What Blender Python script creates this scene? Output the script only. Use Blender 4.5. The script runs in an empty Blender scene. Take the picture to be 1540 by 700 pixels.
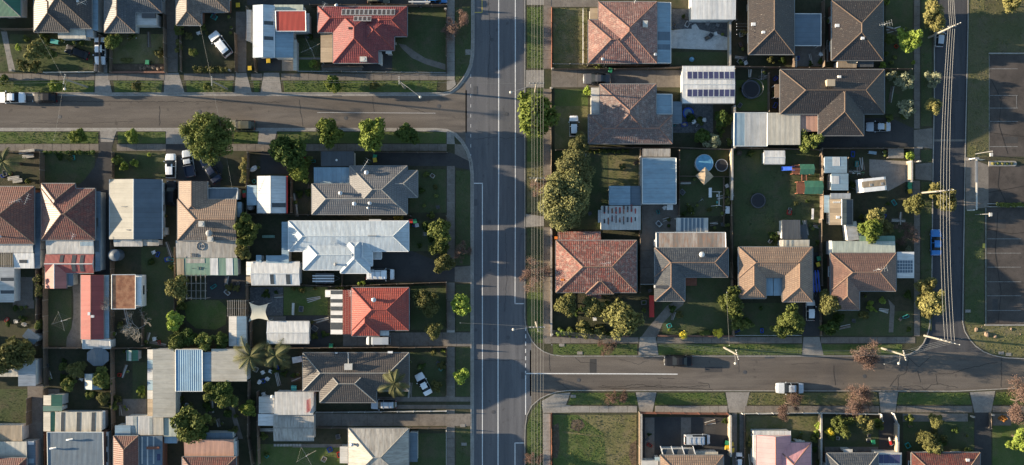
import bpy, math, random
import numpy as np
from mathutils import Vector, Matrix
R = math.radians
rnd = random.Random(7)
scene = bpy.context.scene
COL = scene.collection
# ---------------------------------------------------------------- camera
H, S = 150.0, 9.0                      # camera height (m); photo pixels per metre on the ground
cam = bpy.data.cameras.new('camera'); camo = bpy.data.objects.new('camera', cam); COL.objects.link(camo)
camo.location = (0, 0, H); camo.rotation_euler = (0, 0, 0)
cam.sensor_width = 36; cam.lens = 36*H/(1540/S)
cam.clip_start = 1; cam.clip_end = 9000
scene.camera = camo
# ---------------------------------------------------------------- sky and sun
SUN_EL, SUN_TILT = 9.8, 5.5           # low sun in the photo's left, a touch towards its top
sun_dir = Vector((-math.cos(R(SUN_EL))*math.cos(R(SUN_TILT)), math.cos(R(SUN_EL))*math.sin(R(SUN_TILT)), math.sin(R(SUN_EL))))
world = bpy.data.worlds.new('World'); scene.world = world; world.use_nodes = True
wn = world.node_tree; wn.nodes.clear()
wo = wn.nodes.new('ShaderNodeOutputWorld'); bg = wn.nodes.new('ShaderNodeBackground'); sk = wn.nodes.new('ShaderNodeTexSky')
sk.sky_type = 'NISHITA'; sk.sun_disc = False; sk.sun_elevation = R(SUN_EL); sk.sun_rotation = R(270+SUN_TILT)
sk.air_density = 1.0; sk.dust_density = 0.3; sk.ozone_density = 1.6
bg.inputs['Strength'].default_value = 0.095
wn.links.new(sk.outputs[0], bg.inputs[0]); wn.links.new(bg.outputs[0], wo.inputs[0])
sl = bpy.data.lights.new('sun', 'SUN'); sl.energy = 5.0; sl.angle = R(0.5); sl.color = (1.0, 0.82, 0.59)
so = bpy.data.objects.new('sun', sl); COL.objects.link(so); so.location = (-60, 10, 60)
so.rotation_euler = sun_dir.to_track_quat('Z', 'Y').to_euler()
scene.view_settings.view_transform = 'Standard'; scene.view_settings.look = 'None'
scene.view_settings.exposure = 1.74; scene.view_settings.gamma = 1.0

# ---------------------------------------------------------------- helpers
def P(px, py, h=0.0):
    k = (H-h)/H
    return ((px-770)/S*k, (350-py)/S*k)
def P3(px, py, h=0.0):
    x, y = P(px, py, h); return (x, y, h)

# ---- materials
MATS = {}
def newmat(name):
    m = bpy.data.materials.new(name); m.use_nodes = True
    nt = m.node_tree; nt.nodes.clear()
    out = nt.nodes.new('ShaderNodeOutputMaterial'); b = nt.nodes.new('ShaderNodeBsdfPrincipled')
    nt.links.new(b.outputs[0], out.inputs[0]); MATS[name] = m
    return m, nt, b
def N(nt, t, **kw):
    n = nt.nodes.new(t)
    for k, v in kw.items():
        if k.startswith('_'): setattr(n, k[1:], v)
        else: n.inputs[k.replace('0_', '')].default_value = v
    return n
def c4(c): return (c[0], c[1], c[2], 1.0)
def noise(nt, vec, scale, detail=4, rough=0.6):
    n = N(nt, 'ShaderNodeTexNoise', Scale=scale, Detail=detail, Roughness=rough)
    if vec is not None: nt.links.new(vec, n.inputs['Vector'])
    return n.outputs['Fac']
def ramp(nt, fac, stops):
    r = nt.nodes.new('ShaderNodeValToRGB'); e = r.color_ramp.elements
    while len(e) < len(stops): e.new(0.5)
    for i, (p, c) in enumerate(stops):
        e[i].position = p; e[i].color = c4(c) if hasattr(c, '__len__') else (c, c, c, 1)
    nt.links.new(fac, r.inputs[0]); return r.outputs[0]
def mix(nt, fac, a, b, typ='MIX'):
    m = nt.nodes.new('ShaderNodeMix'); m.data_type = 'RGBA'; m.blend_type = typ
    def put(v, s):
        if isinstance(v, (int, float)): m.inputs[s].default_value = v if s == 0 else (v, v, v, 1)
        elif isinstance(v, tuple): m.inputs[s].default_value = c4(v)
        else: nt.links.new(v, m.inputs[s])
    put(fac, 0); put(a, 6); put(b, 7); return m.outputs[2]
def bump(nt, b, hgt, strength, dist=0.05):
    n = N(nt, 'ShaderNodeBump', Strength=strength, Distance=dist)
    nt.links.new(hgt, n.inputs['Height']); nt.links.new(n.outputs[0], b.inputs['Normal'])
def pos(nt, scale=None):
    g = nt.nodes.new('ShaderNodeNewGeometry').outputs['Position']
    if scale:
        m = nt.nodes.new('ShaderNodeVectorMath'); m.operation = 'MULTIPLY'
        nt.links.new(g, m.inputs[0]); m.inputs[1].default_value = scale; return m.outputs[0]
    return g
def objrand(nt): return nt.nodes.new('ShaderNodeObjectInfo').outputs['Random']
def vary(nt, col, amt=0.15):
    return mix(nt, 1.0, col, ramp(nt, objrand(nt), [(0, 1-amt), (1, 1+amt*0.6)]), 'MULTIPLY')

def plain(name, c, rough=0.6, metal=0.0, amt=0.25, scale=1.5, bmp=0.0, spec=0.5, coat=0.0, rv=0.0):
    m, nt, b = newmat(name)
    col = mix(nt, 1.0, c, ramp(nt, noise(nt, pos(nt), scale, 5, 0.65), [(0.25, 1-amt), (0.75, 1+amt*0.35)]), 'MULTIPLY')
    if rv: col = vary(nt, col, rv)
    nt.links.new(col, b.inputs['Base Color'])
    b.inputs['Roughness'].default_value = rough; b.inputs['Metallic'].default_value = metal
    b.inputs['Specular IOR Level'].default_value = spec; b.inputs['Coat Weight'].default_value = coat
    if bmp: bump(nt, b, noise(nt, pos(nt), 12, 4), bmp, 0.03)
    return m
def ground(name, c1, c2, c3=None, s1=0.35, s2=3.0, rough=0.95, bmp=0.4, stretch=None, fine=14.0, dist=0.04, spec=0.2, lanes=None):
    """two scales of colour noise, fine grain and bump, in world metres"""
    m, nt, b = newmat(name)
    p = pos(nt, stretch)
    col = mix(nt, ramp(nt, noise(nt, p, s1, 5, 0.6), [(0.35, 0.0), (0.65, 1.0)]), c1, c2)
    if c3: col = mix(nt, ramp(nt, noise(nt, p, s2, 5, 0.7), [(0.48, 0.0), (0.72, 0.85)]), col, c3)
    g = noise(nt, pos(nt), fine, 3, 0.8)
    col = mix(nt, 1.0, col, ramp(nt, g, [(0.25, 0.72), (0.75, 1.25)]), 'MULTIPLY')
    if lanes: col = mix(nt, 1.0, col, ramp(nt, noise(nt, pos(nt, lanes), 1.0, 3, 0.6), [(0.32, 0.87), (0.68, 1.08)]), 'MULTIPLY'); col = mix(nt, ramp(nt, noise(nt, pos(nt), 0.9, 2, 0.5), [(0.66, 0.0), (0.74, 0.35)]), col, (0.03, 0.028, 0.027))
    nt.links.new(col, b.inputs['Base Color']); b.inputs['Roughness'].default_value = rough
    b.inputs['Specular IOR Level'].default_value = spec
    bump(nt, b, g, bmp, dist); return m
def tile(name, c1, c2, lichen, lamt=0.5, grime=(0.05, 0.04, 0.035), ls=1.9, lt=0.5):
    """roof tiles: courses along the eaves in UV metres"""
    m, nt, b = newmat(name)
    uv = nt.nodes.new('ShaderNodeUVMap').outputs[0]
    br = N(nt, 'ShaderNodeTexBrick', Scale=1.0, _offset=0.5, _squash=1.0)
    br.inputs['Color1'].default_value = c4(c1); br.inputs['Color2'].default_value = c4(c2)
    br.inputs['Mortar'].default_value = c4(tuple(v*0.35 for v in c1)); br.inputs['Mortar Size'].default_value = 0.035
    br.inputs['Mortar Smooth'].default_value = 0.6
    br.inputs['Brick Width'].default_value = 0.34; br.inputs['Row Height'].default_value = 0.42; br.inputs['Bias'].default_value = 0.0
    nt.links.new(uv, br.inputs['Vector'])
    p = pos(nt)
    n1 = ramp(nt, noise(nt, p, ls, 6, 0.9), [(lt, 0.0), (lt+0.08, 1.0)])
    col = mix(nt, mix(nt, 1.0, n1, lamt, 'MULTIPLY'), br.outputs['Color'], lichen)
    n2 = ramp(nt, noise(nt, p, 0.55, 4, 0.6), [(0.4, 0.0), (0.75, 0.55)])
    col = mix(nt, n2, col, grime)
    col = vary(nt, col, 0.12)
    nt.links.new(col, b.inputs['Base Color']); b.inputs['Roughness'].default_value = 0.5; b.inputs['Specular IOR Level'].default_value = 0.6
    # saw-tooth course height + cross-wise roll
    sx = nt.nodes.new('ShaderNodeSeparateXYZ'); nt.links.new(uv, sx.inputs[0])
    d = N(nt, 'ShaderNodeMath', _operation='DIVIDE'); nt.links.new(sx.outputs[1], d.inputs[0]); d.inputs[1].default_value = 0.42
    fr = N(nt, 'ShaderNodeMath', _operation='FRACT'); nt.links.new(d.outputs[0], fr.inputs[0])
    iv = N(nt, 'ShaderNodeMath', _operation='SUBTRACT'); iv.inputs[0].default_value = 1.0; nt.links.new(fr.outputs[0], iv.inputs[1])
    d2 = N(nt, 'ShaderNodeMath', _operation='MULTIPLY'); nt.links.new(sx.outputs[0], d2.inputs[0]); d2.inputs[1].default_value = 2*math.pi/0.34
    sn = N(nt, 'ShaderNodeMath', _operation='SINE'); nt.links.new(d2.outputs[0], sn.inputs[0])
    ad = N(nt, 'ShaderNodeMath', _operation='MULTIPLY_ADD'); nt.links.new(sn.outputs[0], ad.inputs[0]); ad.inputs[1].default_value = 0.3; nt.links.new(iv.outputs[0], ad.inputs[2])
    bump(nt, b, ad.outputs[0], 0.55, 0.05)
    return m
def metal(name, c, dirt=(0.25, 0.22, 0.18), damt=0.35, pitch=0.2, rough=0.55, rust=None, metallic=0.0, bs=0.4, sheet=0.1):
    """corrugated sheet: ribs run up the slope (UV v), laps every 0.8 m, streaks of dirt or rust"""
    m, nt, b = newmat(name)
    uv = nt.nodes.new('ShaderNodeUVMap').outputs[0]
    sx = nt.nodes.new('ShaderNodeSeparateXYZ'); nt.links.new(uv, sx.inputs[0])
    d = N(nt, 'ShaderNodeMath', _operation='DIVIDE'); nt.links.new(sx.outputs[0], d.inputs[0]); d.inputs[1].default_value = 0.8
    fl = N(nt, 'ShaderNodeMath', _operation='FLOOR'); nt.links.new(d.outputs[0], fl.inputs[0])
    wn_ = N(nt, 'ShaderNodeTexWhiteNoise', _noise_dimensions='1D'); nt.links.new(fl.outputs[0], wn_.inputs['W'])
    col = mix(nt, 1.0, c, ramp(nt, wn_.outputs['Value'], [(0, 1-sheet), (1, 1+sheet*0.4)]), 'MULTIPLY')
    fr = N(nt, 'ShaderNodeMath', _operation='FRACT'); nt.links.new(d.outputs[0], fr.inputs[0])
    col = mix(nt, 1.0, col, ramp(nt, fr.outputs[0], [(0.0, 0.55), (0.07, 1.0)]), 'MULTIPLY')
    st = nt.nodes.new('ShaderNodeVectorMath'); st.operation = 'MULTIPLY'; nt.links.new(uv, st.inputs[0]); st.inputs[1].default_value = (2.2, 0.35, 1)
    ns = noise(nt, st.outputs[0], 1.6, 6, 0.7)
    col = mix(nt, ramp(nt, ns, [(0.45, 0.0), (0.8, damt*1.6)]), col, dirt)
    nb = noise(nt, pos(nt), 0.5, 4)
    col = mix(nt, 1.0, col, ramp(nt, nb, [(0.3, 0.84), (0.7, 1.06)]), 'MULTIPLY')
    if rust: col = mix(nt, ramp(nt, noise(nt, uv, 1.1, 5, 0.7), [(0.42, 0.0), (0.6, 1.0)]), col, rust)
    nt.links.new(col, b.inputs['Base Color']); b.inputs['Roughness'].default_value = rough; b.inputs['Metallic'].default_value = metallic
    b.inputs['Specular IOR Level'].default_value = 0.35
    d2 = N(nt, 'ShaderNodeMath', _operation='MULTIPLY'); nt.links.new(sx.outputs[0], d2.inputs[0]); d2.inputs[1].default_value = 2*math.pi/pitch
    sn = N(nt, 'ShaderNodeMath', _operation='SINE'); nt.links.new(d2.outputs[0], sn.inputs[0])
    bump(nt, b, sn.outputs[0], bs, 0.02)
    return m
def leaf(name, c1, c2, amt=0.3, trans=0.13):
    m, nt, b = newmat(name)
    col = mix(nt, ramp(nt, noise(nt, pos(nt), 1.3, 4, 0.75), [(0.3, 0.0), (0.7, 1.0)]), c1, c2)
    col = mix(nt, 1.0, col, ramp(nt, noise(nt, pos(nt), 9.0, 2, 0.6), [(0.3, 0.65), (0.7, 1.25)]), 'MULTIPLY')
    col = vary(nt, col, amt)
    nt.links.new(col, b.inputs['Base Color']); b.inputs['Roughness'].default_value = 0.75; b.inputs['Specular IOR Level'].default_value = 0.15
    if trans:
        t = nt.nodes.new('ShaderNodeBsdfTranslucent'); nt.links.new(col, t.inputs[0])
        mx = nt.nodes.new('ShaderNodeMixShader'); mx.inputs[0].default_value = trans
        out = [n for n in nt.nodes if n.type == 'OUTPUT_MATERIAL'][0]
        nt.links.new(b.outputs[0], mx.inputs[1]); nt.links.new(t.outputs[0], mx.inputs[2]); nt.links.new(mx.outputs[0], out.inputs[0])
    return m

# ---- mesh builder
class MB:
    def __init__(s): s.v = []; s.f = []; s.uv = []; s.mi = []
    def poly(s, pts, uv=None, mi=0):
        n = len(s.v); s.v += [tuple(p) for p in pts]; s.f.append(tuple(range(n, n+len(pts)))); s.mi.append(mi)
        s.uv += uv if uv else [(p[0], p[1]) for p in pts]
    def box(s, x0, y0, z0, x1, y1, z1, mi=0):
        s.hexa([(x0,y0,z0),(x1,y0,z0),(x1,y1,z0),(x0,y1,z0)], [(x0,y0,z1),(x1,y0,z1),(x1,y1,z1),(x0,y1,z1)], mi)
    def hexa(s, b, t, mi=0):
        n = len(s.v); s.v += [tuple(p) for p in b]+[tuple(p) for p in t]
        for f in ((3,2,1,0),(4,5,6,7),(0,1,5,4),(1,2,6,5),(2,3,7,6),(3,0,4,7)):
            s.f.append(tuple(n+i for i in f)); s.mi.append(mi)
            for i in f:
                p = s.v[n+i]; s.uv.append((p[0], p[1]))
    def prism(s, pts, z0, z1, mi=0):
        n = len(pts)
        s.poly([(p[0], p[1], z1) for p in pts], mi=mi); s.poly([(p[0], p[1], z0) for p in pts][::-1], mi=mi)
        for i in range(n):
            a, b = pts[i], pts[(i+1) % n]
            s.poly([(a[0],a[1],z0),(b[0],b[1],z0),(b[0],b[1],z1),(a[0],a[1],z1)], mi=mi)
    def tube(s, pts, r, n=6, mi=0, cap=True):
        pts = [Vector(p) for p in pts]; rs = r if hasattr(r, '__len__') else [r]*len(pts); base = len(s.v)
        for i, p in enumerate(pts):
            d = (pts[min(i+1, len(pts)-1)]-pts[max(i-1, 0)]).normalized()
            a = d.cross(Vector((0,0,1)))
            if a.length < 1e-3: a = Vector((1,0,0))
            a.normalize(); c = d.cross(a)
            for k in range(n):
                t = 2*math.pi*k/n; s.v.append(tuple(p+(a*math.cos(t)+c*math.sin(t))*rs[i]))
        for i in range(len(pts)-1):
            for k in range(n):
                f = (base+i*n+k, base+i*n+(k+1) % n, base+(i+1)*n+(k+1) % n, base+(i+1)*n+k)
                s.f.append(f); s.mi.append(mi); s.uv += [(0, 0)]*4
        if cap:
            s.f.append(tuple(base+k for k in range(n))[::-1]); s.mi.append(mi); s.uv += [(0,0)]*n
            s.f.append(tuple(base+(len(pts)-1)*n+k for k in range(n))); s.mi.append(mi); s.uv += [(0,0)]*n
    def disc(s, cx, cy, z, r, n=20, mi=0):
        s.poly([(cx+r*math.cos(2*math.pi*k/n), cy+r*math.sin(2*math.pi*k/n), z) for k in range(n)], mi=mi)
    def cyl(s, cx, cy, z0, z1, r, n=16, mi=0, r1=None):
        r1 = r if r1 is None else r1
        a = [(cx+r*math.cos(2*math.pi*k/n), cy+r*math.sin(2*math.pi*k/n), z0) for k in range(n)]
        b = [(cx+r1*math.cos(2*math.pi*k/n), cy+r1*math.sin(2*math.pi*k/n), z1) for k in range(n)]
        for k in range(n): s.poly([a[k], a[(k+1)%n], b[(k+1)%n], b[k]], mi=mi)
        s.poly(b, mi=mi); s.poly(a[::-1], mi=mi)
    def dome(s, cx, cy, z0, rx, ry, rz, n=14, m=5, jit=0, mi=0):
        rows = []
        for j in range(m+1):
            t = j/m*math.pi/2; row = []
            for k in range(n):
                a = 2*math.pi*k/n; q = 1+rnd.uniform(-jit, jit)
                row.append((cx+rx*math.cos(t)*math.cos(a)*q, cy+ry*math.cos(t)*math.sin(a)*q, z0+rz*math.sin(t)*q))
            rows.append(row)
        for j in range(m):
            for k in range(n): s.poly([rows[j][k], rows[j][(k+1)%n], rows[j+1][(k+1)%n], rows[j+1][k]], mi=mi)
    def mesh(s, name, mats, origin=(0,0,0), smooth=False):
        me = bpy.data.meshes.new(name); o = origin
        me.from_pydata([(v[0]-o[0], v[1]-o[1], v[2]-o[2]) for v in s.v], [], s.f)
        ul = me.uv_layers.new(name='UVMap'); ul.data.foreach_set('uv', np.array(s.uv, dtype=np.float32).ravel())
        if not isinstance(mats, (list, tuple)): mats = [mats]
        for m in mats: me.materials.append(MATS[m])
        if len(mats) > 1: me.polygons.foreach_set('material_index', s.mi)
        if smooth: me.polygons.foreach_set('use_smooth', [True]*len(me.polygons))
        me.update(); return me
    def build(s, name, mats, parent=None, origin=None, smooth=False):
        if origin is None: origin = tuple(parent['_o']) if parent is not None and '_o' in parent else (0,0,0)
        return link(name, s.mesh(name, mats, origin, smooth), parent)
def link(name, data, parent=None, loc=None, rz=0):
    o = bpy.data.objects.new(name, data); COL.objects.link(o)
    if parent is not None:
        o.parent = parent
        if '_o' in parent: ORG[o.name] = ORG.get(parent.name)
    if loc: o.location = loc
    if rz: o.rotation_euler[2] = rz
    return o
ORG = {}
PEND = []       # things whose label is worked out at the end from what they stand beside
LAND = []       # (short name, px, py) of buildings one can find
def thing(name, cat, loc, label=None, look=None, px=None, group=None, rz=0):
    o = bpy.data.objects.new(name, None); COL.objects.link(o); o.location = loc; o.rotation_euler[2] = rz
    o.empty_display_size = 0.3
    o['category'] = cat
    if group: o['group'] = group
    if label: o['label'] = label
    else: PEND.append((o, look, px))
    return o
class Part:
    """root + origin so that part meshes can be given in world metres"""
    def __init__(s, root): s.root = root; s.o = tuple(root.location)
    def add(s, mb, name, mats, parent=None, smooth=False, label=None):
        ob = link(name, mb.mesh(name, mats, s.o, smooth), parent or s.root)
        if label: ob['label'] = label
        return ob
    def inst(s, name, me, loc, rz=0, parent=None):
        ob = bpy.data.objects.new(name, me); COL.objects.link(ob); ob.parent = parent or s.root
        ob.location = (loc[0]-s.o[0], loc[1]-s.o[1], loc[2]-s.o[2]); ob.rotation_euler[2] = rz
        return ob
def struct(o): o['kind'] = 'structure'; return o
def copy_tree(o, parent=None):
    c = o.copy(); COL.objects.link(c)
    if parent is not None: c.parent = parent
    for ch in list(o.children): copy_tree(ch, c)
    return c

# ---------------------------------------------------------------- materials
ground('asphalt', (0.100,0.101,0.108), (0.138,0.136,0.14), (0.085,0.086,0.092), s1=0.2, s2=1.1, stretch=(1.0,0.12,1), bmp=0.25, fine=9, lanes=(1.1,0.012,1))
ground('asphalt_fresh', (0.06,0.06,0.064), (0.082,0.08,0.082), (0.05,0.05,0.053), s1=0.2, s2=1.1, stretch=(1.0,0.12,1), bmp=0.25, fine=9, lanes=(1.1,0.012,1))
ground('asphalt_side', (0.115,0.098,0.083), (0.165,0.142,0.12), (0.092,0.08,0.071), s1=0.2, s2=0.7, stretch=(0.2,1.0,1), bmp=0.25, fine=7, lanes=(0.012,1.1,1))
ground('asphalt_dark', (0.05,0.048,0.047), (0.07,0.067,0.064), (0.04,0.04,0.04), s1=0.3, s2=1.2, bmp=0.25, fine=20)
ground('car_park', (0.066,0.056,0.05), (0.098,0.083,0.073), (0.05,0.044,0.04), s1=0.25, s2=0.6, bmp=0.25, fine=7, lanes=(0.1,0.3,1))
ground('concrete', (0.29,0.265,0.235), (0.23,0.21,0.185), (0.18,0.165,0.145), s1=0.5, s2=2.2, bmp=0.15, fine=9)
ground('concrete_old', (0.21,0.183,0.155), (0.16,0.14,0.12), (0.12,0.105,0.09), s1=0.5, s2=1.8, bmp=0.2, fine=9)
ground('concrete_pale', (0.40,0.37,0.33), (0.32,0.30,0.265), (0.25,0.23,0.2), s1=0.6, s2=2, bmp=0.12, fine=9)
ground('kerb', (0.33,0.31,0.28), (0.26,0.24,0.215), (0.18,0.165,0.15), s1=0.8, s2=3, bmp=0.15)
ground('stone_paving', (0.12,0.12,0.12), (0.075,0.078,0.082), (0.2,0.19,0.18), s1=2.5, s2=3.5, bmp=0.3, fine=6)
ground('dirt', (0.12,0.088,0.06), (0.08,0.06,0.042), (0.16,0.125,0.09), s1=0.5, s2=2.2, bmp=0.6, dist=0.08)
ground('yard', (0.05,0.056,0.029), (0.072,0.062,0.041), (0.034,0.04,0.022), s1=0.3, s2=1.4, bmp=0.6, dist=0.1, fine=7)
ground('lawn', (0.07,0.105,0.028), (0.10,0.125,0.04), (0.13,0.12,0.06), s1=0.3, s2=0.4, bmp=0.5, dist=0.06, fine=6)
ground('lawn_dry', (0.17,0.15,0.068), (0.10,0.11,0.042), (0.20,0.16,0.10), s1=0.3, s2=0.5, bmp=0.5, dist=0.06, fine=6)
ground('lawn_shaded', (0.058,0.078,0.031), (0.075,0.086,0.04), (0.105,0.088,0.056), s1=0.3, s2=0.4, bmp=0.5, dist=0.06, fine=6)  # darker copy of the lawn, with the shade put into its colour
ground('lawn_rough', (0.085,0.09,0.04), (0.115,0.105,0.055), (0.13,0.105,0.07), s1=0.25, s2=0.4, bmp=0.6, dist=0.08, fine=6)
ground('far_ground', (0.07,0.075,0.04), (0.09,0.08,0.055), (0.05,0.06,0.03), s1=0.05, s2=0.3, bmp=0.4)
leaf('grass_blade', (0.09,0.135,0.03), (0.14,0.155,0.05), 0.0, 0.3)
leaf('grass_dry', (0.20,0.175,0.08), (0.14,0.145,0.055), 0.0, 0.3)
leaf('grass_shaded', (0.05,0.07,0.025), (0.06,0.078,0.03), 0.0, 0.3)  # blades for unlit lawns, shade mixed into the green
plain('paint_line', (0.72,0.71,0.68), 0.7, amt=0.3, scale=3)
plain('paint_yellow', (0.6,0.45,0.08), 0.7, amt=0.3, scale=3)
plain('crack', (0.022,0.02,0.018), 0.95)
tile('tile_red', (0.32,0.085,0.055), (0.18,0.085,0.065), (0.50,0.38,0.30), 0.6)
tile('tile_scarlet', (0.34,0.05,0.026), (0.27,0.044,0.026), (0.38,0.14,0.09), 0.3, (0.13,0.035,0.03))
tile('tile_crimson', (0.235,0.032,0.030), (0.175,0.03,0.028), (0.30,0.11,0.09), 0.35, (0.09,0.026,0.026))
tile('tile_terracotta', (0.19,0.045,0.026), (0.10,0.032,0.023), (0.28,0.15,0.10), 0.4)
tile('tile_russet', (0.28,0.125,0.095), (0.19,0.095,0.08), (0.42,0.31,0.25), 0.6)
tile('tile_brown', (0.085,0.066,0.053), (0.06,0.05,0.043), (0.5,0.44,0.36), 0.6, (0.035,0.03,0.028), 3.2, 0.59)
tile('tile_charcoal', (0.05,0.037,0.03), (0.034,0.027,0.024), (0.55,0.52,0.45), 0.6, (0.028,0.025,0.024), 3.2, 0.59)
tile('tile_grey', (0.165,0.16,0.16), (0.13,0.127,0.13), (0.22,0.21,0.19), 0.3, (0.09,0.085,0.08))
tile('tile_slate', (0.075,0.08,0.088), (0.055,0.06,0.067), (0.2,0.19,0.16), 0.35, (0.05,0.05,0.05))
tile('tile_tan', (0.30,0.20,0.13), (0.24,0.155,0.105), (0.26,0.2,0.15), 0.3, (0.13,0.09,0.065))
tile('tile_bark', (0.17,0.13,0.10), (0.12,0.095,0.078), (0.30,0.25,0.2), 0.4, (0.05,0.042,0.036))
tile('tile_umber', (0.24,0.08,0.045), (0.17,0.06,0.038), (0.28,0.17,0.12), 0.3, (0.09,0.055,0.04))
metal('metal_white', (0.66,0.65,0.62), damt=0.3)
metal('metal_cream', (0.50,0.46,0.38), (0.28,0.25,0.19), 0.42)
metal('metal_pale', (0.52,0.50,0.46), (0.25,0.22,0.18), 0.4)
metal('metal_zinc', (0.42,0.43,0.43), (0.2,0.18,0.16), 0.35, metallic=0.2)
metal('metal_weathered', (0.42,0.39,0.34), (0.15,0.12,0.10), 0.65, sheet=0.25)
metal('metal_blue', (0.20,0.33,0.44), (0.25,0.25,0.25), 0.15, pitch=0.35, bs=0.8)
metal('metal_sky', (0.25,0.35,0.41), (0.2,0.22,0.24), 0.5)
metal('metal_slate', (0.125,0.165,0.20), (0.10,0.10,0.10), 0.25)
metal('metal_dark', (0.075,0.08,0.085), (0.05,0.05,0.05), 0.3)
metal('metal_green', (0.05,0.16,0.10), (0.08,0.1,0.07), 0.3)
metal('metal_mint', (0.16,0.27,0.20), (0.25,0.25,0.2), 0.35)
metal('metal_sage', (0.42,0.45,0.38), (0.2,0.2,0.16), 0.35)
metal('metal_red', (0.38,0.05,0.035), (0.25,0.06,0.04), 0.3)
metal('metal_rose', (0.42,0.16,0.13), (0.3,0.12,0.09), 0.3)
metal('metal_candy', (0.60,0.29,0.29), (0.45,0.25,0.22), 0.15)
metal('metal_ink', (0.115,0.14,0.165), (0.10,0.10,0.10), 0.15)
metal('metal_pink', (0.50,0.29,0.21), (0.35,0.2,0.16), 0.2)
metal('metal_maroon', (0.32,0.075,0.065), (0.2,0.06,0.05), 0.3)
metal('metal_rust', (0.34,0.13,0.06), (0.14,0.06,0.035), 0.6, rust=(0.42,0.20,0.10), sheet=0.2)
metal('metal_rainbow', (0.38,0.33,0.28), (0.30,0.16,0.09), 0.9, sheet=0.55)
metal('metal_tan', (0.36,0.28,0.19), (0.2,0.15,0.1), 0.5, sheet=0.25)
plain('polycarb', (0.07,0.075,0.075), 0.35, amt=0.4, scale=2)
plain('polycarb_pale', (0.34,0.36,0.33), 0.35, amt=0.35, scale=2)
plain('glass', (0.012,0.015,0.018), 0.12, spec=0.22, amt=0.1)
plain('solar', (0.06,0.062,0.125), 0.25, spec=0.5, amt=0.2, rv=0.2)
plain('solar_brown', (0.07,0.055,0.05), 0.3, spec=0.5, amt=0.2, rv=0.2)
plain('frame_pale', (0.6,0.6,0.58), 0.5)
plain('ridge_red', (0.26,0.14,0.105), 0.85, amt=0.4, scale=5, rv=0.2)
plain('ridge_scarlet', (0.29,0.06,0.045), 0.8, amt=0.35, scale=5)
plain('ridge_brown', (0.18,0.125,0.09), 0.85, amt=0.4, scale=5, rv=0.2)
plain('ridge_grey', (0.30,0.285,0.26), 0.85, amt=0.35, scale=5, rv=0.2)
plain('ridge_tan', (0.235,0.15,0.105), 0.85, amt=0.35, scale=5)
plain('ridge_white', (0.52,0.55,0.56), 0.6, amt=0.15)
plain('white', (0.74,0.73,0.70), 0.5, amt=0.15)
plain('offwhite', (0.55,0.52,0.46), 0.6, amt=0.25)
plain('line_worn', (0.3,0.295,0.28), 0.8, amt=0.6, scale=2)
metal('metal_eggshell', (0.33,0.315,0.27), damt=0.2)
plain('grey', (0.25,0.25,0.25), 0.6, amt=0.25)
plain('darkgrey', (0.07,0.07,0.072), 0.6)
plain('black', (0.018,0.018,0.02), 0.5)
plain('steel', (0.55,0.55,0.55), 0.35, metal=0.7)
plain('timber', (0.17,0.125,0.09), 0.85, amt=0.45, scale=3, bmp=0.3, rv=0.3)
plain('timber_grey', (0.25,0.22,0.185), 0.85, amt=0.45, scale=3, bmp=0.3, rv=0.3)
plain('timber_red', (0.26,0.10,0.06), 0.85, amt=0.4, scale=3, rv=0.2)
ground('concrete_white', (0.62,0.6,0.56), (0.5,0.48,0.44), (0.35,0.33,0.3), s1=0.5, s2=1.2, bmp=0.12, fine=9)
plain('pole_wood', (0.30,0.275,0.23), 0.85, amt=0.35, scale=4)
plain('brick_wall', (0.22,0.11,0.075), 0.9, amt=0.4, scale=6, rv=0.15)
plain('brick_cream', (0.42,0.34,0.24), 0.9, amt=0.3, scale=6, rv=0.15)
plain('render_wall', (0.48,0.45,0.40), 0.85, amt=0.25, scale=2, rv=0.15)
plain('weatherboard', (0.55,0.54,0.51), 0.7, amt=0.2, rv=0.15)
plain('rock', (0.28,0.2,0.14), 0.95, amt=0.5, scale=3, bmp=0.8, rv=0.2)
plain('plastic_blue', (0.02,0.09,0.5), 0.4)
plain('pool_cover', (0.13,0.33,0.47), 0.4, amt=0.35, scale=1.5)
plain('cloth_beige', (0.40,0.30,0.20), 0.9, amt=0.3, scale=2)
plain('cloth_cream', (0.48,0.46,0.37), 0.9, amt=0.12)
plain('lid_green', (0.02,0.22,0.10), 0.5); plain('lid_yellow', (0.65,0.42,0.02), 0.5); plain('lid_red', (0.5,0.03,0.02), 0.5)
plain('bin_body', (0.02,0.045,0.03), 0.55)
plain('red', (0.5,0.03,0.02), 0.45)
plain('yellow', (0.75,0.62,0.05), 0.6)
plain('orange', (0.65,0.2,0.03), 0.6)
plain('teal', (0.05,0.35,0.33), 0.6)
plain('bark', (0.10,0.075,0.055), 0.95, amt=0.4, scale=6)
plain('bark_pale', (0.33,0.30,0.26), 0.95, amt=0.4, scale=6)
plain('tyre', (0.015,0.015,0.016), 0.85); plain('rim', (0.4,0.4,0.42), 0.35, metal=0.6)
plain('lamp_glass', (0.75,0.75,0.72), 0.2); plain('tail_red', (0.35,0.01,0.01), 0.25)
plain('mesh_black', (0.012,0.012,0.015), 0.7, amt=0.1)
for nm, c in dict(car_white=(0.78,0.78,0.77), car_silver=(0.42,0.45,0.48), car_black=(0.012,0.013,0.016), car_navy=(0.02,0.028,0.055),
                  car_grey=(0.07,0.07,0.075), car_blue=(0.03,0.17,0.44), car_khaki=(0.10,0.095,0.06), car_red=(0.3,0.02,0.02)).items():
    plain(nm, c, 0.35 if nm != 'car_black' else 0.45, amt=0.05, coat=0.5 if nm not in ('car_black', 'car_navy') else 0.0, spec=0.5 if nm != 'car_black' else 0.25)
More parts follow.
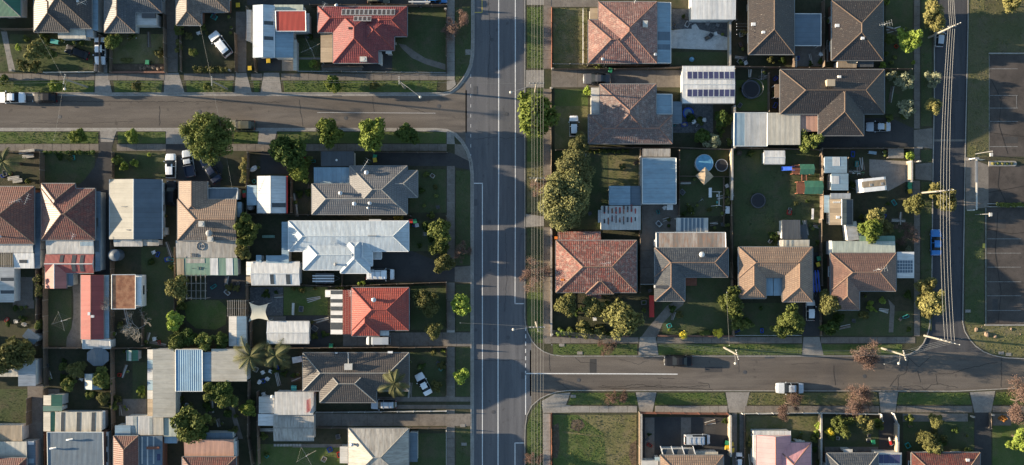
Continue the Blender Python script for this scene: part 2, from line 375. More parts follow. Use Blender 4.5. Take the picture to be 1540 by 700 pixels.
leaf('leaf_bright', (0.12,0.17,0.03), (0.18,0.21,0.045)); leaf('leaf_lime', (0.20,0.28,0.04), (0.27,0.32,0.07))
leaf('leaf_mid', (0.095,0.125,0.03), (0.15,0.165,0.045)); leaf('leaf_dark', (0.044,0.075,0.019), (0.081,0.112,0.025))
leaf('leaf_olive', (0.11,0.115,0.036), (0.165,0.155,0.055)); leaf('leaf_gum', (0.14,0.15,0.055), (0.21,0.20,0.085))
leaf('leaf_yellow', (0.165,0.16,0.05), (0.24,0.21,0.08)); leaf('leaf_gold', (0.525,0.375,0.050), (0.450,0.275,0.050))
leaf('leaf_red', (0.15,0.095,0.075), (0.20,0.13,0.105)); leaf('leaf_silver', (0.213,0.237,0.138), (0.312,0.312,0.200))
leaf('leaf_orange', (0.525,0.237,0.062), (0.413,0.188,0.062)); leaf('leaf_palm', (0.075,0.09,0.035), (0.13,0.12,0.055))
plain('gutter_grey', (0.22,0.22,0.21), 0.6, rv=0.3); plain('cable', (0.16,0.165,0.16), 0.6); plain('cable_bright', (0.3,0.3,0.29), 0.5)
ground('asphalt_patch', (0.058,0.055,0.053), (0.078,0.073,0.07), (0.05,0.047,0.046), s1=0.5, s2=2, bmp=0.25, fine=20)
tile('tile_ash', (0.20,0.115,0.095), (0.135,0.10,0.092), (0.40,0.34,0.30), 0.55)
tile('tile_cocoa', (0.19,0.10,0.07), (0.14,0.078,0.057), (0.27,0.18,0.13), 0.3, (0.08,0.05,0.04))
metal('metal_frost', (0.50,0.555,0.58), (0.26,0.26,0.26), 0.4)
# ================================================================ roofs and houses
def clip(poly, a, b, c):
    out = []
    for i in range(len(poly)):
        p, q = poly[i], poly[(i+1) % len(poly)]
        dp, dq = a*p[0]+b*p[1]+c, a*q[0]+b*q[1]+c
        if dp >= -1e-9: out.append(p)
        if (dp > 1e-9 and dq < -1e-9) or (dp < -1e-9 and dq > 1e-9):
            t = dp/(dp-dq); out.append((p[0]+(q[0]-p[0])*t, p[1]+(q[1]-p[1])*t))
    return out if len(out) >= 3 and abs(area(out)) > 1e-4 else []
def area(p): return 0.5*sum(p[i][0]*p[(i+1)%len(p)][1]-p[(i+1)%len(p)][0]*p[i][1] for i in range(len(p)))
def subtract(poly, hs):
    out, rem = [], poly
    for a, b, c in hs:
        o = clip(rem, -a, -b, -c)
        if o: out.append(o)
        rem = clip(rem, a, b, c)
        if not rem: break
    return out
class RoofForm:
    """union of equal-pitch hipped or gabled rectangles, given in world metres"""
    def __init__(s, rects, eave, pitch):
        s.e, s.t = eave, math.tan(R(pitch)); s.r = []
        for (x0, y0, x1, y1, g) in rects:
            pl = {}
            if 'L' not in g: pl['L'] = (s.t, 0, -s.t*x0)
            if 'R' not in g: pl['R'] = (-s.t, 0, s.t*x1)
            if 'B' not in g: pl['B'] = (0, s.t, -s.t*y0)
            if 'T' not in g: pl['T'] = (0, -s.t, s.t*y1)
            s.r.append((x0, y0, x1, y1, g, pl))
    def zi(s, i, x, y):
        x0, y0, x1, y1, g, pl = s.r[i]
        if x < x0-1e-6 or x > x1+1e-6 or y < y0-1e-6 or y > y1+1e-6: return -1
        return s.e+min(a*x+b*y+c for a, b, c in pl.values())
    def z(s, x, y): return max([s.zi(i, x, y) for i in range(len(s.r))]+[s.e])
    def faces(s):
        out = []
        for i, (x0, y0, x1, y1, g, pl) in enumerate(s.r):
            for k, (a, b, c) in pl.items():
                poly = [(x0,y0),(x1,y0),(x1,y1),(x0,y1)]
                for m, (a2, b2, c2) in pl.items():
                    if m != k and poly: poly = clip(poly, a2-a, b2-b, c2-c)
                if not poly: continue
                pcs = [poly]
                for j, (u0, v0, u1, v1, g2, pj) in enumerate(s.r):
                    if j == i: continue
                    ep = 1e-5 if j < i else -1e-5
                    hs = [(a3-a, b3-b, c3-c+ep) for a3, b3, c3 in pj.values()]
                    hs += [(1,0,-u0),(-1,0,u1),(0,1,-v0),(0,-1,v1)]
                    pcs = [q for p in pcs for q in subtract(p, hs)]
                for p in pcs: out.append((k, p, (a, b, c)))
        return out
    def ridges(s):
        segs = []
        for i, (x0, y0, x1, y1, g, pl) in enumerate(s.r):
            ks = list(pl)
            for ii, k in enumerate(ks):
                a, b, c = pl[k]; poly = [(x0,y0),(x1,y0),(x1,y1),(x0,y1)]
                for m in ks:
                    if m != k and poly: poly = clip(poly, pl[m][0]-a, pl[m][1]-b, pl[m][2]-c)
                for q in range(len(poly)):
                    p0, p1 = poly[q], poly[(q+1) % len(poly)]
                    for m in ks[ii+1:]:
                        a2, b2, c2 = pl[m]
                        if all(abs((a2-a)*p[0]+(b2-b)*p[1]+c2-c) < 1e-6 for p in (p0, p1)) and math.dist(p0, p1) > 0.3:
                            n = max(4, int(math.dist(p0, p1)/0.25)); run = None
                            for t in range(n+1):
                                x, y = p0[0]+(p1[0]-p0[0])*t/n, p0[1]+(p1[1]-p0[1])*t/n
                                zz = s.zi(i, x, y)
                                vis = all(zz >= s.zi(j, x, y)-(1e-4 if j < i else -1e-4) for j in range(len(s.r)) if j != i)
                                if vis and run is None: run = [(x, y, zz)]
                                elif vis: run = [run[0], (x, y, zz)]
                                elif run:
                                    if len(run) > 1: segs.append(run)
                                    run = None
                            if run and len(run) > 1: segs.append(run)
        return segs
    def edges(s):
        """exposed outline of the union: (side, fixed coordinate, from, to, gable?)"""
        out = []
        for i, (x0, y0, x1, y1, g, pl) in enumerate(s.r):
            for side, fx, lo, hi in (('L',x0,y0,y1),('R',x1,y0,y1),('B',y0,x0,x1),('T',y1,x0,x1)):
                iv = [(lo, hi)]
                for j, (u0, v0, u1, v1, g2, _) in enumerate(s.r):
                    if j == i: continue
                    d = -0.02 if side in 'LB' else 0.02
                    if side in 'LR': ins, a, b = (u0 < fx+d < u1) or (j < i and abs(fx-(u0 if side == 'L' else u1)) < 1e-6), v0, v1
                    else: ins, a, b = (v0 < fx+d < v1) or (j < i and abs(fx-(v0 if side == 'B' else v1)) < 1e-6), u0, u1
                    if ins: iv = [w for p, q in iv for w in ((p, min(q, a)), (max(p, b), q)) if w[1]-w[0] > 0.15]
                out += [(side, fx, p, q, side in g) for p, q in iv]
        return out

UNITS = {}
def unit(key, fn):
    if key not in UNITS: UNITS[key] = fn()
    return UNITS[key]
def window_meshes():
    f = MB(); w, h = 1.5, 1.15
    f.box(-w/2-0.07,-0.05,-0.09,w/2+0.07,0.05,0.0); f.box(-w/2-0.07,-0.05,h,w/2+0.07,0.05,h+0.07)
    f.box(-w/2-0.07,-0.05,0,-w/2,0.05,h); f.box(w/2,-0.05,0,w/2+0.07,0.05,h); f.box(-0.03,-0.04,0,0.03,0.04,h)
    f.box(-w/2-0.12,-0.13,-0.14,w/2+0.12,-0.05,-0.09)
    p = MB(); p.box(-w/2,-0.012,0,w/2,0.012,h)
    return f.mesh('window', 'frame_pale'), p.mesh('pane', 'glass')
def door_mesh():
    f = MB(); f.box(-0.45,-0.05,0,0.45,0.05,2.05); f.box(-0.53,-0.065,0,-0.45,0.03,2.1); f.box(0.45,-0.065,0,0.53,0.03,2.1); f.box(-0.3,-0.07,1.2,0.3,-0.05,1.85)
    return f.mesh('door', 'offwhite')
GZ = 0.12   # level of the lots above the road
class House:
    def __init__(s, name, label, cat, rects=None, roof='tile_red', ridge='ridge_red', wall='brick_wall', eave=3.0, pitch=24,
                 short=None, group=None, center=None, windows=True, inset=0.45, gutter='gutter_grey', under=None):
        s.n = 0; s.under = under
        if rects:
            cx = (rects[0][0]+rects[0][2])/2; cy = (rects[0][1]+rects[0][3])/2
        else: cx, cy = center
        s.c = (cx, cy); s.root = thing(name, cat, P3(cx, cy, 0)[:2]+(GZ,), label=label, group=group); s.p = Part(s.root); s.form = None
        if short: LAND.append((short, cx, cy))
        if not rects: return
        wr = []
        for r in rects:
            g = r[4] if len(r) > 4 else ''
            x0, y1 = P(r[0], r[1], eave); x1, y0 = P(r[2], r[3], eave); wr.append((x0, y0, x1, y1, g))
        s.form = F = RoofForm(wr, eave, pitch); s.eave = eave; s.gables(F, wall, roof)
        s.add_roof(F, roof, ridge, gutter)
        s.walls(F, wall, eave, inset, windows)
    def add_roof(s, F, roof, ridge, gutter):
        mb = MB(); cp = 1/math.cos(math.atan(F.t))
        for k, poly, (a, b, c) in F.faces():
            pts = [(x, y, F.e+a*x+b*y+c) for x, y in poly]
            if k in 'LR': uv = [(p[1], (p[0] if k == 'L' else -p[0])*cp) for p in pts]
            else: uv = [(p[0], (p[1] if k == 'B' else -p[1])*cp) for p in pts]
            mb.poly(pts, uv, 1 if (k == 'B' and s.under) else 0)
        for i, r in enumerate(F.r):
            z = F.e-0.10-0.004*i
            mb.poly([(r[0],r[1],z),(r[0],r[3],z),(r[2],r[3],z),(r[2],r[1],z)])
        ro = s.p.add(mb, 'roof', [roof, s.under] if s.under else roof)
        for a, b in F.ridges():
            t = MB(); t.tube([(a[0],a[1],a[2]+0.02),(b[0],b[1],b[2]+0.01)], 0.085, 6); s.p.add(t, 'ridge_cap', ridge, parent=ro)
        for side, fx, lo, hi, gab in F.edges():
            t = MB(); z = F.e
            w0, w1 = (-0.11, 0.02) if side in 'LB' else (-0.02, 0.11)
            if gab: continue
            if side in 'LR': t.box(fx+w0, lo, z-0.14, fx+w1, hi, z-0.015)
            else: t.box(lo, fx+w0, z-0.14, hi, fx+w1, z-0.015)
            s.p.add(t, 'gutter', gutter)
        s.roof_ob = ro
    def gables(s, F, wall, roof):
        for x0, y0, x1, y1, g, pl in F.r:
            for k in g:
                t = MB(); e = F.e-0.1
                if k in 'LR':
                    x = x0+0.06 if k == 'L' else x1-0.06; ym = (y0+y1)/2; zm = F.e+F.t*(y1-y0)/2-0.03
                    a = [(x, y0+.02, e), (x, y1-.02, e), (x, ym, zm)]; d = (0.05 if k == 'L' else -0.05, 0, 0)
                else:
                    y = y1-0.06 if k == 'T' else y0+0.06; xm = (x0+x1)/2; zm = F.e+F.t*(x1-x0)/2-0.03
                    a = [(x0+.02, y, e), (x1-.02, y, e), (xm, y, zm)]; d = (0, -0.05 if k == 'T' else 0.05, 0)
                b = [(p[0]+d[0], p[1]+d[1], p[2]) for p in a]
                t.poly(a); t.poly(b[::-1]); s.p.add(t, 'gable_end', wall)
    def walls(s, F, wall, eave, inset, windows):
        for i, (x0, y0, x1, y1, g, pl) in enumerate(F.r):
            d = inset+0.011*i; t = MB(); t.box(x0+d, y0+d, GZ, x1-d, y1-d, eave-0.12-0.004*i); s.p.add(t, 'wall', wall)
        if not windows: return
        wf, wp = unit('win', window_meshes); dm = unit('door', door_mesh); nw = 0; door = False
        for side, fx, lo, hi, gab in sorted(F.edges(), key=lambda e: e[2]-e[3]):
            L = hi-lo-2*inset
            if L < 2.2 or nw >= 9: continue
            n = max(1, int(L/4.2)); rz = {'B': 0, 'R': math.pi/2, 'T': math.pi, 'L': -math.pi/2}[side]
            for q in range(n):
                c = lo+inset+L*(q+0.5)/n; nw += 1
                f = fx+(inset-0.03 if side in 'LB' else -inset+0.03)
                loc = (f, c) if side in 'LR' else (c, f)
                if not door and n > 1 and q == n//2:
                    s.p.inst('door', dm, loc+(GZ,), rz); door = True; continue
                w = s.p.inst('window', wf, loc+(GZ+1.0,), rz)
                pn = bpy.data.objects.new('pane', wp); COL.objects.link(pn); pn.parent = w
    # ---- attachments, given by their outline in the photo
    def skillion(s, x0, y0, x1, y1, mat, h=2.45, high='T', rise=0.35, open_=False, wall='weatherboard', panels=(), pmat='polycarb', name='lean_to_roof', trim=None, rot=0, skirt=True):
        X0, Y1 = P(x0, y0, h+rise/2); X1, Y0 = P(x1, y1, h+rise/2); cx, cy = (X0+X1)/2, (Y0+Y1)/2; ca, sa = math.cos(R(rot)), math.sin(R(rot))
        def rt(p): 
            dx, dy = p[0]-cx, p[1]-cy; return (cx+dx*ca-dy*sa, cy+dx*sa+dy*ca)+tuple(p[2:])
        def zf(x, y):
            if high == 'T': return h+rise*(y-Y0)/(Y1-Y0)
            if high == 'B': return h+rise*(Y1-y)/(Y1-Y0)
            if high == 'L': return h+rise*(X1-x)/(X1-X0)
            return h+rise*(x-X0)/(X1-X0)
        c = [(X0,Y0),(X1,Y0),(X1,Y1),(X0,Y1)]
        mb = MB(); top = [p+(zf(*p),) for p in c]; bot = [p+(zf(*p)-0.07,) for p in c]
        uvt = [((p[0], p[1]) if high in 'TB' else (p[1], p[0])) for p in c]
        mb.poly([rt(p) for p in top], uvt); mb.poly([rt(p) for p in bot[::-1]])
        for i in range(4): j = (i+1) % 4; mb.poly([rt(bot[i]), rt(bot[j]), rt(top[j]), rt(top[i])])
        r = s.p.add(mb, name, mat); s.n += 1
        if trim:
            t = MB(); w = 0.07
            for i in range(4):
                j = (i+1) % 4; a, b = top[i], top[j]
                t.tube([rt((a[0],a[1],a[2]+0.01)), rt((b[0],b[1],b[2]+0.01))], w, 4)
            s.p.add(t, 'fascia', trim, parent=r)
        for q in panels:
            qx0, qy1 = P(q[0], q[1], h+rise/2); qx1, qy0 = P(q[2], q[3], h+rise/2)
            qx0, qx1, qy0, qy1 = max(qx0,X0+.02), min(qx1,X1-.02), max(qy0,Y0+.02), min(qy1,Y1-.02)
            t = MB(); cc = [(qx0,qy0),(qx1,qy0),(qx1,qy1),(qx0,qy1)]
            t.hexa([rt(p+(zf(*p)-0.02,)) for p in cc], [rt(p+(zf(*p)+0.025,)) for p in cc]); s.p.add(t, 'clear_panel' if pmat.startswith('poly') else 'panel', q[4] if len(q) > 4 else pmat, parent=r)
        if open_:
            pts = [(X0+.15,Y0+.15),(X1-.15,Y0+.15),(X1-.15,Y1-.15),(X0+.15,Y1-.15)]
            if X1-X0 > 4.5: pts += [(cx,Y0+.15),(cx,Y1-.15)]
            if Y1-Y0 > 4.5: pts += [(X0+.15,cy),(X1-.15,cy)]
            for p in pts:
                t = MB(); a = rt(p); t.box(a[0]-.05,a[1]-.05,GZ,a[0]+.05,a[1]+.05,zf(*p)-0.08); s.p.add(t, 'post', 'frame_pale')
        elif skirt:
            d = 0.12+0.006*(s.n % 5); cc = [(X0+d,Y0+d),(X1-d,Y0+d),(X1-d,Y1-d),(X0+d,Y1-d)]
            t = MB(); t.hexa([rt(p+(GZ,)) for p in cc], [rt(p+(zf(*p)-0.09,)) for p in cc]); s.p.add(t, 'wall', wall)
        s.sk = (rt, zf); return r
    def gable(s, x0, y0, x1, y1, axis, mat, ridge='frame_pale', h=2.3, pitch=14, wall='weatherboard', panels=(), pmat='polycarb', hip=False):
        """an extra gabled roof; axis = direction of its ridge"""
        X0, Y1 = P(x0, y0, h); X1, Y0 = P(x1, y1, h); g = '' if hip else ('TB' if axis == 'y' else 'LR')
        F = RoofForm([(X0,Y0,X1,Y1,g)], h, pitch); s.gables(F, wall, mat); s.add_roof(F, mat, ridge, 'gutter_grey')
        t = MB(); t.box(X0+.2,Y0+.2,GZ,X1-.2,Y1-.2,h-0.12); s.p.add(t, 'wall', wall)
        s.strips(F, panels, pmat)
        if s.form is None: s.form = F
        return F
    def strips(s, F, panels, pmat='polycarb'):
        for q in panels:
            hm = F.e+0.5; a = P(q[0], q[1], hm); b = P(q[2], q[3], hm); x0, x1, y0, y1 = a[0], b[0], b[1], a[1]
            # keep the panel on one slope: corners follow the slope at the centre
            cx, cy = (x0+x1)/2, (y0+y1)/2; e = 0.02
            z0 = F.z(cx, cy); gx = (F.z(cx+e, cy)-z0)/e; gy = (F.z(cx, cy+e)-z0)/e
            zz = lambda x, y: z0+gx*(x-cx)+gy*(y-cy)
            cc = [(x0,y0),(x1,y0),(x1,y1),(x0,y1)]; t = MB()
            t.hexa([p+(zz(*p)-0.03,) for p in cc], [p+(zz(*p)+0.04,) for p in cc]); s.p.add(t, 'clear_panel', q[4] if len(q) > 4 else pmat, parent=s.roof_ob)
    def on(s, px, py, F=None):
        F = F or s.form; h = F.e+0.8
        for _ in range(5): x, y = P(px, py, h); h = F.z(x, y)
        return (x, y, h)
    def solar(s, x0, y0, x1, y1, nx, ny, F=None, mat='solar', gap=0.04):
        a = s.on(x0, y0, F); b = s.on(x1, y1, F); F = F or s.form
        cx, cy = (a[0]+b[0])/2, (a[1]+b[1])/2; e = 0.02; z0 = F.z(cx, cy)
        gx = (F.z(cx+e, cy)-z0)/e; gy = (F.z(cx, cy+e)-z0)/e
        z = lambda x, y, d: z0+gx*(x-cx)+gy*(y-cy)+d
        w, hh = (b[0]-a[0])/nx, (a[1]-b[1])/ny
        for j in range(ny):
            for i in range(nx):
                u0, v1 = a[0]+i*w+gap, a[1]-j*hh-gap; u1, v0 = u0+w-2*gap, v1-hh+2*gap
                cc = [(u0,v0),(u1,v0),(u1,v1),(u0,v1)]; t = MB()
                t.hexa([p+(z(*p,0.06),) for p in cc], [p+(z(*p,0.12),) for p in cc], 1)
                d = 0.06; cc = [(u0+d,v0+d),(u1-d,v0+d),(u1-d,v1-d),(u0+d,v1-d)]
                t.hexa([p+(z(*p,0.11),) for p in cc], [p+(z(*p,0.126),) for p in cc], 0)
                s.p.add(t, 'solar_panel', [mat, 'frame_pale'])
    def chimney(s, px, py, w=0.9, d=0.7, h=1.1, mat='brick_wall', pots=1):
        x, y, z = s.on(px, py); t = MB()
        t.box(x-w/2,y-d/2,z-0.6,x+w/2,y+d/2,z+h-0.12); t.box(x-w/2-.05,y-d/2-.05,z+h-0.12,x+w/2+.05,y+d/2+.05,z+h)
        c = s.p.add(t, 'chimney', mat)
        for i in range(pots):
            t = MB(); t.cyl(x-0.2+0.4*i if pots > 1 else x, y, z+h, z+h+0.3, 0.13, 8); s.p.add(t, 'chimney_pot', 'grey', parent=c)
    def vent(s, px, py, r=0.14, h=0.5, mat='steel', cap=True):
        x, y, z = s.on(px, py); t = MB(); t.cyl(x, y, z-0.1, z+h, r, 10)
        if cap: t.dome(x, y, z+h, r*1.9, r*1.9, r*1.2, 10, 3)
        s.p.add(t, 'roof_vent', mat)
    def antenna(s, px, py, rz=0.4, L=1.6, h=1.8):
        x, y, z = s.on(px, py); t = MB(); t.tube([(x,y,z-0.1),(x,y,z+h)], 0.03, 5)
        ca, sa = math.cos(rz), math.sin(rz); t.tube([(x-ca*L/2,y-sa*L/2,z+h-.1),(x+ca*L/2,y+sa*L/2,z+h-.1)], 0.018, 4)
        for i in range(6):
            q = -L/2+L*i/5; w = 0.2+0.07*i; ax, ay = x+ca*q, y+sa*q
            t.tube([(ax+sa*w,ay-ca*w,z+h-.1),(ax-sa*w,ay+ca*w,z+h-.1)], 0.012, 3)
        s.p.add(t, 'antenna', 'frame_pale')
    def aircon(s, px, py, w=1.1, d=0.8, h=0.55, ground_=False, hz=None):
        if ground_: x, y = P(px, py, 0.5); z = GZ
        elif hz: x, y = P(px, py, hz); z = hz
        else: x, y, z = s.on(px, py)
        t = MB(); t.box(x-w/2,y-d/2,z-0.12 if not ground_ else z,x+w/2,y+d/2,z+h); t.cyl(x, y, z+h, z+h+0.03, min(w,d)*0.36, 12)
        s.p.add(t, 'cooler_unit', 'offwhite')
    def hatch(s, px, py, w=0.6, d=0.5, mat='white'):
        x, y, z = s.on(px, py); t = MB(); t.box(x-w/2,y-d/2,z-0.2,x+w/2,y+d/2,z+0.22); s.p.add(t, 'skylight', mat)
    def pergola(s, x0, y0, x1, y1, nx, ny, mat='timber_grey', h=2.4, slat=0.09):
        X0, Y1 = P(x0, y0, h); X1, Y0 = P(x1, y1, h)
        for x in (X0,X1):
            for y in (Y0,Y1): t = MB(); t.box(x-.06,y-.06,GZ,x+.06,y+.06,h-.1); s.p.add(t, 'post', mat)
        for i in range(nx): x = X0+(X1-X0)*i/(nx-1); t = MB(); t.box(x-slat/2,Y0-.2,h,x+slat/2,Y1+.2,h+.12); s.p.add(t, 'rafter', mat)
        for i in range(ny): y = Y0+(Y1-Y0)*i/(ny-1); t = MB(); t.box(X0-.2,y-slat/2,h-.124,X1+.2,y+slat/2,h-.004); s.p.add(t, 'beam', mat)
def Shed(name, label, cat, px, short=None, group=None): return House(name, label, cat, center=px, short=short, group=group)

# ================================================================ plants
def leafcloud(name, mat, r, h, n, ls, seed, clumps=26, shape='round', z0=0.0, squash=1.0, rough=0.32, flat=0.35, crs=1):
    """crown: leaf-sized faces in uneven clumps through an ellipsoid"""
    g = np.random.default_rng(seed)
    if shape == 'box':
        cc = g.uniform(-1, 1, (clumps, 3)); cc *= (1, 1, 1)
        c = np.stack([cc[:,0]*(r-.3), cc[:,1]*max(.05, squash/.85-.3), z0+(cc[:,2]*0.5+0.5)*h*0.85], 1); cr = g.uniform(0.25, 0.42, clumps)
    else:
        d = g.normal(size=(clumps, 3)); d /= np.linalg.norm(d, axis=1)[:,None]; q = g.uniform(0.25, 0.82, clumps)**0.6
        lob = 1+rough*np.sin(3*np.arctan2(d[:,1], d[:,0])+g.uniform(0, 6))+g.uniform(-rough, rough, clumps)*0.7
        c = d*q[:,None]*lob[:,None]; c[:,0] *= r*0.85; c[:,1] *= r*0.85; c[:,2] = z0+h/2+c[:,2]*h*0.42
        if shape == 'cone':
            k = 1-np.clip((c[:,2]-z0)/h, 0, 1)*0.75; c[:,0] *= k; c[:,1] *= k
        cr = g.uniform(0.2, 0.42, clumps)*r*crs; c[:,:2] *= 1.08/max(1e-6, np.percentile(np.hypot(c[:,0], c[:,1])+cr*.8, 97))*r
    w = cr**2; idx = g.choice(clumps, n, p=w/w.sum())
    d = g.normal(size=(n, 3)); d /= np.linalg.norm(d, axis=1)[:,None]; d[:,2] = np.abs(d[:,2])*0.95-0.25*(d[:,2] < -0.6)
    p = c[idx]+d*(cr[idx]*g.uniform(0.55, 1.05, n))[:,None]*np.array([1, 1, 0.8]); p[:,2] = np.maximum(p[:,2], 0.05)
    nrm = d+g.normal(size=(n, 3))*0.55; nrm[:,2] += flat; nrm /= np.linalg.norm(nrm, axis=1)[:,None]
    a = np.cross(nrm, g.normal(size=(n, 3))); a /= np.linalg.norm(a, axis=1)[:,None]; b = np.cross(nrm, a)
    s = ls*g.uniform(0.6, 1.3, n)[:,None]
    v = np.stack([p-a*s*0.9, p-b*s*0.55, p+a*s, p+b*s*0.55], 1).reshape(-1, 3)
    return rawmesh(name, v, np.arange(4*n).reshape(n, 4), mat), c, cr
def rawmesh(name, v, f, mat):
    me = bpy.data.meshes.new(name); me.vertices.add(len(v)); me.vertices.foreach_set('co', np.asarray(v, np.float32).ravel())
    n, k = f.shape; me.loops.add(n*k); me.loops.foreach_set('vertex_index', f.astype(np.int32).ravel())
    me.polygons.add(n); me.polygons.foreach_set('loop_start', np.arange(0, n*k, k, dtype=np.int32)); me.polygons.foreach_set('loop_total', np.full(n, k, np.int32))
    me.materials.append(MATS[mat]); me.update(calc_edges=True); return me
def trunkmesh(r, h, z0, cl, mat='bark', tr=0.16, nb=7):
    t = MB(); top = z0+h*0.35; t.tube([(0,0,0),(0.05*r,0.03*r,top*0.55),(0,0,top)], [tr*1.25, tr*0.9, tr*0.7], 7)
    order = list(range(len(cl)))[:nb]
    for i in order:
        c = cl[i]; t.tube([(0,0,top*0.8),(c[0]*0.45,c[1]*0.45,top*0.8+(c[2]-top*0.8)*0.6),(c[0],c[1],c[2])], [tr*0.5, tr*0.35, tr*0.12], 5)
    return t.mesh('trunk', mat)
TREES = {}
# kind: (leaf material, leaves, leaf size, clumps, height/radius, clear trunk, shape, look)
TK = dict(bright=('leaf_bright', 5200, .09, 40, 1.7, .5, 'round', 'bright green round tree'), lime=('leaf_lime', 2600, .12, 24, 1.6, .5, 'round', 'lime green leafy tree'),
    mid=('leaf_mid', 4600, .09, 34, 1.6, .5, 'round', 'mid green bushy tree'), dark=('leaf_dark', 4600, .09, 34, 1.6, .5, 'round', 'dark green dense tree'),
    olive=('leaf_olive', 4200, .09, 34, 1.6, .5, 'round', 'olive green tree'), gum=('leaf_gum', 11000, .052, 60, 1.5, .6, 'round', 'grey green gum tree'),
    yellow=('leaf_yellow', 3800, .09, 34, 1.6, .5, 'round', 'yellow green tree'), silver=('leaf_silver', 1500, .10, 26, 1.4, .3, 'round', 'silvery sparse shrub'),
    gold=('leaf_gold', 1600, .11, 14, 1.3, .1, 'round', 'golden yellow shrub'), orange=('leaf_orange', 1200, .12, 12, 1.3, .1, 'round', 'orange leaved shrub'),
    big=('leaf_mid', 16000, .045, 150, 1.45, .5, 'round', 'large dark green dome tree'), cone=('leaf_olive', 5000, .085, 40, 1.9, .2, 'cone', 'upright conifer'),
    shrub=('leaf_mid', 1300, .15, 12, 1.2, .0, 'round', 'small green shrub'), limeshrub=('leaf_lime', 1200, .15, 12, 1.2, .0, 'round', 'small lime green shrub'),
    oliveshrub=('leaf_olive', 1500, .14, 14, 1.2, .0, 'round', 'olive green shrub'), darkshrub=('leaf_dark', 1400, .15, 13, 1.1, .0, 'round', 'dark green shrub'),
    ball=('yellow', 900, .10, 40, 1.5, .0, 'round', 'clipped yellow ball shrub'))
def tree(kind, px, py, rpx, look=None, hs=1.28, sq=1.0, var=None, cat=None):
    m, n, ls, cl, hr, z0, shp, lk = TK[kind]
    if var is None: var = rnd.randrange(3 if kind not in ('big', 'gum') else 2)
    key = (kind, var)
    if key not in TREES:
        cm, c, cr = leafcloud('crown', m, 1.0, hr-z0*0.5, n, ls, sum(map(ord, kind))*7+var, cl, shp, z0*0.5, rough={'big': .05, 'gum': .18, 'ball': .03}.get(kind, .22), crs=.6 if kind == 'big' else 1)
        TREES[key] = (cm, trunkmesh(1.0, hr, z0*0.5, c, 'bark_pale' if kind == 'gum' else 'bark', 0.06 if z0 > .2 else 0.03), hr)
    cm, tm, hr = TREES[key]; r = rpx/S*(1.07 if rpx > 11 else 1.0); hh = hr*r*hs*0.55
    x, y = P(px, py, hh); small = z0 < 0.15
    o = thing('shrub' if small else 'tree', cat or ('shrub' if small else 'tree'), (x, y, GZ), look=look or (('small ' if rpx < 10 and not small else '')+lk), px=(px, py),
              group='garden shrubs' if small else 'street and garden trees', rz=rnd.uniform(0, 6.28))
    o.scale = (r, r*sq, r*hs)
    c = link('crown', cm, o); link('trunk', tm, o); return o
BARE = {}
def baremesh(seed, r0=.062, mx=4):
    g = random.Random(seed); t = MB(); tips = []
    def grow(p, d, L, r, lv):
        q = p+d*L; t.tube([p, q], [r, r*0.72], 5 if lv < 2 else 3, cap=False)
        if lv >= mx: tips.append(q); return
        for k in range(3 if lv else 6):
            nd = (d*(0.75 if lv else 0.35)+Vector((g.gauss(0,1), g.gauss(0,1), g.gauss(0,0.55)+0.25))*0.5).normalized()
            grow(q, nd, L*g.uniform(0.6, 0.9), r*0.66, lv+1)
        if lv > 1: tips.append(q)
    grow(Vector((0,0,0)), Vector((0,0,1)), 0.42, r0, 0)
    rr = sorted(math.hypot(q.x, q.y) for q in tips)[int(len(tips)*.86)]
    t.v = [(v[0]/rr, v[1]/rr, v[2]/rr) for v in t.v]; tips = [q/rr for q in tips]
    return t, tips
def bare(px, py, rpx, kind='grey', look=None, hs=1.0):
    v = rnd.randrange(2); key = (kind, v)
    if key not in BARE:
        t, tips = baremesh(11+v*5+len(kind), *((.026, 5) if kind == 'grey' else (.05, 4))); tm = t.mesh('branches', {'grey': 'bark_pale', 'red': 'bark', 'brown': 'bark'}[kind]); lm = None
        if kind != 'grey':
            gg = np.random.default_rng(v+3); n = 7500 if kind == 'red' else 4500; tp = np.array([tuple(q) for q in tips]); p = tp[gg.integers(0, len(tp), n)]+gg.normal(size=(n, 3))*0.09
            a = gg.normal(size=(n, 3)); a /= np.linalg.norm(a, axis=1)[:,None]; b = np.cross(a, gg.normal(size=(n, 3))); b /= np.linalg.norm(b, axis=1)[:,None]; s = 0.03
            lm = rawmesh('leaves', np.stack([p-a*s, p-b*s*.6, p+a*s, p+b*s*.6], 1).reshape(-1, 3), np.arange(4*n).reshape(n, 4), 'leaf_red')
        BARE[key] = (tm, lm)
    tm, lm = BARE[key]; r = rpx/S*1.05; x, y = P(px, py, r*0.9)
    o = thing('tree', 'tree', (x, y, GZ), look=look or {'grey': 'bare pale branched tree', 'red': 'reddish half bare tree', 'brown': 'nearly leafless brown tree'}[kind], px=(px, py), group='street and garden trees', rz=rnd.uniform(0, 6.28))
    o.scale = (r, r, r*hs); link('branches', tm, o)
    if lm: link('crown', lm, o)
